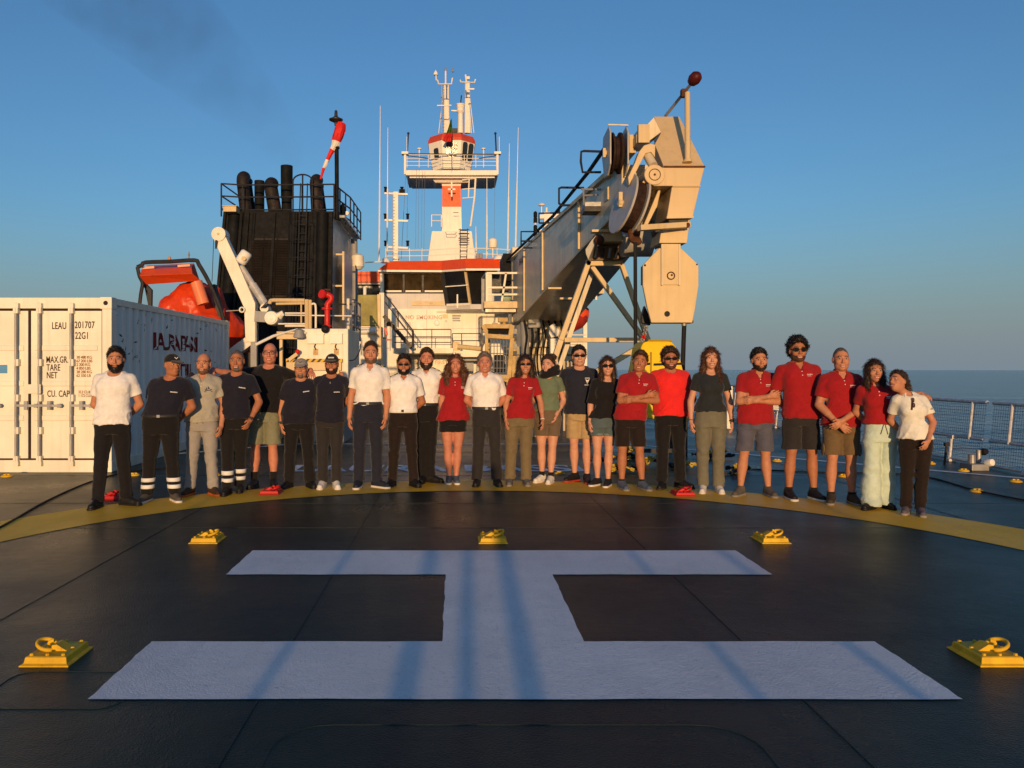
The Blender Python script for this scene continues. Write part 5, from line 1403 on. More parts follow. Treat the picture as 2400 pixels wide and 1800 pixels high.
for p0, p1 in (((655, 885), (660, 1000)), ((805, 885), (806, 1000)), ((640, 885), (815, 888)), ((660, 930), (760, 925))):
    q = MB(); q.tube([Z5(*p0, Yh), Z5(*p1, Yh)], .022, 6); q.build('basket_rail', STEEL, bk)
q = MB(); a, b = Z5(822, 962, 16.6), Z5(890, 868, 16.6); q.span((a.x, 16.55, a.z), (b.x, 16.95, b.z)); q.build('junction_box', CREAM, CR, bevel=.02)
q = MB(); a, b = Z5(815, 800, 16.4), Z5(860, 735, 16.4); q.span((a.x, 16.3, a.z), (b.x, 16.6, b.z)); q.build('junction_box', CREAM, CR, bevel=.01)
q = MB(); q.tube([Z5(120, 1380, 31), Z5(440, 1075, 24), Z5(690, 765, 18.5), Z5(860, 518, 15.6)], .045, 8); q.build('luffing_wire', BLACK, CR, smooth=True)
# sheave nest on the boom top
def disc(name, c, r, th, axis, m, par, groove=True, n=36):
    q = MB(); g = .82 if groove else 1
    q.lathe([(r * .15, 0), (r, 0), (r, th * .2), (r * g, th * .35), (r * g, th * .65), (r, th * .8), (r, th), (r * .15, th)], c, axis, n)
    return q.build(name, m, par, smooth=35)
Yn = 15.2
GP = mat('grey_blue_plate', (.40, .38, .34), .35, var=.1, streak=.3, rust=.15)
# upper sheave: plane parallel to the boom, seen almost edge-on, in a plate housing
c = Z5(930, 595, Yn)
q = MB(); pl = [(0, -.62), (.28, -.58), (.5, -.2), (.42, .5), (.1, .72), (-.3, .72)]
for dx in (-.24, .10):
    q = MB(); q.prism([Vector((c.x + dx, c.y + .35 + a_, c.z + b_)) for a_, b_ in ((-.36, -.30), (-.12, -.47), (.25, -.42), (.45, 0), (.34, .40), (-.22, .46), (-.36, .3))], (.03, 0, 0)); q.build('sheave_plate', GP, CR, bevel=.005)
disc('sheave', c + Vector((-.16, .38, 0)), .40, .2, (1, 0, 0), mat('dark_rusted_groove', (.030, .014, .009), .8, var=.5, nscale=9), CR)
q = MB(); q.bar(c + Vector((-.26, .06, .47)), c + Vector((.13, .06, .46)), .02, .025); q.build('housing_trim', CREAM2, CR)
q = MB(); q.cyl(c + Vector((-.30, .35, 0)), c + Vector((-.2, .35, 0)), .06, n=12); q.bar(c + Vector((-.29, .3, .08)), c + Vector((-.29, .3, -.1)), .05); q.build('axle_pin', CREAM, CR)
q = MB(); a, b = Z5(980, 628, Yn + .3), Z5(1028, 498, Yn + .3); q.span((a.x, Yn + .3, a.z), (b.x, Yn + .9, b.z)); q.build('spacer_box', CREAM, CR, bevel=.01)
# crane head
Yh = 14.6
def head(P, Y0_, depth, m, name, bevel=.012):
    q = MB(); q.prism([Z5(x, y, Y0_) for x, y in P], (0, depth, 0)); return q.build(name, m, CR, bevel=bevel)
# upper sloping cap: leans back from the front edge
A = [Z5(1225, 727, Yh), Z5(1515, 727, Yh)]
Tt = [Z5(1155, 371, Yh + 1.25), Z5(1335, 371, Yh + 1.25)]
Mm = [Z5(1203, 488, Yh + .82), Z5(1160, 566, Yh + .55)]
q = MB(); front = [A[0], A[1], Tt[1], Tt[0], Mm[0], Mm[1]]
off = Vector((0, .5, -.05)); q.prism(front, off); cap_ = q.build('head_cap', mat('cream_head_paint', (.62, .46, .25), .42, var=.06, streak=.2, rust=.05, nscale=1.2), CR, bevel=.01)
q = MB(); q.bar(A[0] + Vector((0, -.01, 0)), A[1] + Vector((0, -.01, 0)), .03); q.build('seam', RUSTY, cap_)
hm = _M['cream_head_paint']
head([(1150, 731), (1512, 731), (1480, 862), (1150, 862)], Yh + .003, 1.0, hm, 'head_block')
c = Z5(1157, 785, Yh); q = MB(); q.lathe([(.02, -.06), (.60 * .0 + .205 * 2.72 / 2.72, -.055), (.21, 0), (.21, .5)], c, (0, 1, 0), 32)
q = MB(); rK_ = 72 * .3315 / F * Yh; q.lathe([(.01, -.03), (rK_ - .01, -.03), (rK_, -.02), (rK_, .55), (.01, .56)], c, (0, 1, 0), 36); lug = q.build('pivot_lug', hm, CR, smooth=35)
q = MB(); q.ring(c + Vector((0, -.035, 0)), rK_ * .55, .008, (0, 1, 0), 28, 6); q.lathe([(.022, -.04), (.022, -.03)], c, (0, 1, 0), 12); q.build('bearing_ring', RUSTY, lug)
head([(1282, 866), (1480, 866), (1428, 1090), (1245, 1090)], Yh + .02, .9, hm, 'head_leg')
q = MB(); q.bar(Z5(1285, 864, Yh - .01), Z5(1482, 864, Yh - .01), .02); q.bar(Z5(1243, 1086, Yh - .005), Z5(1432, 1082, Yh - .005), .04); q.build('seam', CREAM, CR)
head([(1262, 1092), (1412, 1092), (1388, 1266), (1192, 1266), (1205, 1180), (1255, 1165)], Yh + .12, .7, CREAM, 'head_foot')
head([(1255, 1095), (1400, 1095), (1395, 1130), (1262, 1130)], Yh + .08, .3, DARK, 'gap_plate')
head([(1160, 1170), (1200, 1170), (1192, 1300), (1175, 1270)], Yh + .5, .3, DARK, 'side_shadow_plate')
q = MB(); q.bar(Z5(1050, 1160, Yh - .3), Z5(1400, 1138, Yh - .05), .16, .10); q.build('tie_bar', CREAM, CR, bevel=.01)
q = MB(); q.lathe([(.045, 0), (.045, .03)], Z5(1390, 1140, Yh - .12), (0, -1, 0), 14); q.build('tie_pin', RUSTY, CR)
# curved arm carrying the pivot tube
q = MB(); arc = [(1165, 570), (1130, 562), (1085, 575), (1050, 620), (1020, 700), (972, 800), (978, 858), (1035, 750), (1080, 660), (1095, 632), (1135, 622), (1162, 660)]
q.prism([Z5(x, y, Yh + .15) for x, y in arc], (0, .22, 0)); q.build('curved_arm', hm, CR, bevel=.01)
q = MB(); q.prism([Z5(x, y, Yh + .1) for x, y in ((1085, 820), (1095, 850), (1060, 930), (1035, 990), (1020, 970), (1022, 925), (1050, 860))], (0, .2, 0)); q.build('curved_arm', hm, CR, bevel=.01)
q = MB(); q.cyl(Z5(1100, 630, Yh + .3), Z5(1150, 720, Yh + .1), .085, n=20); q.build('pivot_tube', CREAM2, CR, smooth=40)
q = MB(); q.prism([Z5(x, y, Yh + .6) for x, y in ((1100, 560), (1205, 480), (1155, 375), (1095, 440), (1065, 432), (1030, 500), (1030, 560))], (0, .6, 0)); q.build('head_cheek', CREAM2, CR, bevel=.01)
q = MB(); q.bar(Z5(1080, 560, Yh + .5), Z5(1080, 432, Yh + .5), .21, .1); q.build('head_web', CREAM, CR)
# two big main sheaves inclined under the head
c1 = Z5(985, 1005, Yh + .35); axis = Vector((.95, .16, -.28)).normalized()
rr_ = 1.02
q = MB(); n = 40; ax = axis; ux = Vector((0, 0, 1)) - ax * ax.z; ux.normalize(); uy = ax.cross(ux)
ringp = lambda off: [c1 + ax * off + (ux * math.cos(2 * math.pi * k / n) * .58 + uy * math.sin(2 * math.pi * k / n) * .58) for k in range(n)]
def plate2(off, th, m, nm, sc=1.0):
    q = MB(); a = [c1 + (p - c1) * 1 for p in ringp(off)]; cen = c1 + ax * off
    a = [cen + (p - cen) * sc for p in a]
    q.prism(a, ax * th); return q.build(nm, m, CR, bevel=.004)
plate2(-.16, .04, GP, 'sheave_plate'); plate2(.10, .04, GP, 'sheave_plate', .98); plate2(-.11, .20, mat('dark_rusted_groove', (.030, .014, .009), .8, var=.5, nscale=9), 'main_sheave', .86)
q = MB(); q.cyl(c1 + ax * -.24, c1 + ax * -.15, .06, n=14); q.bar(c1 + ax * -.2 + Vector((0, 0, .2)), c1 + ax * -.2 - Vector((0, 0, .08)), .07); q.build('axle_pin', CREAM, CR)
head([(1085, 1130), (1190, 880), (1205, 880), (1180, 1000), (1100, 1160), (1060, 1160)], Yh + .3, .25, hm, 'guard_strip')
q = MB(); q.tube(spline([Z5(1105, 860, Yh + .3), Z5(1095, 960, Yh + .25), Z5(1040, 1090, Yh + .2), Z5(1000, 1200, Yh + .2)], 5), .035, 8); q.tube(spline([Z5(1135, 870, Yh + .35), Z5(1118, 960, Yh + .3), Z5(1070, 1080, Yh + .25), Z5(1030, 1190, Yh + .2)], 5), .03, 8); q.build('rusty_rope', RUSTY, CR, smooth=True)
random.seed(4)
s = Sdf(); oc_ = wloc(CR)
for i in range(9): s.ell(np.array(Z5(random.uniform(985, 1040), random.uniform(1185, 1270), Yh + .2) - oc_), (random.uniform(.04, .075),) * 3, k=.05)
P_, F_ = s.mesh(.02, post=lambda f, X, Y, Z: f + .02 * vnoise(X, Y, Z, 22)); np_mesh('rope_guide', P_, F_, RUSTY, CR)
# lower saddle under the boom
Yz = 17.6
q = MB(); a, b = Z5(760, 1285, Yz), Z5(985, 1205, Yz); q.span((a.x, Yz - .6, a.z), (b.x, Yz + .8, b.z + .25)); sd = q.build('boom_saddle', CREAM, CR, bevel=.02)
q = MB(); q.lathe([(.01, -.02), (.42, -.02), (.42, .6), (.01, .6)], Z5(935, 1225, Yz - .55), (1, 0, 0), 26); q.build('saddle_roller', GP, CR, smooth=40)
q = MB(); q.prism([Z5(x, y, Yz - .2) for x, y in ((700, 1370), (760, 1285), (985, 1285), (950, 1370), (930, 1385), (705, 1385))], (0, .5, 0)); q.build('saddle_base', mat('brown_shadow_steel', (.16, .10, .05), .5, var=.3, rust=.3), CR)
for i in range(5):
    q = MB(); q.cyl(Z5(740 + i * 48, 1370, Yz - .25), Z5(750 + i * 48, 1300, Yz - .3), .035, n=8); q.build('saddle_strut', DARK if i % 2 else STEEL, CR)
head_ = None
q = MB(); q.prism([Z5(x, y, Yz - .55) for x, y in ((745, 1210), (712, 1245), (670, 1310), (672, 1340), (690, 1385), (745, 1250))], (.1, .3, 0)); q.build('saddle_cheek', GP, CR, bevel=.01)
q = MB(); q.box(Z5(768, 1245, Yz - .65), (.12, .08, .16)); q.ball(Z5(768, 1245, Yz - .7), .11, 10, 8); q.build('red_lamp', RUSTY, CR, smooth=True)
for x, y, w_ in ((800, 1185, .55), (450, 1588, .35), (540, 1660, .4)):
    Yq_ = 17 if y < 1300 else 21
    q = MB(); q.box(Z5(x, y, Yq_), (w_, .25, .05)); q.build('underside_bracket', CREAM, CR)
# whip rod with red lamp on the head
BC = thing('warning_light', 'dark red lamp at the tip of a slanting rod on the crane head', 'lamp', Z5(1235, 368, Yh + 1.2))
p0, p1 = Z5(1235, 368, Yh + 1.3), Z5(1418, 138, Yh + .4)
q = MB(); q.tube([p0, p1], .028, 8); q.build('rod', STEEL, BC)
q = MB(); q.tube([Z5(1391, 205, Yh + .42), Z5(1393, 690, Yh + .02)], .052, 10); q.lathe([(.085, 0), (.07, .05)], Z5(1393, 695, Yh + .02)); q.build('support_pipe', CREAM, BC, smooth=40)
d = (p1 - p0).normalized(); c = Z5(1443, 103, Yh + .35)
LR = mat('dark_red_lamp', (.09, .010, .008), .5, var=.4, nscale=10)
q = MB(); q.lathe([(.03, -.16), (.09, -.11), (.12, -.02), (.11, .07), (.065, .125), (.02, .14)], c, d, 18); q.build('lamp', LR, BC, smooth=True)
q = MB(); q.box(Z5(1366, 208, Yh + .5), (.12, .12, .16)); q.build('clamp', RUSTY, BC, bevel=.02)
# hoist wires
q = MB(); q.tube([Z5(1022, 1260, 14.7), Z5(1024, 2000, 14.7), W(1489, 990, 14.7)], .035, 8); q.build('hoist_wire', RUBBER, CR, smooth=True)
# ---------------------------------------------------------------- hook block
HB = thing('hook_block', 'big cream eight-sided hook block hanging under the crane head', 'hook block', W(1571, 766, 14.3))
def Z6(x, y, Y): return W(1150 + x * .3014, 500 + y * .3014, Y)
Yk2 = 14.3
octp = [(1310, 270), (1480, 270), (1617, 400), (1617, 560), (1590, 740), (1568, 850), (1250, 850), (1218, 730), (1184, 560), (1184, 402)]
hbp = mat('hook_block_paint', (.64, .48, .25), .42, var=.07, streak=.15, rust=.2, nscale=1.6)
q = MB(); q.prism([Z6(x, y, Yk2) for x, y in octp], (0, .07, 0)); fp_ = q.build('cheek_plate', hbp, HB, bevel=.01)
q = MB(); q.prism([Z6(x, y, Yk2 + .34) for x, y in octp], (0, .07, 0)); q.build('cheek_plate', hbp, HB, bevel=.01)
q = MB(); q.lathe([(.1, 0), (.45, 0), (.38, .07), (.45, .14), (.1, .14)], Z6(1400, 560, Yk2 + .13), (0, 1, 0), 32); q.build('sheave', CREAM2, HB, smooth=35)
q = MB(); q.bar(Z6(1260, 845, Yk2 + .2), Z6(1560, 845, Yk2 + .2), .26, .05, up=(0, 0, 1)); q.bar(Z6(1188, 410, Yk2 + .2), Z6(1188, 555, Yk2 + .2), .04, .24, up=(0, 1, 0)); q.build('spacer', DARK, HB)
q = MB(); q.prism([Z6(x, y, Yk2 - .035) for x, y in ((1332, 238), (1468, 238), (1468, 555), (1332, 555))], (0, .033, 0)); st_ = q.build('stem_plate', hbp, HB)
for x in (1332, 1468):
    q = MB(); q.bar(Z6(x, 240, Yk2 - .035), Z6(x, 560, Yk2 - .035), .03, .035); q.build('guide_bar', CREAM2, st_)
q = MB(); q.ring(Z6(1402, 485, Yk2 - .04), .065, .012, (0, 1, 0), 24, 6); q.lathe([(.02, -.045), (.02, -.03)], Z6(1404, 482, Yk2), (0, 1, 0), 10); q.build('pin', RUSTY, st_)
for x, y, r, m in ((1372, 782, .052, RUBBER), (1519, 705, .045, hbp), (1200, 404, .02, RUBBER), (1604, 398, .016, RUBBER)):
    q = MB(); q.lathe([(r, 0), (r, .004)], Z6(x, y, Yk2 - .002), (0, -1, 0), 20); q.build('hole' if m is RUBBER else 'boss', m, fp_)
q = MB(); q.cyl(Z6(1505, 856, Yk2 + .15), Z6(1505, 875, Yk2 + .15), .05, n=12); q.build('wire_socket', STEEL, HB)
q = MB(); q.tube([Z6(1505, 870, Yk2 + .15), Z6(1500, 1000, Yk2 + .15), Z6(1495, 1180, Yk2 + .15), W(1601, 960, Yk2 + .15)], .042, 8); q.build('wire', RUBBER, HB, smooth=True)
q = MB(); q.prism([Z6(x, y, Yk2 + .5) for x, y in ((1200, 720), (1250, 840), (1240, 870), (1180, 850), (1178, 800))], (0, .15, 0)); q.build('hook_lug', DARK, HB)
# chain with red shackle
CH = thing('lifting_chain', 'steel chain with a red shackle hanging from the hook block to the yellow float', 'chain', Z6(1205, 880, Yk2 + .4))
pts_ = spline([Z6(1208, 880, Yk2 + .5), Z6(1195, 945, Yk2 + .45), Z6(1175, 1000, Yk2 + .4), Z6(1150, 1060, Yk2 + .3)], 5)
for i in range(len(pts_) - 1):
    a, b = pts_[i], pts_[i + 1]; d = (b - a).normalized(); sd_ = Vector((0, 1, 0)) if i % 2 else d.cross(Vector((0, 1, 0)))
    q = MB(); L = (b - a).length * .72; c = (a + b) / 2
    q.tube([c + d * L * .9 * math.cos(t_) + sd_ * .035 * math.sin(t_) for t_ in [2 * math.pi * k / 12 for k in range(12)]], .014, 6, closed=True); q.build('link', RED if i in (5, 6, 7) else STEEL, CH, smooth=True)
# ---------------------------------------------------------------- trestle
TR = thing('boom_trestle', 'cream A-frame trestle the crane boom rests on', 'trestle', W(1350, 861, 17.6))
TR.location.z = 0
def TB(p0, p1, wpx, Y=17.6, Y1=None):
    q = MB(); q.bar(Z6(*p0, Y), Z6(*p1, Y1 or Y), .16, wpx * .3014 / F * Y); return q.build('beam', CREAM, TR, bevel=.012)
TB((765, 370), (545, 985), 40); TB((545, 985), (440, 1300), 44); TB((1012, 385), (1228, 1000), 34); TB((1228, 1000), (1330, 1290), 36); TB((785, 415), (1180, 965), 34, 17.7)
TB((570, 985), (1215, 985), 36, 17.72); TB((740, 388), (1020, 388), 44, 17.6); TB((960, 1155), (1190, 1020), 42, 17.3)
q = MB(); q.bar(Z6(440, 1300, 17.6), Vector((Z6(330, 1300, 17.6).x, 17.6, 0)), .16, .13); q.bar(Z6(1330, 1290, 17.6), Vector((Z6(1390, 1300, 17.6).x, 17.6, 0)), .16, .12); q.bar(Z6(960, 1155, 17.3), Vector((Z6(700, 1300, 17.3).x, 17.3, Z6(700, 1300, 17.3).z)), .16, .12); q.build('foot', CREAM, TR)
for p0, p1 in (((600, 985), (780, 480)), ((500, 1290), (600, 1010))):
    q = MB(); q.bar(Z6(*p0, 18.2), Z6(*p1, 18.2), .1); q.build('rear_beam', CREAM2, TR)
# ---------------------------------------------------------------- lifeboat and ladder behind the trestle
LB_ = thing('lifeboat', 'orange enclosed lifeboat with dark red bottom hanging beyond the trestle', 'boat', W(1345, 740, 36))
Yb2 = 36
la, lb_ = W(1282, 762, Yb2), W(1381, 728, Yb2); L_ = (lb_ - la).length
pf = [(.02, 0), (.30, .10 * L_), (.50, .30 * L_), (.56, .55 * L_), (.50, .78 * L_), (.30, .93 * L_), (.02, L_)]
q = MB(); q.lathe(pf, la, lb_ - la, 24); q.build('hull', ORANGE, LB_, smooth=50)
q = MB(); q.lathe([(r_ * .93, h_) for r_, h_ in pf], la + Vector((-.05, -.06, -.20)), lb_ - la, 24); q.build('bottom', HULLR, LB_, smooth=50)
text_mesh('BASSI', .22, WHITE2, 'lettering', LB_, W(1325, 760, Yb2 - .68), (1, 0, .3), (0, 0, 1), depth=.02, bold=.02)
q = MB(); q.tube(spline([W(1355, 722, Yb2 - .4), W(1372, 721, Yb2 - .4), W(1379, 726, Yb2 - .3)], 4), .04, 6); q.build('fender_rope', RUBBER, LB_)
Ye = 34
LT = thing('ladder_tower', 'white ladder tower and small platform beyond the trestle', 'ladder tower', W(1365, 861, Ye))
q = MB(); q.bar(W(1371, 650, Ye + 3), W(1371, 870, Ye + 3), .18); q.build('post', WHITE2, LT)
q = MB(); a, b = W(1383, 688, Ye), W(1416, 676, Ye); q.span((a.x, Ye, a.z), (b.x, Ye + 1.5, b.z)); q.bar(W(1370, 700, Ye + .5), W(1398, 697, Ye + .5), .12); q.build('platform', CREAM, LT)
for y in (785, 806): q = MB(); q.tube([W(1330, y, Ye), W(1374, y, Ye)], .03, 5); q.build('rail', WHITE2, LT)
for x_, a_, b_, w_ in ((1397, 678, 703, .08), (1412, 640, 676, .10)): q = MB(); q.bar(W(x_, a_, Ye), W(x_, b_, Ye), w_); q.build('post', WHITE2, LT)
q = MB()
for y in range(805, 850, 7): q.bar(W(1328, y, Ye), W(1372, y - 2, Ye), .1)
q.span((W(1326, 0, Ye).x, Ye + .1, .2), (W(1369, 0, Ye).x, Ye + 1.6, W(0, 800, Ye).z)); q.build('slat_housing', WHITE, LT)
q = MB(); q.prism([W(x, y, 28.2) for x, y in ((1287, 765), (1299, 757), (1312, 775), (1308, 788), (1292, 792), (1287, 782))], (0, .5, 0)); q.span((W(1290, 0, 28.2).x, 28.2, .6), (W(1308, 0, 28.2).x, 28.6, W(0, 793, 28.2).z)); tag(q.build('winch_cover', WHITE2, bevel=.02), 'white winch cover behind the trestle leg', 'cover')
# hydraulic clutter behind the woman with the scarf and the man in navy
random.seed(8)
HY_ = thing('valve_rack', 'grey rack of pipes and valves on the deck behind the trestle leg', 'machinery', W(1340, 861, 19))
HY_.location.z = 0
q = MB(); 
for i in range(4): q.tube([W(1322 + 9 * i, 1010, 19), W(1322 + 9 * i, 846, 19)], .03, 6)
q.build('rack', CREAM2, HY_)
for i in range(16):
    q = MB(); p = W(random.uniform(1318, 1362), random.uniform(846, 900), 19 + random.uniform(-.2, .2))
    if i % 3: q.tube(spline([p, p + Vector((.12, -.05, .1)), p + Vector((.2, -.1, -.08)), p + Vector((.1, 0, -.25))], 3), .018, 6); q.build('hose', random.choice([RUBBER, STEEL, DARK]), HY_, smooth=True)
    else: q.lathe([(.05, 0), (.05, .08), (.02, .12)], p, (random.uniform(-1, 1), -1, .3), 10); q.build('valve', random.choice([STEEL, CREAM, RUSTY]), HY_)
# ---------------------------------------------------------------- yellow float
Yv = 13.6
YF = thing('yellow_float', 'bright yellow tapered float box with black band behind the man in bright red', 'float', W(1560, 861, Yv))
YF.location.z = 0
def Z7(x, y, Y): return W(1380 + x * .2532, 780 + y * .2532, Y)
q = MB(); rg = []
for (xl, xr, y) in ((420, 960, 800), (455, 925, 500), (500, 885, 290), (515, 850, 130), (540, 815, 85), (590, 780, 72)):
    a, b = Z7(xl, y, Yv), Z7(xr, y, Yv); k = (b.x - a.x) / 2; ins = .05 + .28 * (1 - y / 800) ** 2
    rg.append([Vector((a.x, Yv + ins, a.z)), Vector((b.x, Yv + ins, a.z)), Vector((b.x, Yv + 1.2 - ins, a.z)), Vector((a.x, Yv + 1.2 - ins, a.z))])
q.loft(rg); q.build('body', YELLOW2, YF, bevel=.04)
def yf(y, o=.01): return Yv + .05 + .28 * (1 - y / 800) ** 2 - o
for xa_, xb_ in ((500, 578), (600, 885)):
    q = MB(); q.add([Z7(xa_, 283, yf(283)), Z7(xb_, 275, yf(275)), Z7(xb_, 296, yf(296)), Z7(xa_, 305, yf(305))], [(3, 2, 1, 0)]); q.build('black_band', RUBBER, YF)
q = MB(); q.bar(Z7(577, 180, yf(180)), Z7(577, 420, yf(420)), .03); q.build('seam', mat('dark_yellow', (.4, .25, .01), .5), YF)
q = MB(); a, b = Z7(420, 800, Yv), Z7(960, 800, Yv)
for x in (a.x + .1, b.x - .1):
    for y in (Yv + .15, Yv + 1.05): q.bar((x, y, 0), (x, y, a.z + .02), .09)
q.bar((a.x + .1, Yv + .15, .1), (b.x - .1, Yv + .15, .1), .07); q.build('skid', DARK, YF)
q = MB(); q.tube([Z7(550, 78, Yv + .4), Z7(560, 70, Yv + .4), Z7(760, 76, Yv + .4), Z7(765, 82, Yv + .4)], .02, 6); q.build('handle', mat('dark_yellow', (.4, .25, .01), .5), YF)
# lashing gear lying on deck: yellow-black straps and chains
random.seed(12)
YST = mat('yellow_strap', (.5, .36, .05), .7, var=.5, nscale=20)
for px, py, lb, sc in ((1718, 1110, 'yellow and black lashing chain heap beside the woman in grey-green trousers', .32), (1420, 1104, 'yellow lashing hooks behind the woman in denim shorts', .26), (1480, 1074, 'small chain heap behind the man with folded arms and black shorts', .28), (1520, 1092, 'lashing chain heap under the yellow float box', .30), (1660, 1075, 'black and yellow chain lying behind the legs in grey-green trousers', .25), (1585, 1098, 'heap of lashing gear between the feet of the man in bright red', .26), (1400, 1082, 'black and yellow straps beside the bare legs of the man in khaki shorts', .24)):
    Yy = EYE * F / (py - CY); t = thing('lashing_chain', lb, 'chain', ((px - CX) / F * Yy, Yy, 0), 'lashing chains lying on the deck')
    for j in range(3):
        q = MB(); p = Vector((t.location.x + random.uniform(-sc, sc), Yy + random.uniform(-.2, .2), .03)); P = [p]
        for i in range(7): p = p + Vector((random.uniform(-.16, .18), random.uniform(-.1, .1), 0)); P.append(Vector((p.x, p.y, .025 + random.uniform(0, .07 if j else .14))))
        C = spline(P, 3)
        for i in range(len(C) - 1):
            a, b = C[i], C[i + 1]
            if (b - a).length > 1e-4: q.bar(a, b, .05 if i % 2 else .025, .02 if i % 2 else .045)
        q.build('strap' if j == 0 else 'chain', (YST, DARK, RUBBER)[j], t)
# ================================================================ people
from mathutils.bvhtree import BVHTree
def rotm(yaw=0, pitch=0, roll=0):
    """head turn: yaw > 0 looks toward picture right, pitch > 0 looks down, roll > 0 tips the crown to picture right"""
    return np.array(Matrix.Rotation(R(yaw), 3, 'Z') @ Matrix.Rotation(R(roll), 3, 'Y') @ Matrix.Rotation(R(pitch), 3, 'X'))
SKIN = {k: mat('skin_' + k, c, .55, var=.10, nscale=18, spec=.25) for k, c in dict(fair=(.56, .28, .18), tan=(.47, .205, .115), deep=(.38, .15, .075), ruddy=(.50, .20, .125)).items()}
def fabric(name, c, rough=.85, var=.10):
    return mat('fabric_' + name, c, rough, var=var, nscale=14, bump=.45, bscale=34, spec=.15, sheen=.15)
FB = {k: fabric(k, c) for k, c in dict(white=(.76, .74, .71), offwhite=(.70, .67, .58), navy=(.012, .012, .022), black=(.010, .009, .010), grey=(.36, .34, .28), greygrey=(.30, .28, .26), red=(.30, .010, .014), bright_red=(.68, .022, .020),
      green=(.13, .17, .105), sage=(.20, .20, .13), olive=(.16, .12, .062), brown=(.14, .090, .042), khaki=(.40, .28, .14), denim=(.075, .105, .115), slate=(.085, .085, .115), charcoal=(.025, .022, .022), mint=(.50, .60, .50), taupe=(.13, .092, .058), darkteal=(.018, .022, .025), greengrey=(.145, .135, .095), darkbrown=(.016, .010, .008), navyslate=(.016, .018, .030)).items()}
HAIRM = {k: mat('hair_' + k, c, .5, var=.4, nscale=40, spec=.3) for k, c in dict(black=(.012, .009, .008), dark=(.036, .020, .012), brown=(.050, .024, .012), auburn=(.085, .035, .016), grey=(.13, .11, .10), stubble=(.16, .085, .055), midstubble=(.085, .045, .030), darkgrey=(.10, .072, .055)).items()}
LENS = mat('dark_lens', (.007, .006, .006), .7, spec=.08)
FRAME = mat('spectacle_frame', (.03, .02, .018), .4)
LIP = mat('lips', (.34, .10, .08), .5); TEETH = mat('teeth', (.72, .66, .58), .35); EYEW = mat('eye_white', (.55, .50, .46), .3); IRIS = mat('iris', (.02, .012, .008), .2)
GOLD = mat('gold_braid', (.55, .34, .08), .4); REFL = mat('reflective_tape', (.72, .72, .70), .5)
LOGOW = mat('white_print', (.70, .68, .66), .7); LOGOD = mat('dark_print', (.05, .05, .09), .7)

def strands(P, Fq, n, L, wd, flow, rnd, seed, keep=None):
    """short tapering locks of hair standing on a skin of quads"""
    rg = np.random.RandomState(seed)
    A, B_, C, D_ = (P[Fq[:, i]] for i in range(4)); nrm = np.cross(C - A, D_ - B_); nrm /= np.linalg.norm(nrm, axis=1)[:, None] + 1e-9
    cen = (A + B_ + C + D_) / 4
    idx = rg.randint(0, len(Fq), n)
    if keep is not None: idx = idx[keep(cen[idx])]
    n = len(idx); c = cen[idx] + rg.normal(0, .002, (n, 3)); m = nrm[idx]
    fl = np.array(flow, float)[None] + rg.normal(0, rnd, (n, 3)); fl = fl - m * (fl * m).sum(1)[:, None]; fl /= np.linalg.norm(fl, axis=1)[:, None] + 1e-9
    ln = L * rg.uniform(.6, 1.3, n)[:, None]
    s_ = np.cross(fl, m); s_ /= np.linalg.norm(s_, axis=1)[:, None] + 1e-9
    tip = c + fl * ln * .85 + m * ln * rg.uniform(.10, .55, n)[:, None]; mid = c + fl * ln * .45 + m * ln * .38
    V = np.concatenate([c - s_ * wd - m * .003, c + s_ * wd - m * .003, mid + s_ * wd * .8, mid - s_ * wd * .8, tip + s_ * wd * .15, tip - s_ * wd * .15])
    i = np.arange(n); Q = np.concatenate([np.stack([i, i + n, i + 2 * n, i + 3 * n], 1), np.stack([i + 3 * n, i + 2 * n, i + 4 * n, i + 5 * n], 1)])
    return np.concatenate([P, V]), np.concatenate([Fq, Q + len(P)])
def local_build(q, name, m, par, smooth=None):
    """children of a person are modelled in the person's own space"""
    me = bpy.data.meshes.new(name); me.from_pydata(q.v, [], q.f); me.update(); me.materials.append(m)
    if smooth: me.shade_smooth(); me.set_sharp_from_angle(angle=R(smooth))
    o = bpy.data.objects.new(name, me); col.objects.link(o); o.parent = par
    return o
def bvh(o):
    return BVHTree.FromPolygons([v.co.copy() for v in o.data.vertices], [tuple(p.vertices) for p in o.data.polygons])
def project(bv, x, z, off=.003, y0=-1.0):
    h = bv.ray_cast(Vector((x, y0, z)), Vector((0, 1, 0)))
    return None if h[0] is None else h[0] - Vector((0, off, 0))
def decal(bv, polys, m, name, par, off=.003):
    q = MB()
    for P in polys:
        pts = [project(bv, x, z, off) for x, z in P]
        if all(p is not None for p in pts): q.add(pts, [tuple(range(len(pts)))])
    if q.v: return local_build(q, name, m, par)
def grid_patch(bv, x0, x1, z0, z1, m, name, par, off=.004, n=6):
    q = MB(); rows = []
    for j in range(n + 1):
        r_ = [project(bv, x0 + (x1 - x0) * i / n, z0 + (z1 - z0) * j / n, off) for i in range(n + 1)]
        if any(p is None for p in r_): return None
        rows.append(r_)
    q.loft(rows, cap=False, closed=False); return local_build(q, name, m, par, 60)

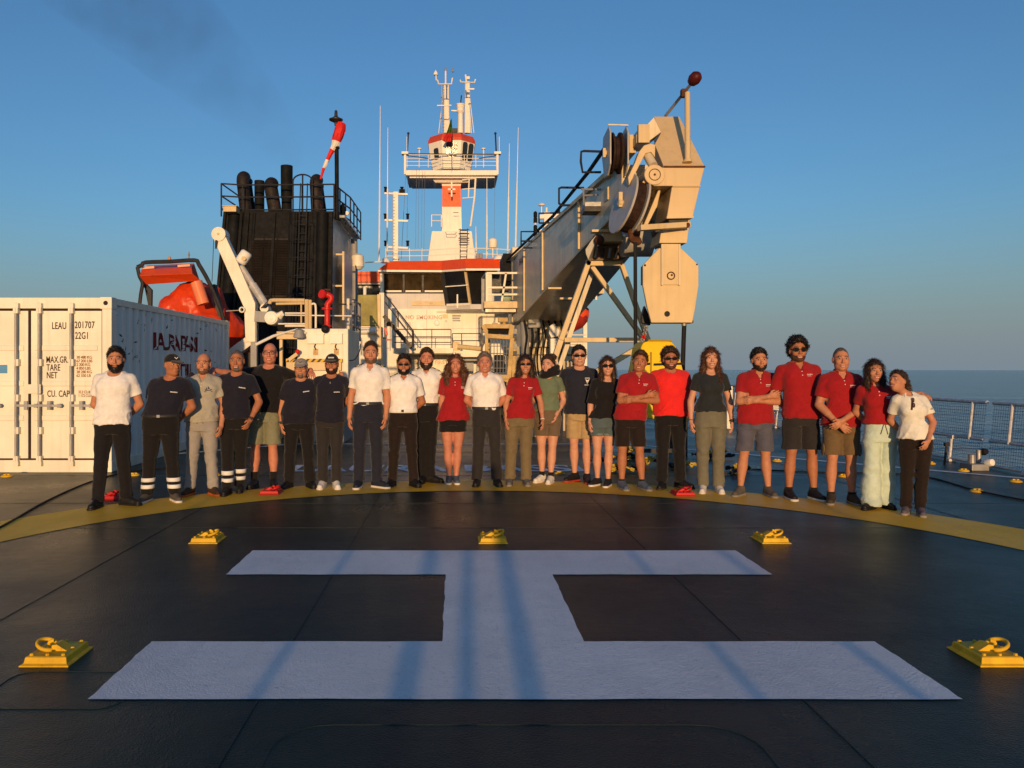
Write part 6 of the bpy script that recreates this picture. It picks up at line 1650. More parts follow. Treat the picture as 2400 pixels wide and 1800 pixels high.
MT_ = [(.80, .150, .105, .0), (.90, .166, .116, .005), (1.0, .158, .112, 0), (1.10, .152, .110, -.005), (1.20, .160, .113, -.005), (1.30, .172, .118, -.005), (1.38, .168, .108, 0), (1.43, .120, .085, .005), (1.47, .075, .065, .01)]
FT_ = [(.80, .152, .108, .0), (.90, .166, .118, .008), (1.0, .148, .108, .003), (1.10, .122, .094, 0), (1.20, .128, .098, -.003), (1.28, .140, .112, -.006), (1.36, .140, .100, 0), (1.42, .100, .078, .005), (1.46, .060, .055, .01)]
POSES = dict(back=((.070, .075, -.27), (-.10, .175, -.43)), down=((.050, .02, -.285), (.062, -.045, -.53)), down2=((.035, .03, -.285), (.02, -.02, -.53)), away=((.02, .14, -.25), (-.14, .20, -.42)))
count = [0]
def person(label, px, py, top, head, feet, sex='m', skin='tan', b=1.0, sw=1.0, belly=0.0, arms=('down', 'down'), fy=(-12, 12), fd=(0, 0), hipx=None,
           shirt='tee', sc='white', sleeve=.62, hem=.88, tuck=False, neck='crew', loose=.016, legs='trousers', lc='black', lhem=.08, flare=1.0,
           shoe='black', sole='black', sock=None, tl=1.0, hair='short', hc='dark', beard=None, bc=None, cap=None, capm=None, glasses=None, smile=True,
           hy=0, hp=0, hr=0, yaw=None, extra=None, curl=.5, palm=None, hairline=0.0):
    Y = EYE * F / (py - CY); X = (px - CX) / F * Y; H = (py - top) / F * Y
    s = H / 1.75 if cap is None else (H - .015) / 1.75
    mp = Y / F
    hx = (head - px) * mp; hipx = hx * .12 if hipx is None else hipx
    root = thing('person', label, 'person', (X, Y, 0), 'crew lined up on the yellow circle')
    if yaw is None: yaw = -math.degrees(math.atan2(X, Y)) * .35
    root.rotation_euler = (0, 0, R(yaw))
    F_ = sex == 'f'
    ST = FT_ if F_ else MT_
    g = b
    CXs = lambda z: float(np.interp(z, [.8 * s, .95 * s, 1.1 * s, 1.3 * s, 1.48 * s, 1.62 * s], [hipx, hipx, hipx * .6 + hx * .32 * tl, hx * .66 * tl + hipx * .15, hx * .86 * (.3 + .7 * tl), hx]))
    def torso(inf, z0, z1, fl=0.0):
        out = []
        for z, rx, ry, cy in ST:
            bl = belly * math.exp(-((z - 1.06) / .13) ** 2)
            out.append((z * s, CXs(z * s), (cy - bl * .55) * s, rx * s * g * (1 if z > 1.25 else 1 + bl * 1.2) + inf, (ry + bl * .75) * s * (.5 + .5 * g) + inf))
        a = np.array(out); zs = sorted(set([z0, z1] + [r_[0] for r_ in out if z0 < r_[0] < z1]))
        return [(z, *[np.interp(z, a[:, 0], a[:, i]) + (fl * max(0, 1 - (z - z0) / (.25 * s)) if i in (3, 4) else 0) for i in (1, 2, 3, 4)]) for z in zs]
    shw = (.146 if F_ else .168) * s * sw; shz = 1.378 * s
    sh = {k: np.array([CXs(shz) + k * shw, .01, shz - (0 if F_ else .0)]) for k in (-1, 1)}
    ra = np.array([.043, .036, .034, .022] if F_ else [.050, .041, .039, .027]) * s * (.55 + .45 * g)
    EL, WR, HD, PN = {}, {}, {}, {}
    for k, p in zip((-1, 1), arms):
        if isinstance(p, str): e, w_ = POSES[p]; e = np.array((k * e[0], e[1], e[2])); w_ = np.array((k * w_[0], w_[1], w_[2]))
        else: e, w_ = np.array(p[0], float), np.array(p[1], float)
        EL[k] = sh[k] + e * s; WR[k] = sh[k] + w_ * s
        d = WR[k] - EL[k]; d /= np.linalg.norm(d); HD[k] = d
        PN[k] = np.array((-k, .25, 0.0))
        if not isinstance(p, str) and len(p) > 2: HD[k] = np.array(p[2], float) / np.linalg.norm(p[2])
        if not isinstance(p, str) and len(p) > 3: PN[k] = np.array(p[3], float)
    fx = {k: (f_ - px) * mp for k, f_ in zip((-1, 1), feet)}; fyy = dict(zip((-1, 1), fd))
    hipj = {k: hipx + k * .086 * s * (.6 + .4 * g) for k in (-1, 1)}
    def legst(k, rows):
        out = []
        for z, r_, oy in rows:
            t = np.clip((.86 - z) / (.86 - .08), 0, 1)
            out.append((z * s, hipj[k] + (fx[k] - hipj[k]) * t, fyy[k] * t ** 1.2 + oy * s + .01, r_ * s * (.55 + .45 * g), r_ * s * (.6 + .4 * g) * 1.05))
        return out
    # ---- head frame
    hs = (.97 if F_ else 1.0) * (.25 + .75 * s) * 1.07
    hcn = np.array([hx, -.016, 1.75 * s - (.128 + (.024 if hair in ('curly', 'bun') else .018 if hair == 'thick' else .010)) * hs]); RM = rotm(hy, hp, hr)
    HL = lambda p: hcn + RM @ (np.array(p, float) * hs)
    def headprims(S, inf=0.0, face=True):
        S.ell(HL((0, .012, .022)), (np.array((.074, .094, .100)) + inf) * hs, RM, .02)
        S.ell(HL((0, -.022, -.035)), (np.array((.068 if not F_ else .063, .073, .084)) + inf) * hs, RM, .03)
        S.ell(HL((0, -.062, -.092)), (np.array((.027 if not F_ else .021, .024, .022)) + inf) * hs, RM, .03)
        if not F_:
            for k in (-1, 1): S.ell(HL((k * .037, -.02, -.072)), (np.array((.022, .035, .026)) + inf) * hs, RM, .03)
        if not face: return
        for k in (-1, 1):
            S.ell(HL((k * .040, -.064, -.022)), np.array((.024, .022, .022)) * hs, RM, .02)
            S.ell(HL((k * .077, .008, -.004)), np.array((.009, .022, .033)) * hs, RM, .008)
            S.ell(HL((k * .031, -.099, .010)), np.array((.018, .013, .010)) * hs, RM, .012, '-')
        S.cap(HL((-.036, -.083, .030)), HL((.036, -.083, .030)), .010 * hs, k=.015)
        S.cap(HL((0, -.088, .016)), HL((0, -.110, -.026)), .008 * hs, .0135 * hs, .010)
        for k in (-1, 1): S.ell(HL((k * .012, -.098, -.031)), np.array((.009, .010, .008)) * hs, RM, .008)
        S.ell(HL((0, -.086, -.061)), np.array((.026, .013, .013)) * hs, RM, .012)
    # ---- body: head, neck, trunk, arms with hands, legs
    B = Sdf()
    B.loft(torso(-.004, .80 * s, 1.47 * s), .03)
    for k in (-1, 1): B.cap((CXs(1.47 * s) + k * .03 * s, .012, 1.45 * s), sh[k] + np.array((-k * .02, 0, .0)), .036 * s, .044 * s, .03)
    nr = (.043 if F_ else .051) * s * (.6 + .4 * g)
    B.cap((CXs(1.44 * s), .018, 1.43 * s), hcn + RM @ np.array((0, .012, -.06)), nr * 1.05, nr, .025)
    for k in (-1, 1):
        B.cap(sh[k], EL[k], ra[0], ra[1], .03); B.cap(EL[k], WR[k], ra[2] * 1.05, ra[3], .015)
        B.cap(EL[k] + (WR[k] - EL[k]) * .12, EL[k] + (WR[k] - EL[k]) * .45, ra[2] * 1.08, ra[2] * .95, .02)
        # hand
        d = HD[k]; n = PN[k] - d * (PN[k] @ d); n /= np.linalg.norm(n); u = np.cross(d, n) * 1.0
        th = u if u[1] < 0 else -u             # thumb on the side toward the camera
        hz = s * (.92 if F_ else 1.0)
        w0 = WR[k]; pc = w0 + d * .055 * hz
        B.cap(w0, w0 + d * .02 * hz, ra[3], ra[3] * 1.02, .012)
        B.cap(w0 + d * .025 * hz + u * .012 * hz, w0 + d * .080 * hz + u * .022 * hz, .016 * hz, .0155 * hz, .012, flat=(n, .80)); B.cap(w0 + d * .025 * hz - u * .012 * hz, w0 + d * .080 * hz - u * .022 * hz, .016 * hz, .0155 * hz, .012, flat=(n, .80)); B.cap(w0 + d * .03 * hz, w0 + d * .088 * hz, .018 * hz, .016 * hz, .012, flat=(n, .80))
        for i, (o_, L) in enumerate(((-.030, .058), (-.0105, .074), (.0100, .078), (.0300, .070))):
            if th @ u < 0: o_ = o_            # index finger lies on the thumb side
            off = -o_ if (th @ u) < 0 else o_
            a = w0 + d * (.088 - .006 * abs(i - 2)) * hz + u * off * hz
            c1 = curl * (.45 + .12 * i); d1 = d * math.cos(c1) + n * math.sin(c1); c2 = c1 + curl * 1.0; d2 = d * math.cos(c2) + n * math.sin(c2)
            m_ = a + d1 * L * .52 * hz + u * off * .12 * hz; e_ = m_ + d2 * L * .50 * hz
            B.cap(a, m_, .0098 * hz, .0090 * hz, .004); B.cap(m_, e_, .0090 * hz, .0078 * hz, .003)
        t0 = w0 + d * .028 * hz + th * .022 * hz; t1 = t0 + (d * .65 + th * .62 + n * .3) * .042 * hz; t2 = t1 + (d * .95 + th * .12 + n * .3) * .032 * hz
        B.cap(t0, t1, .013 * hz, .011 * hz, .012); B.cap(t1, t2, .0105 * hz, .009 * hz, .004)
        calf = legst(k, [(.86, .088, .005), (.74, .082, .0), (.62, .070, -.004), (.52, .057, -.010), (.47, .051, -.004), (.41, .054, .010), (.33, .058, .016), (.22, .042, .010), (.12, .031, .004), (.05, .034, .0)])
        B.loft(calf, .03)
    headprims(B)
    Pv, Fq = B.mesh(.0068)
    body = np_mesh('body', Pv, Fq, SKIN[skin], root)
    # ---- face
    def hb(q, name, m, par=root, sm=60): return local_build(q, name, m, par, sm)
    for k in (-1, 1):
        q = MB(); c = HL((k * .031, -.0845, .009)); q.ball((0, 0, 0), (.0125 * hs, .009 * hs, .0058 * hs), 16, 10)
        q.v = [tuple(c + RM @ np.array(v)) for v in q.v]
        o = hb(q, 'eye', EYEW, body); o.data.materials.append(IRIS)
        for p in o.data.polygons:
            if abs((RM.T @ (np.array(p.center) - c))[0]) < .0065 * hs: p.material_index = 1
        q = MB(); q.tube([HL((k * .050, -.081, .027)), HL((k * .034, -.0940, .034)), HL((k * .014, -.0950, .030))], .0034 * hs, 6); hb(q, 'eyebrow', HAIRM['grey' if hc in ('grey',) else 'dark'], body)
    q = MB()
    w_ = .031 if smile else .021; up = .006 if smile else 0
    q.tube([HL((-w_, -.088, -.058 + up)), HL((-w_ * .5, -.0985, -.062 + up * .2)), HL((0, -.101, -.0615)), HL((w_ * .5, -.0985, -.062 + up * .2)), HL((w_, -.088, -.058 + up))], [.002 * hs, .0042 * hs, .0048 * hs, .0042 * hs, .002 * hs], 8)
    if smile: q.tube([HL((-w_, -.088, -.058 + up)), HL((-w_ * .5, -.096, -.0735)), HL((0, -.0985, -.0750)), HL((w_ * .5, -.096, -.0735)), HL((w_, -.088, -.058 + up))], [.002 * hs, .0040 * hs, .005 * hs, .004 * hs, .002 * hs], 8)
    mo = hb(q, 'mouth', LIP, body)
    if smile:
        q = MB(); q.add([HL((-w_ * .85, -.0905, -.058 + up)), HL((-w_ * .4, -.1005, -.0625)), HL((w_ * .4, -.1005, -.0625)), HL((w_ * .85, -.0905, -.058 + up)), HL((w_ * .5, -.0985, -.0705)), HL((-w_ * .5, -.0985, -.0705))], [(0, 1, 2, 3, 4, 5)]); hb(q, 'teeth', TEETH, body)
    # ---- hair
    def hloc(X_, Y_, Z_):
        x = (X_ - hcn[0]) / hs; y = (Y_ - hcn[1]) / hs; z = (Z_ - hcn[2]) / hs; Mi = RM.T
        return Mi[0, 0] * x + Mi[0, 1] * y + Mi[0, 2] * z, Mi[1, 0] * x + Mi[1, 1] * y + Mi[1, 2] * z, Mi[2, 0] * x + Mi[2, 1] * y + Mi[2, 2] * z
    def hairpiece(style):
        S = Sdf(); th, amp, fr = .012, .005, 45
        if style in ('bald', 'fringe'): th, amp = .0035, .001
        if style == 'buzz': th, amp = .006, .001
        if style == 'thick': th, amp, fr = .012, .006, 40
        if style == 'curly': th, amp, fr = .034, .014, 30
        if style.startswith('long') or style in ('bob', 'wavy', 'bun', 'tail'): th, amp = .014, .003
        sd = {'short': .003, 'thick': .008, 'buzz': .002, 'fringe': .003, 'bald': .003, 'curly': .026}.get(style, .012)
        S.ell(HL((0, .012, .022)), (np.array((.074, .094, .100)) + (sd, max(sd, th * .7), th)) * hs, RM, .02)
        if style in ('thick', 'curly', 'short'): S.ell(HL((0, -.03, .078)), np.array((.050, .055, .040 + th)) * hs, RM, .03)
        if style == 'bob':
            for k in (-1, 1): S.cap(HL((k * .066, .01, .03)), HL((k * .086, -.01, -.125)), .034 * hs, .040 * hs, .03)
            S.ell(HL((0, .06, -.05)), np.array((.09, .055, .115)) * hs, RM, .03)
        if style == 'wavy':
            for k in (-1, 1): S.cap(HL((k * .070, .01, .03)), HL((k * .115, .0, -.13)), .036 * hs, .055 * hs, .03); S.cap(HL((k * .110, -.01, -.13)), HL((k * .105, -.07, -.26)), .05 * hs, .030 * hs, .03)
            S.ell(HL((0, .07, -.09)), np.array((.115, .06, .17)) * hs, RM, .03); amp, fr = .014, 24
        if style == 'long':
            for k in (-1, 1): S.cap(HL((k * .066, .01, .04)), HL((k * .084, .01, -.15)), .034 * hs, .034 * hs, .03)
            S.cap(HL((.084, .01, -.12)), HL((.085, -.075, -.29)), .034 * hs, .022 * hs, .03); S.cap(HL((-.080, .02, -.10)), HL((-.085, .03, -.22)), .032 * hs, .02 * hs, .03)
            S.ell(HL((0, .065, -.08)), np.array((.085, .05, .16)) * hs, RM, .03)
        if style == 'long2':
            for k in (-1, 1): S.cap(HL((k * .066, .0, .04)), HL((k * .082, -.015, -.14)), .030 * hs, .030 * hs, .03); S.cap(HL((k * .082, -.015, -.12)), HL((k * .075, -.045, -.21)), .028 * hs, .016 * hs, .02)
            S.ell(HL((0, .06, -.06)), np.array((.085, .05, .15)) * hs, RM, .03)
        if style == 'bun':
            S.ell(HL((.045, .055, .105)), np.array((.048, .045, .040)) * hs, RM, .02); S.cap(HL((-.062, -.055, .05)), HL((-.074, -.05, -.06)), .012 * hs, .005 * hs, .01); S.cap(HL((.058, -.06, .06)), HL((.072, -.06, -.05)), .014 * hs, .006 * hs, .01)
        if style == 'tail':
            S.ell(HL((0, .125, .005)), np.array((.045, .05, .055)) * hs, RM, .02); S.ell(HL((.01, .15, -.045)), np.array((.038, .04, .05)) * hs, RM, .02); amp = .006
        yk = [-.12, -.075, -.055, -.01, .03, .06, .1]
        zl = np.array([.092, .086, .070, .022, -.030, -.065, -.080]) + np.array([1, 1, .6, .1, 0, 0, 0]) * (hairline + (.013 if style in ('short', 'thick', 'buzz', 'bun', 'tail') else .006))
        if style in ('bob', 'wavy', 'long', 'long2'): S.ell(HL((0, -.105, -.022)), np.array((.060, .078, .112)) * hs, RM, .012, '-')
        def post(f, X_, Y_, Z_):
            x, y, z = hloc(X_, Y_, Z_)
            nz = amp * hs * (vnoise(x, y, z, fr) + .5 * vnoise(x, y, z, fr * 2.1))
            if style in ('bob', 'wavy', 'long', 'long2', 'bun', 'tail'):
                nz = nz + .0022 * hs * np.sin(95 * x + 60 * y + 5 * vnoise(x, y, z, 14))
            f = f + nz
            hl_ = np.interp(y, yk, zl) + .004 * np.sin(x * 160) + (np.abs(x) > .048) * -.0
            if style in ('short', 'buzz', 'thick', 'curly', 'bun', 'tail', 'under'): f = np.maximum(f, (hl_ - z) * hs * .8)
            elif style in ('fringe', 'bald'): f = np.maximum(np.maximum(f, (np.interp(y, yk, [.03, .02, .012, .0, -.045, -.075, -.085]) - z) * hs), (z - np.interp(y, yk, [-.2, -.2, .04, .055, .06, .07, .07])) * hs)
            else: f = np.maximum(f, np.where((z > .02) & (y < -.04), (np.interp(y, yk, zl) - .012 + .02 * np.abs(x) / .07 * 0 - z) * hs * .8, -1))
            return f
        P1, F1 = S.mesh(.0062, post)
        lw = style in ('bob', 'wavy', 'long', 'long2')
        if style not in ('bald', 'fringe', 'buzz'):
            nn, L_, wd_, fl_, rd_ = (2600, .045, .0022, (0, .1, -1), .25) if lw else (1700, .026, .0022, (.1, .2, .2), 1.0) if style == 'curly' else (2300, .026, .0019, (0, .6, .45), .45)
            if style == 'wavy': nn, L_, rd_ = 2600, .04, .6
            P1, F1 = strands(P1, F1, nn, L_ * hs, wd_ * hs, RM @ np.array(fl_), rd_, count[0])
        np_mesh('hair', P1, F1, HAIRM[hc], root)
    if hair: hairpiece(hair)
    if beard:
        S = Sdf(); th = dict(full=.008, short=.0035, goatee=.004, stubble=.0016)[beard]
        headprims(S, th, False); S.ell(HL((0, -.086, -.061)), (np.array((.028, .015, .015)) + th * .6) * hs, RM, .012)
        if beard == 'full': S.ell(HL((0, -.058, -.112)), np.array((.034, .03, .024)) * hs, RM, .03)
        def post(f, X_, Y_, Z_):
            x, y, z = hloc(X_, Y_, Z_); f = f + (.004 if beard == 'full' else .0014) * vnoise(x, y, z, 60)
            ax = np.abs(x)
            line = -.052 - .014 * np.clip(1 - ax / .03, 0, 1) * 0 + np.clip((ax - .040) / .03, 0, 1) * .032
            f = np.maximum(f, (z - line) * hs); f = np.maximum(f, (y + .006) * hs)
            if beard == 'goatee': f = np.maximum(f, (np.sqrt((ax / .034) ** 2 + ((z + .085) / .045) ** 2) - 1) * .03 * hs)
            k0 = np.sqrt((x / .024) ** 2 + ((z + .064) / .0115) ** 2); m_ = (.0115 * (1 - k0)) * hs
            return np.maximum(f, np.where(y < -.05, m_, -1))
        P1, F1 = S.mesh(.0058, post)
        if beard in ('full', 'short'): P1, F1 = strands(P1, F1, 700, .012 * hs, .0014 * hs, RM @ np.array((0, -.1, -1)), .4, count[0])
        np_mesh('beard', P1, F1, HAIRM[bc or hc], root)
    if cap:
        S = Sdf(); S.ell(HL((0, .010, .030)), np.array((.084, .104, .100)) * hs, RM, .01)
        P1, F1 = S.mesh(.007, lambda f, X_, Y_, Z_: np.maximum(f, (.034 - .10 * hloc(X_, Y_, Z_)[1] * .6 - hloc(X_, Y_, Z_)[2]) * hs))
        co = np_mesh('cap', P1, F1, capm, root, 1)
        S = Sdf(); S.ell(HL((0, -.115, .040)), np.array((.070, .080, .0075)) * hs, RM @ rotm(0, 14, 0), .01)
        P1, F1 = S.mesh(.006, lambda f, X_, Y_, Z_: np.maximum(f, (hloc(X_, Y_, Z_)[1] + .065) * hs))
        np_mesh('peak', P1, F1, capm, co, 1)
        if cap != 'plain':
            q = MB(); zz_ = .078
            if cap == 'bars':
                for i in range(6): q.add([HL((-.034 + i * .0118, -.0945 + .0006 * abs(i - 2.5), zz_ - .008)), HL((-.026 + i * .0118, -.0945 + .0006 * abs(i - 2.5), zz_ - .008)), HL((-.026 + i * .0118, -.088, zz_ + .008)), HL((-.034 + i * .0118, -.088, zz_ + .008))], [(0, 1, 2, 3)])
            else:
                for sg in (-1, 1): q.add([HL((0, -.094, zz_ - .012)), HL((sg * .022, -.088, zz_ + .008)), HL((sg * .016, -.085, zz_ + .014)), HL((0, -.092, zz_ - .002))], [(0, 1, 2, 3)])
            hb(q, 'cap_badge', LOGOW if cap != 'dark' else LOGOD, co)
    if glasses:
        q = MB(); dk = glasses != 'clear'
        rx, rz = dict(sport=(.034, .017), round=(.024, .022), wide=(.033, .022), clear=(.025, .017), small=(.026, .015))[glasses]
        fq = MB()
        for k in (-1, 1):
            for jj, (r0, mbx) in enumerate(((1.0, q),)):
                P0 = [HL((k * .033 + rx * math.cos(t_), -.1035 + .16 * (abs(k * .033 + rx * math.cos(t_)) - .02) ** 2 * 18 * .1 + .012 * max(0, abs(k * .033 + rx * math.cos(t_)) - .045) / .02, .008 + rz * math.sin(t_))) for t_ in [2 * math.pi * i / 18 for i in range(18)]]
                fq.tube(P0, .0022 * hs, 5, closed=True)
                if dk: q.prism(P0, RM @ np.array((0, .003, 0)))
            fq.tube([HL((k * (.033 + rx), -.096, .012)), HL((k * .078, -.05, .012)), HL((k * .082, .005, .008))], .0028 * hs, 5)
        fq.tube([HL((-.012, -.106, .013)), HL((0, -.112, .015)), HL((.012, -.106, .013))], .003 * hs, 5)
        fo = hb(fq, 'sunglasses' if dk else 'glasses', FRAME, root)
        if dk: hb(q, 'lens', LENS, fo)
    # ---- shirt
    inf = loose
    S = Sdf(); hz0 = (1.0 if tuck else hem) * s
    S.loft(torso(inf, hz0, 1.465 * s, 0.012 if not tuck else -.004), .03)
    if F_:
        for k in (-1, 1): S.ell((CXs(1.26 * s) + k * .065 * s, -.085 * s, 1.255 * s), np.array((.062, .050, .062)) * s * (.5 + .5 * g), None, .05)
    elif not belly:
        for k in (-1, 1): S.ell((CXs(1.3 * s) + k * .075 * s, -.075 * s, 1.30 * s), np.array((.080, .043, .06)) * s * g, None, .05)
    for k in (-1, 1):
        S.cap((CXs(1.47 * s) + k * .04 * s, .012, 1.447 * s), sh[k] + np.array((-k * .025, 0, 0)), .038 * s, .048 * s + inf * .4, .03)
        e_ = sh[k] + (EL[k] - sh[k]) * min(sleeve, 1.0)
        S.cap(sh[k], e_, ra[0] + inf * .6, ra[0] * .96 + inf * 1.2, .04)
        if sleeve > 1: S.cap(EL[k], EL[k] + (WR[k] - EL[k]) * (sleeve - 1), ra[1] + inf * 1.1, ra[2] + inf * .8, .025)
        # clean cuff
        dd = (EL[k] - sh[k]) if sleeve <= 1 else (WR[k] - EL[k]); dd = dd / np.linalg.norm(dd); ce = e_ if sleeve <= 1 else EL[k] + (WR[k] - EL[k]) * (sleeve - 1)
        S.put((lambda dd, ce: lambda x, y, z: np.where((x - ce[0]) ** 2 + (y - ce[1]) ** 2 + (z - ce[2]) ** 2 < .115 ** 2, -((x - ce[0]) * dd[0] + (y - ce[1]) * dd[1] + (z - ce[2]) * dd[2]) + .0, .1))(dd, ce), ce - .06, ce + .10, .004, '-')
    nb = np.array((CXs(1.46 * s), 0, 0))
    S.cap((nb[0], .018, 1.40 * s), HL((0, .012, -.05)), nr + .010, nr + .016, .010, '-')
    if neck == 'crew': S.ell((nb[0], -.062 * s, 1.470 * s), np.array((.074, .066, .066)) * s, None, .01, '-')
    if neck == 'scoop': S.ell((nb[0], -.060 * s, 1.455 * s), np.array((.100, .075, .068)) * s, None, .01, '-')
    if neck in ('polo', 'officer'):
        S.ell((nb[0], -.055 * s, 1.475 * s), np.array((.064, .062, .052)) * s, None, .01, '-')
        S.cap((nb[0], -.085 * s, 1.475 * s), (nb[0], -.128 * s, 1.372 * s), .048 * s, .012 * s, .008, '-')
    ph = count[0] * 3.7
    def wr(f, X_, Y_, Z_):
        w1 = vnoise(X_ + .5 * Z_ + ph, Y_, Z_ * .8 - .4 * X_, 8.0) * .009 - .014 * (1 - np.abs(vnoise(X_ - .7 * Z_ + ph, Y_ + ph, Z_ + .5 * np.abs(X_), 9.0))) ** 4 + .003 * vnoise(X_ + Z_, Y_, Z_ - X_, 22.0)
        lowk = np.clip((1.22 * s - Z_) / (.25 * s), .35, 1)
        return f + w1 * lowk - .001
    P1, F1 = S.mesh(.0085, wr)
    so = np_mesh('shirt', P1, F1, FB[sc], root)
    bv = bvh(so)
    if neck in ('polo', 'officer'):
        q = MB(); N_ = 26
        for inout in (0,):
            rows = [[], [], []]
            for i in range(N_ + 1):
                a = R(-148 + 296 * i / N_)           # 0 = back of the neck
                fr_ = abs(a) / R(148)
                cx, cy = nb[0], .016
                r0x, r0y = nr + .010, nr + .010; r1x, r1y = nr + .028, nr + .030
                zt_ = (1.508 - .030 * fr_ ** 1.5) * s; zb_ = (1.468 - .050 * fr_ ** 2) * s
                sx, sy = math.sin(a), math.cos(a)
                fwd = fr_ ** 3 * .030 * s
                rows[0].append((cx + sx * r0x, cy + sy * r0y, zt_ - .004)); rows[1].append((cx + sx * (r0x + .005), cy + sy * (r0y + .005) - fwd * .4, zt_)); rows[2].append((cx + sx * r1x * (1 + .15 * fr_), cy + sy * r1y - fwd * 1.5, zb_))
            q.loft(rows, cap=False, closed=False)
        co = local_build(q, 'collar', FB[sc], so, 60); sm = co.modifiers.new('thickness', 'SOLIDIFY'); sm.thickness = .004
        q = MB()
        for zb_ in ((1.37, 1.33) if neck == 'polo' else (1.36, 1.29, 1.22, 1.15, 1.08)):
            p = project(bv, nb[0] + (CXs(zb_ * s) - nb[0]) + .002, zb_ * s, .002)
            if p: q.lathe([(.0055, 0), (.0055, .003)], p, (0, -1, 0), 8)
        if q.v: local_build(q, 'buttons', TEETH if neck == 'officer' else LOGOW, so)
    # ---- legs wear
    S = Sdf(); lo = .014
    wz = 1.035 if tuck or legs != 'x' else 1.0
    if belly: wz = 1.0
    S.loft(torso(lo * (.9 if tuck else .55), .79 * s, wz * s), .03)
    f0 = flare
    if legs == 'trousers':
        rows = [(.88, .100, .004), (.74, .094, .0), (.62, .083 + .004 * (f0 - 1), -.004), (.50, .071 * (.6 + .4 * f0), -.006), (.40, .068 * (.5 + .5 * f0), .004), (.30, .066 * f0, .010), (.16, .062 * f0, .006), (lhem, .062 * f0, .0)]
    else:
        rows = [(.88, .100, .004), (.76, .097, .0), (lhem + .10, .088 * (.5 + .5 * f0), -.003), (lhem, .090 * f0, -.003)]
        rows = sorted(set(rows), key=lambda r_: -r_[0]); rows = [r_ for r_ in rows if r_[0] >= lhem]
        rows = [rows[0]] + [r_ for a_, r_ in zip(rows, rows[1:]) if a_[0] - r_[0] > .01]
    for k in (-1, 1): S.loft(legst(k, rows), .02)
    def wl(f, X_, Y_, Z_):
        zz_ = Z_ / s
        if legs == 'trousers':
            kw = np.exp(-((zz_ - .46) / .10) ** 2) * .8 + np.exp(-((zz_ - (lhem + .05)) / .08) ** 2) * 1.1 + np.exp(-((zz_ - .80) / .08) ** 2) * .7 + .25
        else: kw = .5 + np.exp(-((zz_ - .80) / .08) ** 2) * .7
        return f + kw * 1.5 * (.006 * vnoise(X_ + ph, Y_, Z_ * 1.9 + .6 * X_, 10.0) - .005 * np.abs(vnoise(X_ * .8 + ph, Y_ - ph, Z_ * 1.5 - .5 * X_, 16.0)))
    P1, F1 = S.mesh(.0088, wl)
    lo_ = np_mesh({'trousers': 'trousers', 'shorts': 'shorts', 'skirt': 'skirt'}[legs], P1, F1, FB[lc], root)
    lbv = bvh(lo_)
    # ---- shoes
    for i, k in enumerate((-1, 1)):
        a = np.array((fx[k], fyy[k] + .01, 0)); phi = R(fy[i]); d = np.array((math.sin(phi), -math.cos(phi), 0)); hz = s * (.90 if F_ else 1.0)
        S = Sdf(); heel = a - d * .045 * hz; toe = a + d * .165 * hz
        S.cap(heel + (0, 0, .048), toe + (0, 0, .036), .043 * hz, .036 * hz, .02); S.cap(a + (0, 0, .085), a + d * .09 * hz + (0, 0, .05), .044 * hz, .036 * hz, .03); S.cap(a - d * .02 + (0, 0, .10), a - d * .02 + (0, 0, .06), .042 * hz, .044 * hz, .02)
        P1, F1 = S.mesh(.007, lambda f, X_, Y_, Z_: np.maximum(np.maximum(f, .012 - Z_), Z_ - .118 * hz) + .001 * vnoise(X_, Y_, Z_, 40))
        sm_ = shoe if not isinstance(shoe, str) else SHOEM[shoe]; so_m = SHOEM[sole]
        sho = np_mesh('shoe', P1, F1, sm_, root, 1)
        S = Sdf(); S.cap(heel + (0, 0, .02), toe + (0, 0, .02), .047 * hz, .040 * hz, .02); S.cap(a + d * .06 + (0, 0, .02), toe + (0, 0, .02), .045 * hz, .040 * hz, .02)
        P1, F1 = S.mesh(.006, lambda f, X_, Y_, Z_: np.maximum(np.maximum(f, Z_ - .028), .0015 - Z_))
        np_mesh('sole', P1, F1, so_m, sho)
        if shoe in ('whiteshoe', 'navyshoe', 'greyblue', 'blackwhite', 'walk'):
            q = MB()
            for j in range(4):
                c = a + d * (.035 + .022 * j) * hz + np.array((0, 0, .088 - .011 * j)) * hz; sd_ = np.array((d[1], -d[0], 0)) * .022 * hz
                q.tube([c - sd_, c + (0, 0, .010), c + sd_], .0035, 5)
            local_build(q, 'lace', LOGOW if shoe != 'whiteshoe' else GREY, sho)
        if sock:
            q = MB(); z1 = sock[1]; lr = legst(k, [(.06, .040, 0), (.12, .040, .006), (max(z1, .13), .046 if z1 < .2 else .052, .010)])
            q.loft([[Vector((c_[1] + (c_[3] + .002) * math.cos(2 * math.pi * j / 16), c_[2] + (c_[4] + .002) * math.sin(2 * math.pi * j / 16), c_[0])) for j in range(16)] for c_ in lr]); local_build(q, 'sock', FB[sock[0]], root, 60)
    ctx = dict(root=root, shirt=so, bv=bv, legs=lo_, lbv=lbv, s=s, CXs=CXs, torso=torso, WR=WR, EL=EL, HD=HD, legst=legst, ra=ra, sh=sh, HL=HL, hs=hs, nr=nr, rows=rows, RM=RM)
    for e in (extra or []): e(ctx)
    count[0] += 1
    return root

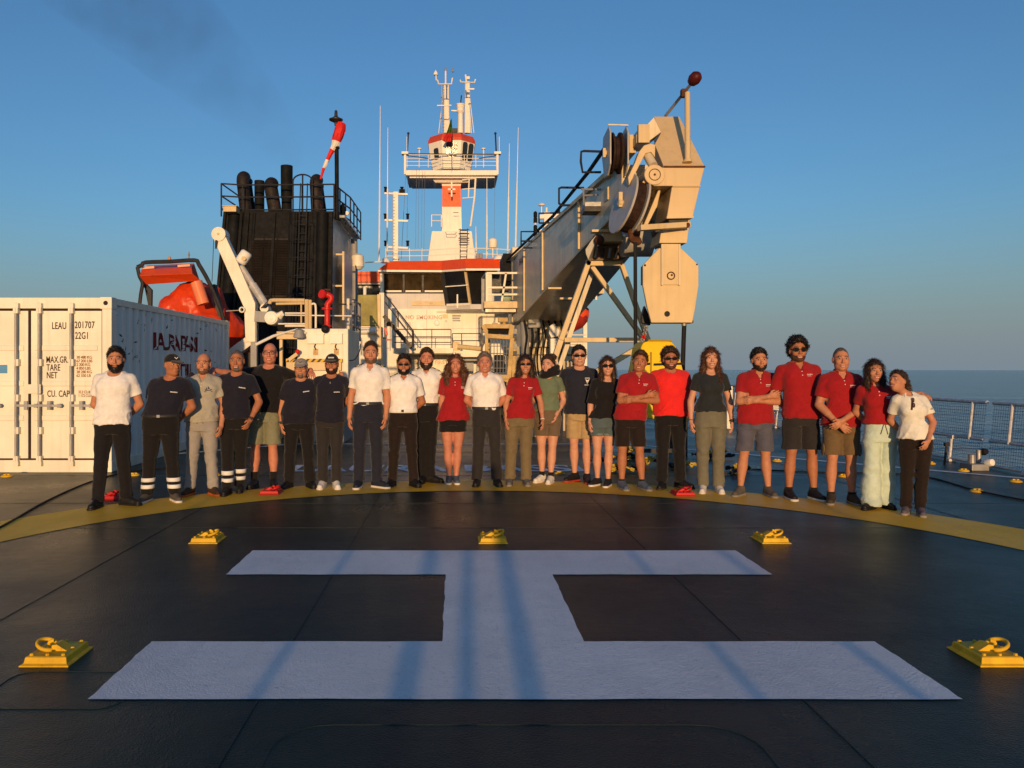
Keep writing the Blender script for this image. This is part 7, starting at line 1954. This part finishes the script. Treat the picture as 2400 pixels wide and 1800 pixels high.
SHOEM = {'black': mat('shoe_black', (.012, .011, .011), .5, spec=.3), 'blackshoe': mat('shoe_black', (.012, .011, .011), .5), 'whiteshoe': mat('shoe_white', (.68, .64, .58), .6), 'white': mat('sole_white', (.70, .67, .60), .6),
         'navyshoe': mat('shoe_navy', (.018, .022, .035), .6), 'blackwhite': mat('shoe_canvas_black', (.014, .013, .015), .7), 'brownshoe': mat('shoe_brown', (.06, .035, .020), .6), 'greyshoe': mat('shoe_grey', (.10, .085, .07), .7), 'grey': mat('sole_grey', (.25, .23, .20), .7),
         'walk': mat('shoe_grey_walking', (.13, .12, .12), .7), 'greyblue': mat('shoe_blue_grey', (.08, .10, .14), .7), 'orangesole': mat('sole_orange', (.55, .12, .03), .6), 'redsole': mat('sole_red', (.45, .05, .03), .6), 'olives': mat('shoe_olive', (.06, .045, .025), .7), 'purple': mat('shoe_purple_grey', (.10, .08, .10), .7)}

# ---- extras
def x_logo(u=.085, z=1.30, rows=((.0, .056, .010), (-.015, .040, .006)), m=None, tilt=0.0):
    def f(c):
        rnd = random.Random(int(abs(u * 1000)) + count[0]); P = []
        for dz, wd, h in rows:
            x = 0
            while x < wd:
                w_ = rnd.uniform(.005, .009); hh = h * rnd.uniform(.75, 1)
                xa = c['CXs'](z * c['s']) + (u + x - wd / 2 * 0) * c['s']; z0 = (z + dz + tilt * x) * c['s']
                P.append([(xa, z0), (xa + w_ * .75, z0), (xa + w_ * .75, z0 + hh), (xa, z0 + hh)]); x += w_
        decal(c['bv'], P, m or LOGOW, 'chest_print', c['shirt'])
    return f
def x_navylogo(tilt=-.1): return x_logo(.055, 1.285, ((.0, .075, .013),), None, tilt)
def x_crest(c):
    s = c['s']; x = c['CXs'](1.29 * s) + .085 * s; z = 1.285 * s
    decal(c['bv'], [[(x - .032, z + .035), (x - .012, z - .012), (x, z - .006), (x, z + .012), (x - .018, z + .022)], [(x + .032, z + .035), (x + .018, z + .022), (x, z + .012), (x, z - .006), (x + .012, z - .012)], [(x - .034, z + .037), (x + .034, z + .037), (x + .030, z + .045), (x - .030, z + .045)], [(x - .012, z - .016), (x + .012, z - .016), (x, z - .035)]] + [[(x - .036 + i * .011, z - .056), (x - .028 + i * .011, z - .056), (x - .028 + i * .011, z - .046), (x - .036 + i * .011, z - .046)] for i in range(7)], LOGOW, 'chest_emblem', c['shirt'])
def x_boat(c):
    s = c['s']; x = c['CXs'](1.29 * s) + .085 * s; z = 1.295 * s
    decal(c['bv'], [[(x - .042, z), (x + .046, z + .003), (x + .032, z - .014), (x - .030, z - .016)], [(x - .004, z + .004), (x + .022, z + .006), (x + .0, z + .042)], [(x - .012, z + .004), (x - .030, z + .004), (x - .012, z + .03)], [(x - .05, z - .022), (x + .05, z - .020), (x + .045, z - .028), (x - .04, z - .030)]], LOGOD, 'chest_emblem', c['shirt'])
def ringmesh(c, st, name, m, par, th=.004, n=36):
    q = MB(); q.loft([[Vector((a[1] + (a[3] + th) * math.cos(2 * math.pi * j / n), a[2] + (a[4] + th) * math.sin(2 * math.pi * j / n), a[0])) for j in range(n)] for a in st], cap=False)
    o = local_build(q, name, m, par, 60); sm = o.modifiers.new('thickness', 'SOLIDIFY'); sm.thickness = .006; return o
def x_belt(m, buckle=GREY, z=1.012, h=.036):
    def f(c):
        s = c['s']; o = ringmesh(c, c['torso'](.021, (z - h / 2) * s, (z + h / 2) * s), 'belt', m, c['legs'])
        q = MB(); a = c['torso'](.021, z * s, (z + .01) * s)[0]; q.box((a[1], a[2] - a[4] - .006, z * s), (.034, .008, .030)); local_build(q, 'buckle', buckle, o)
    return f
def x_officer(stripes=2):
    def f(c):
        s = c['s']
        for k in (-1, 1):
            p = c['sh'][k]; nk = np.array((c['CXs'](1.47 * s), .012, 1.465 * s)); d = p - nk; d /= np.linalg.norm(d)
            a = Vector(p - d * .10 * s + np.array((0, -.0, .062 * s))); b = Vector(p - d * .0 + np.array((k * .01, -.0, .066 * s)))
            q = MB(); q.bar(a, b, .056, .010); o = local_build(q, 'epaulette', FB['black'], c['shirt'])
            for j in range(stripes):
                t = .55 + .17 * j; m_ = a.lerp(b, t); q = MB(); q.bar(m_, a.lerp(b, t + .08), .058, .013); local_build(q, 'gold_stripe', GOLD, o)
        for k in (-1, 1):
            x = c['CXs'](1.26 * s) + k * .082 * s
            grid_patch(c['bv'], x - .048 * s, x + .048 * s, 1.175 * s, 1.285 * s, FB['white'], 'pocket', c['shirt'], .006)
            grid_patch(c['bv'], x - .050 * s, x + .050 * s, 1.268 * s, 1.302 * s, FB['white'], 'pocket_flap', c['shirt'], .009)
        xs = c['CXs'](1.2 * s); grid_patch(c['bv'], xs - .016, xs + .016, 1.04 * s, 1.37 * s, FB['white'], 'placket', c['shirt'], .004, 10)
    return f
def x_bands(zs=((.155, .045), (.235, .045))):
    def f(c):
        for k in (-1, 1):
            for z, h in zs:
                rr = [r_ for r_ in c['rows']]; za = np.array([r_[0] for r_ in rr])[::-1]; ra_ = np.array([r_[1] for r_ in rr])[::-1]
                st = c['legst'](k, [(z + h * i / 3, float(np.interp(z + h * i / 3, za, ra_)), .006) for i in range(4)])
                ringmesh(c, st, 'reflective_band', REFL, c['legs'], .008, 28)
    return f
def x_watch(k, m=RUBBER, name='watch', face=True, back=.012):
    def f(c):
        d = Vector(c['HD'][k] if False else (c['WR'][k] - c['EL'][k])).normalized(); p = Vector(c['WR'][k]) - d * back
        q = MB(); q.ring(p, float(c['ra'][3]) + .002, .0075 if face else .005, d, 22, 8); o = local_build(q, name, m, c['root'], 60)
        if face: q = MB(); q.box(p + Vector((0, -float(c['ra'][3]) - .006, 0)), (.034, .012, .036)); local_build(q, 'watch_face', RUBBER, o)
    return f
def x_scarf(c):
    S = Sdf(); s = c['s']; cx = c['CXs'](1.5 * s)
    for i in range(14):
        a = 2 * math.pi * i / 14; b = 2 * math.pi * (i + 1) / 14
        P = lambda t, r_, z: np.array((cx + r_ * 1.12 * math.sin(t) + .03, .0 - r_ * math.cos(t), z + .03 * math.sin(t)))
        S.cap(P(a, .092, 1.475 * s), P(b, .092, 1.475 * s), .042, k=.02); S.cap(P(a, .082, 1.535 * s), P(b, .082, 1.535 * s), .034, k=.02)
    P1, F1 = S.mesh(.008, lambda f, X, Y, Z: f + .010 * vnoise(X + Z, Y, Z * 2, 12)); np_mesh('scarf', P1, F1, FB['black'], c['root'])
def x_pendant(c):
    s = c['s']; p = project(c['bv'], c['CXs'](1.36 * s), 1.365 * s, .004)
    if p: q = MB(); q.lathe([(.006, -.012), (.008, 0), (.004, .012)], p, (0, 0, 1), 8); local_build(q, 'pendant', STEEL, c['root'])
def x_glasses_on_shirt(c):
    s = c['s']; x = c['CXs'](1.36 * s) - .01
    q = MB()
    for k in (-1, 1):
        p = project(c['bv'], x + .002, (1.355 + k * .03) * s, .012)
        if p: q.ball(p, (.014, .008, .026), 12, 8)
    p0 = project(c['bv'], x, 1.40 * s, .012); p1 = project(c['bv'], x - .02, 1.27 * s, .012)
    if p0 and p1: q.bar(p0, p1, .012)
    if q.v: local_build(q, 'hanging_sunglasses', mat('brown_glasses', (.05, .02, .012), .4), c['root'])
def x_pockets(m):
    def f(c):
        s = c['s']
        for k in (-1, 1):
            a = c['legst'](k, [(.60, .1, 0)])[0]
            S = Sdf(); S.ell((a[1] + k * a[3] * .93, a[2], .60 * s), np.array((.018, .055, .075)) * s, None, .01); P1, F1 = S.mesh(.008); np_mesh('cargo_pocket', P1, F1, FB[m], c['legs'])
    return f
def x_string(c):
    s = c['s']; q = MB()
    for k in (-1, 1):
        P = [project(c['lbv'], c['CXs'](.98 * s) + k * (.006 + .010 * i), (1.0 - .04 * i) * s, .006) for i in range(4)]
        if all(P): q.tube(P, .004, 5)
    if q.v: local_build(q, 'drawstring', FB['white'] if False else FB['slate'], c['legs'])
def x_cuff(c):
    for k in (-1, 1):
        r_ = c['rows'][-1]; ringmesh(c, c['legst'](k, [(r_[0] + .002, r_[1], r_[2]), (r_[0] + .035, r_[1] * .995, r_[2])]), 'turned_up_cuff', mat('faded_denim', (.16, .20, .19), .85), c['legs'], .006, 28)
def x_sleeve_mark(k):
    def f(c):
        p = c['sh'][k] + (c['EL'][k] - c['sh'][k]) * .35; h = c['bv'].ray_cast(Vector((p[0] + k * .03, -1, p[2])), Vector((0, 1, 0)))
        if h[0]: x, z = h[0].x, h[0].z; decal(c['bv'], [[(x - .018, z - .012), (x - .006, z - .012), (x - .010, z - .002)], [(x - .004, z - .012), (x + .008, z - .012), (x + .0, z + .006)], [(x + .010, z - .012), (x + .020, z - .012), (x + .012, z + .012)]], LOGOD, 'sleeve_print', c['shirt'])
    return f
def x_necklace(c):
    q = MB(); s = c['s']; cx = c['CXs'](1.46 * s)
    q.tube([(cx + .055 * math.sin(t_), -.07 - .012 * math.cos(t_), (1.462 - .03 * math.cos(t_)) * s) for t_ in [R(-70 + 14 * i) for i in range(11)]], .003, 5); local_build(q, 'necklace', STEEL, c['root'])
# ---------------------------------------------------------------- the crew, from the container side to the railing
CAPB = fabric('cap_black', (.012, .011, .012)); CAPG = fabric('cap_grey', (.26, .23, .20))
LOGO_RED = [x_logo()]
ARM_X = (((-.055, -.075, -.265), (.235, -.205, -.205), (.95, -.05, .25), (0, 1, .1)), ((.055, -.075, -.265), (-.225, -.175, -.255), (-.95, .15, -.05), (0, 1, .1)))
person('man with full black beard, white t-shirt and black trousers beside the container doors', 262, 1186, 810, 272, (236, 292), skin='tan', b=1.02, arms=('back', 'back'), sc='white', hem=.90, lc='black', hair='thick', hc='black', beard='full', bc='black', smile=False, hy=8, fy=(-6, 62), fd=(-.10, .03), sleeve=.6)
person('stout man in black cap and navy t-shirt, reflective ankle bands, looking aside', 377, 1175, 823, 404, (345, 408), skin='deep', b=1.22, belly=.045, arms=('back', 'back'), sc='navy', tuck=True, lc='black', hair='buzz', hc='dark', cap='mark', capm=CAPB, smile=False, hy=38, hp=2, shoe='greyshoe', sole='white', fy=(-8, 28), sleeve=.62, extra=[x_navylogo(), x_belt(DARK), x_bands()], hipx=.0)
person('balding man in a pale grey polo and grey drawstring trousers', 473, 1160, 825, 478, (446, 498), skin='tan', b=1.05, arms=('away', ((.075, .015, -.28), (.06, -.09, -.52))), sc='grey', neck='polo', hem=.90, lc='greygrey', hair='fringe', hc='stubble', beard='stubble', bc='stubble', shoe='brownshoe', sole='orangesole', fy=(-15, 30), extra=[x_boat, x_string], hy=-3)
person('grey-bearded man in navy, reflective ankle bands, arm behind the man in grey polo', 549, 1157, 818, 556, (535, 556), skin='deep', b=1.0, arms=(((-.22, .16, -.06), (-.38, .05, .065), (-.3, -.7, -.5), (.1, .2, -1)), ((.10, .0, -.27), (.02, -.13, -.47))), sc='navy', hem=.92, lc='black', hair='buzz', hc='darkgrey', beard='goatee', bc='grey', fy=(-4, 8), fd=(-.06, .16), extra=[x_navylogo(-.18), x_watch(1), x_bands(((.15, .045), (.235, .05)))], hr=-2)
person('tall bald man with glasses, black t-shirt and grey-green shorts, arms round his neighbours', 618, 1142, 801, 633, (596, 641), skin='ruddy', b=1.12, sw=1.1, arms=(((-.20, -.17, -.02), (-.39, -.36, .035), (-.35, -.65, -.5), (.1, .2, -1)), ((.18, .17, -.10), (.31, .02, .03), (.25, -.75, -.5), (0, .2, -1))), sc='black', hem=.90, legs='shorts', lc='sage', lhem=.52, flare=1.08, hair='bald', hc='stubble', glasses='clear', sock=('black', .19), fy=(-10, 12), loose=.024, sleeve=.7)
person('man in a grey cap, glasses and navy t-shirt with a watch on his wrist', 700, 1143, 835, 706, (677, 726), skin='tan', b=1.22, belly=.05, arms=(((-.09, .01, -.27), (-.075, -.07, -.51)), ((.22, .16, .0), (.37, .04, .15), (.25, -.65, -.65), (-.1, .2, -1))), sc='navy', hem=.87, lc='black', hair='buzz', hc='darkgrey', beard='goatee', bc='grey', cap='dark', capm=CAPG, glasses='clear', smile=False, fy=(-18, 25), extra=[x_navylogo(.15), x_watch(-1)], loose=.022, sleeve=.72)
person('man in black cap, glasses and dark beard, navy t-shirt and white sneakers', 772, 1144, 824, 778, (756, 788), skin='deep', b=.98, arms=('away', 'away'), sc='navy', hem=.86, lc='charcoal', hair='buzz', hc='dark', beard='short', bc='dark', cap='bars', capm=CAPB, glasses='clear', shoe='whiteshoe', sole='white', fy=(-6, 12), extra=[x_logo(.05, 1.24, ((.0, .075, .012),)), x_pendant], loose=.02)
person('tall unsmiling officer in white shirt with dark shoulder boards and black trousers', 862, 1143, 800, 869, (840, 884), skin='tan', b=1.02, arms=(((-.06, .03, -.28), (-.075, -.03, -.53)), 'down2'), sc='white', neck='officer', tuck=True, lc='navyslate', hair='short', hc='dark', beard='stubble', bc='stubble', hairline=.022, smile=False, shoe='navyshoe', sole='white', fy=(-5, 48), extra=[x_officer(), x_belt(DARK)], hy=4, sleeve=.66)
person('officer in sunglasses with a trimmed beard, white shirt and wide white belt', 944, 1140, 828, 947, (919, 969), skin='deep', b=1.05, arms=('back', 'back'), sc='white', neck='officer', tuck=True, lc='darkbrown', hair='thick', hc='black', beard='short', bc='black', glasses='small', fy=(-18, 24), extra=[x_officer(), x_belt(FB['white'], RUBBER, 1.0, .055)], sleeve=.66)
person('bearded officer in white shirt standing half behind the one with white belt', 994, 1131, 813, 1000, (990, 1008), skin='ruddy', b=1.02, arms=('away', 'back'), sc='white', neck='officer', tuck=True, lc='black', hair='thick', hc='dark', beard='full', bc='dark', fy=(-5, 60), extra=[x_officer(), x_belt(DARK)], hr=3, sleeve=.66)
person('woman with long wavy hair in a red polo and short black skirt', 1061, 1133, 829, 1068, (1053, 1069), sex='f', skin='ruddy', b=1.10, arms=('down2', 'back'), sc='red', neck='polo', hem=.86, legs='skirt', lc='black', lhem=.70, flare=1.12, hair='wavy', hc='auburn', shoe='greyblue', sole='white', fy=(-3, 6), sleeve=.62, loose=.02, extra=[x_logo(), x_necklace])
person('grey-haired officer in a white shirt and black trousers, hands behind his back', 1141, 1138, 823, 1136, (1118, 1165), skin='ruddy', b=1.04, arms=('back', 'back'), sc='white', neck='officer', tuck=True, lc='charcoal', hair='thick', hc='grey', fy=(-8, 10), extra=[x_officer(3), x_belt(DARK)], flare=1.12, sleeve=.72)
person('woman with dark bobbed hair and glasses in a red polo and olive trousers', 1215, 1137, 830, 1231, (1195, 1233), sex='f', skin='tan', b=1.06, arms=(((-.085, .01, -.28), (-.09, -.08, -.50)), ((.085, .01, -.28), (.10, -.10, -.50))), sc='red', neck='polo', hem=.90, lc='olive', hair='bob', hc='dark', glasses='small', shoe='walk', sole='grey', fy=(-6, 6), sleeve=.62, extra=[x_logo(.06, 1.30), x_watch(1, LOGOW, 'bracelet', False)], flare=1.02)
person('woman with black scarf and hair bun, green t-shirt and brown shorts', 1283, 1131, 829, 1284, (1271, 1290), sex='f', skin='fair', b=1.05, arms=('away', ((.075, .05, -.265), (-.03, -.10, -.44), (-.3, -.1, -.95), (-1, 0, 0))), sc='green', hem=.98, legs='shorts', lc='taupe', lhem=.64, hair='bun', hc='dark', sock=('black', .15), shoe='whiteshoe', sole='white', fy=(-40, -18), fd=(.03, -.06), hy=-22, extra=[x_scarf], sleeve=.5, loose=.014)
person('man in dark sunglasses, navy t-shirt with a white emblem and khaki shorts', 1360, 1130, 807, 1357, (1348, 1375), skin='fair', b=1.0, sw=1.02, arms=('back', 'back'), sc='navyslate', hem=.88, legs='shorts', lc='khaki', lhem=.56, flare=1.10, hair='thick', hc='black', glasses='sport', shoe='black', sole='redsole', fy=(-45, -2), fd=(.06, -.05), extra=[x_crest], sleeve=.68, loose=.02)
person('woman in large sunglasses, black top and denim shorts', 1413, 1139, 834, 1423, (1401, 1424), sex='f', skin='fair', b=.98, arms=(((-.06, .02, -.28), (-.075, -.03, -.52)), 'back'), sc='black', neck='scoop', hem=.92, legs='shorts', lc='denim', lhem=.68, hair='long2', hc='brown', glasses='wide', shoe='blackwhite', sole='white', fy=(-40, -20), fd=(.02, -.05), sleeve=.95, loose=.018, extra=[x_cuff, x_watch(-1, STEEL, 'bracelet', False)])
person('man with folded arms in a red polo and black shorts, head tilted', 1480, 1147, 819, 1499, (1458, 1505), skin='deep', b=1.06, arms=ARM_X, sc='red', neck='polo', hem=.88, legs='shorts', lc='darkbrown', lhem=.54, flare=1.02, hair='thick', hc='brown', hr=9, hy=-10, smile=True, sock=('black', .13), shoe='greyblue', sole='grey', fy=(12, 22), extra=[x_logo(.06, 1.315)], sleeve=.66, hipx=-.02)
person('man in a bright red long-sleeved top and wraparound sunglasses', 1572, 1144, 812, 1570, (1551, 1596), skin='deep', b=1.10, sw=1.04, arms=('away', 'back'), sc='bright_red', hem=.90, sleeve=1.55, lc='black', hair='curly', hc='dark', glasses='sport', beard='stubble', bc='midstubble', fy=(-20, 42), fd=(-.05, .05), loose=.030, sole='olives')
person('woman with long brown hair, dark t-shirt and grey-green trousers, watch on wrist', 1665, 1154, 813, 1665, (1648, 1684), sex='f', skin='fair', b=1.04, sw=1.04, arms=(((-.075, .01, -.28), (-.085, -.06, -.52)), ((.075, .01, -.28), (.085, -.06, -.52))), sc='darkteal', hem=.98, lc='greengrey', hair='long', hc='auburn', shoe='whiteshoe', sole='white', fy=(-14, 2), sleeve=.55, loose=.012, extra=[x_watch(1), x_watch(-1, DARK, 'bracelet', False)])
person('dark-haired man with folded arms in a red polo and blue-grey shorts', 1768, 1162, 813, 1778, (1737, 1800), skin='tan', b=1.08, arms=ARM_X, sc='red', neck='polo', hem=.86, legs='shorts', lc='slate', lhem=.53, flare=1.08, hair='thick', hc='black', beard='short', bc='dark', smile=False, hr=-3, hp=4, shoe='greyshoe', sole='grey', fy=(-34, 10), extra=[x_logo(.06, 1.305)], sleeve=.62, hy=2)
person('tall man with curly black hair and round sunglasses, red polo and black shorts', 1880, 1170, 787, 1869, (1851, 1907), skin='deep', b=1.0, sw=1.02, arms=('back', 'away'), sc='red', neck='polo', hem=.88, legs='shorts', lc='charcoal', lhem=.54, flare=1.12, hair='curly', hc='black', glasses='round', beard='stubble', bc='midstubble', sock=('black', .12), shoe='black', sole='white', fy=(4, 16), extra=[x_logo(.05, 1.335)], sleeve=.72)
person('man in red polo and brown cargo shorts with hands clasped in front', 1972, 1180, 812, 1970, (1950, 1997), skin='tan', b=1.06, arms=(((-.065, -.02, -.28), (.085, -.19, -.475), (.75, -.25, -.6), (0, 1, .2)), ((.085, -.02, -.275), (-.205, -.215, -.435), (-.75, -.1, -.6), (0, 1, .2))), sc='red', neck='polo', hem=.87, legs='shorts', lc='brown', lhem=.55, flare=1.14, hair='buzz', hc='darkgrey', sock=('black', .11), shoe='olives', sole='grey', fy=(-20, 6), extra=[x_logo(.055, 1.315), x_pockets('brown')], sleeve=.68, hy=-4, hairline=.012)
person('smiling woman with long dark hair, red polo and wide mint trousers', 2058, 1193, 841, 2049, (2040, 2076), sex='f', skin='tan', b=1.04, arms=('away', ((.17, .10, -.08), (.37, .07, -.03), (.75, -.6, -.35), (-.2, .3, -1))), sc='red', neck='polo', hem=1.0, lc='mint', hair='long2', hc='dark', fy=(-45, 20), fd=(-.05, .06), flare=1.62, lhem=.05, hipx=.03, sleeve=.55, extra=[x_logo(.07, 1.31), x_string], loose=.012)
person('short woman in white polo and black trousers leaning toward the woman in mint trousers', 2142, 1206, 866, 2106, (2128, 2152), sex='f', skin='tan', b=1.02, tl=.25, arms=('away', ((.105, -.03, -.26), (-.0, -.185, -.465), (-.5, -.2, -.85), (-.5, .8, 0))), sc='offwhite', neck='polo', hem=.92, lc='darkbrown', hair='tail', hc='dark', shoe='purple', sole='grey', fy=(-28, -10), fd=(.02, -.06), hy=-52, hp=-14, hr=-10, hipx=.02, sleeve=.62, extra=[x_sleeve_mark(1), x_glasses_on_shirt], loose=.014)
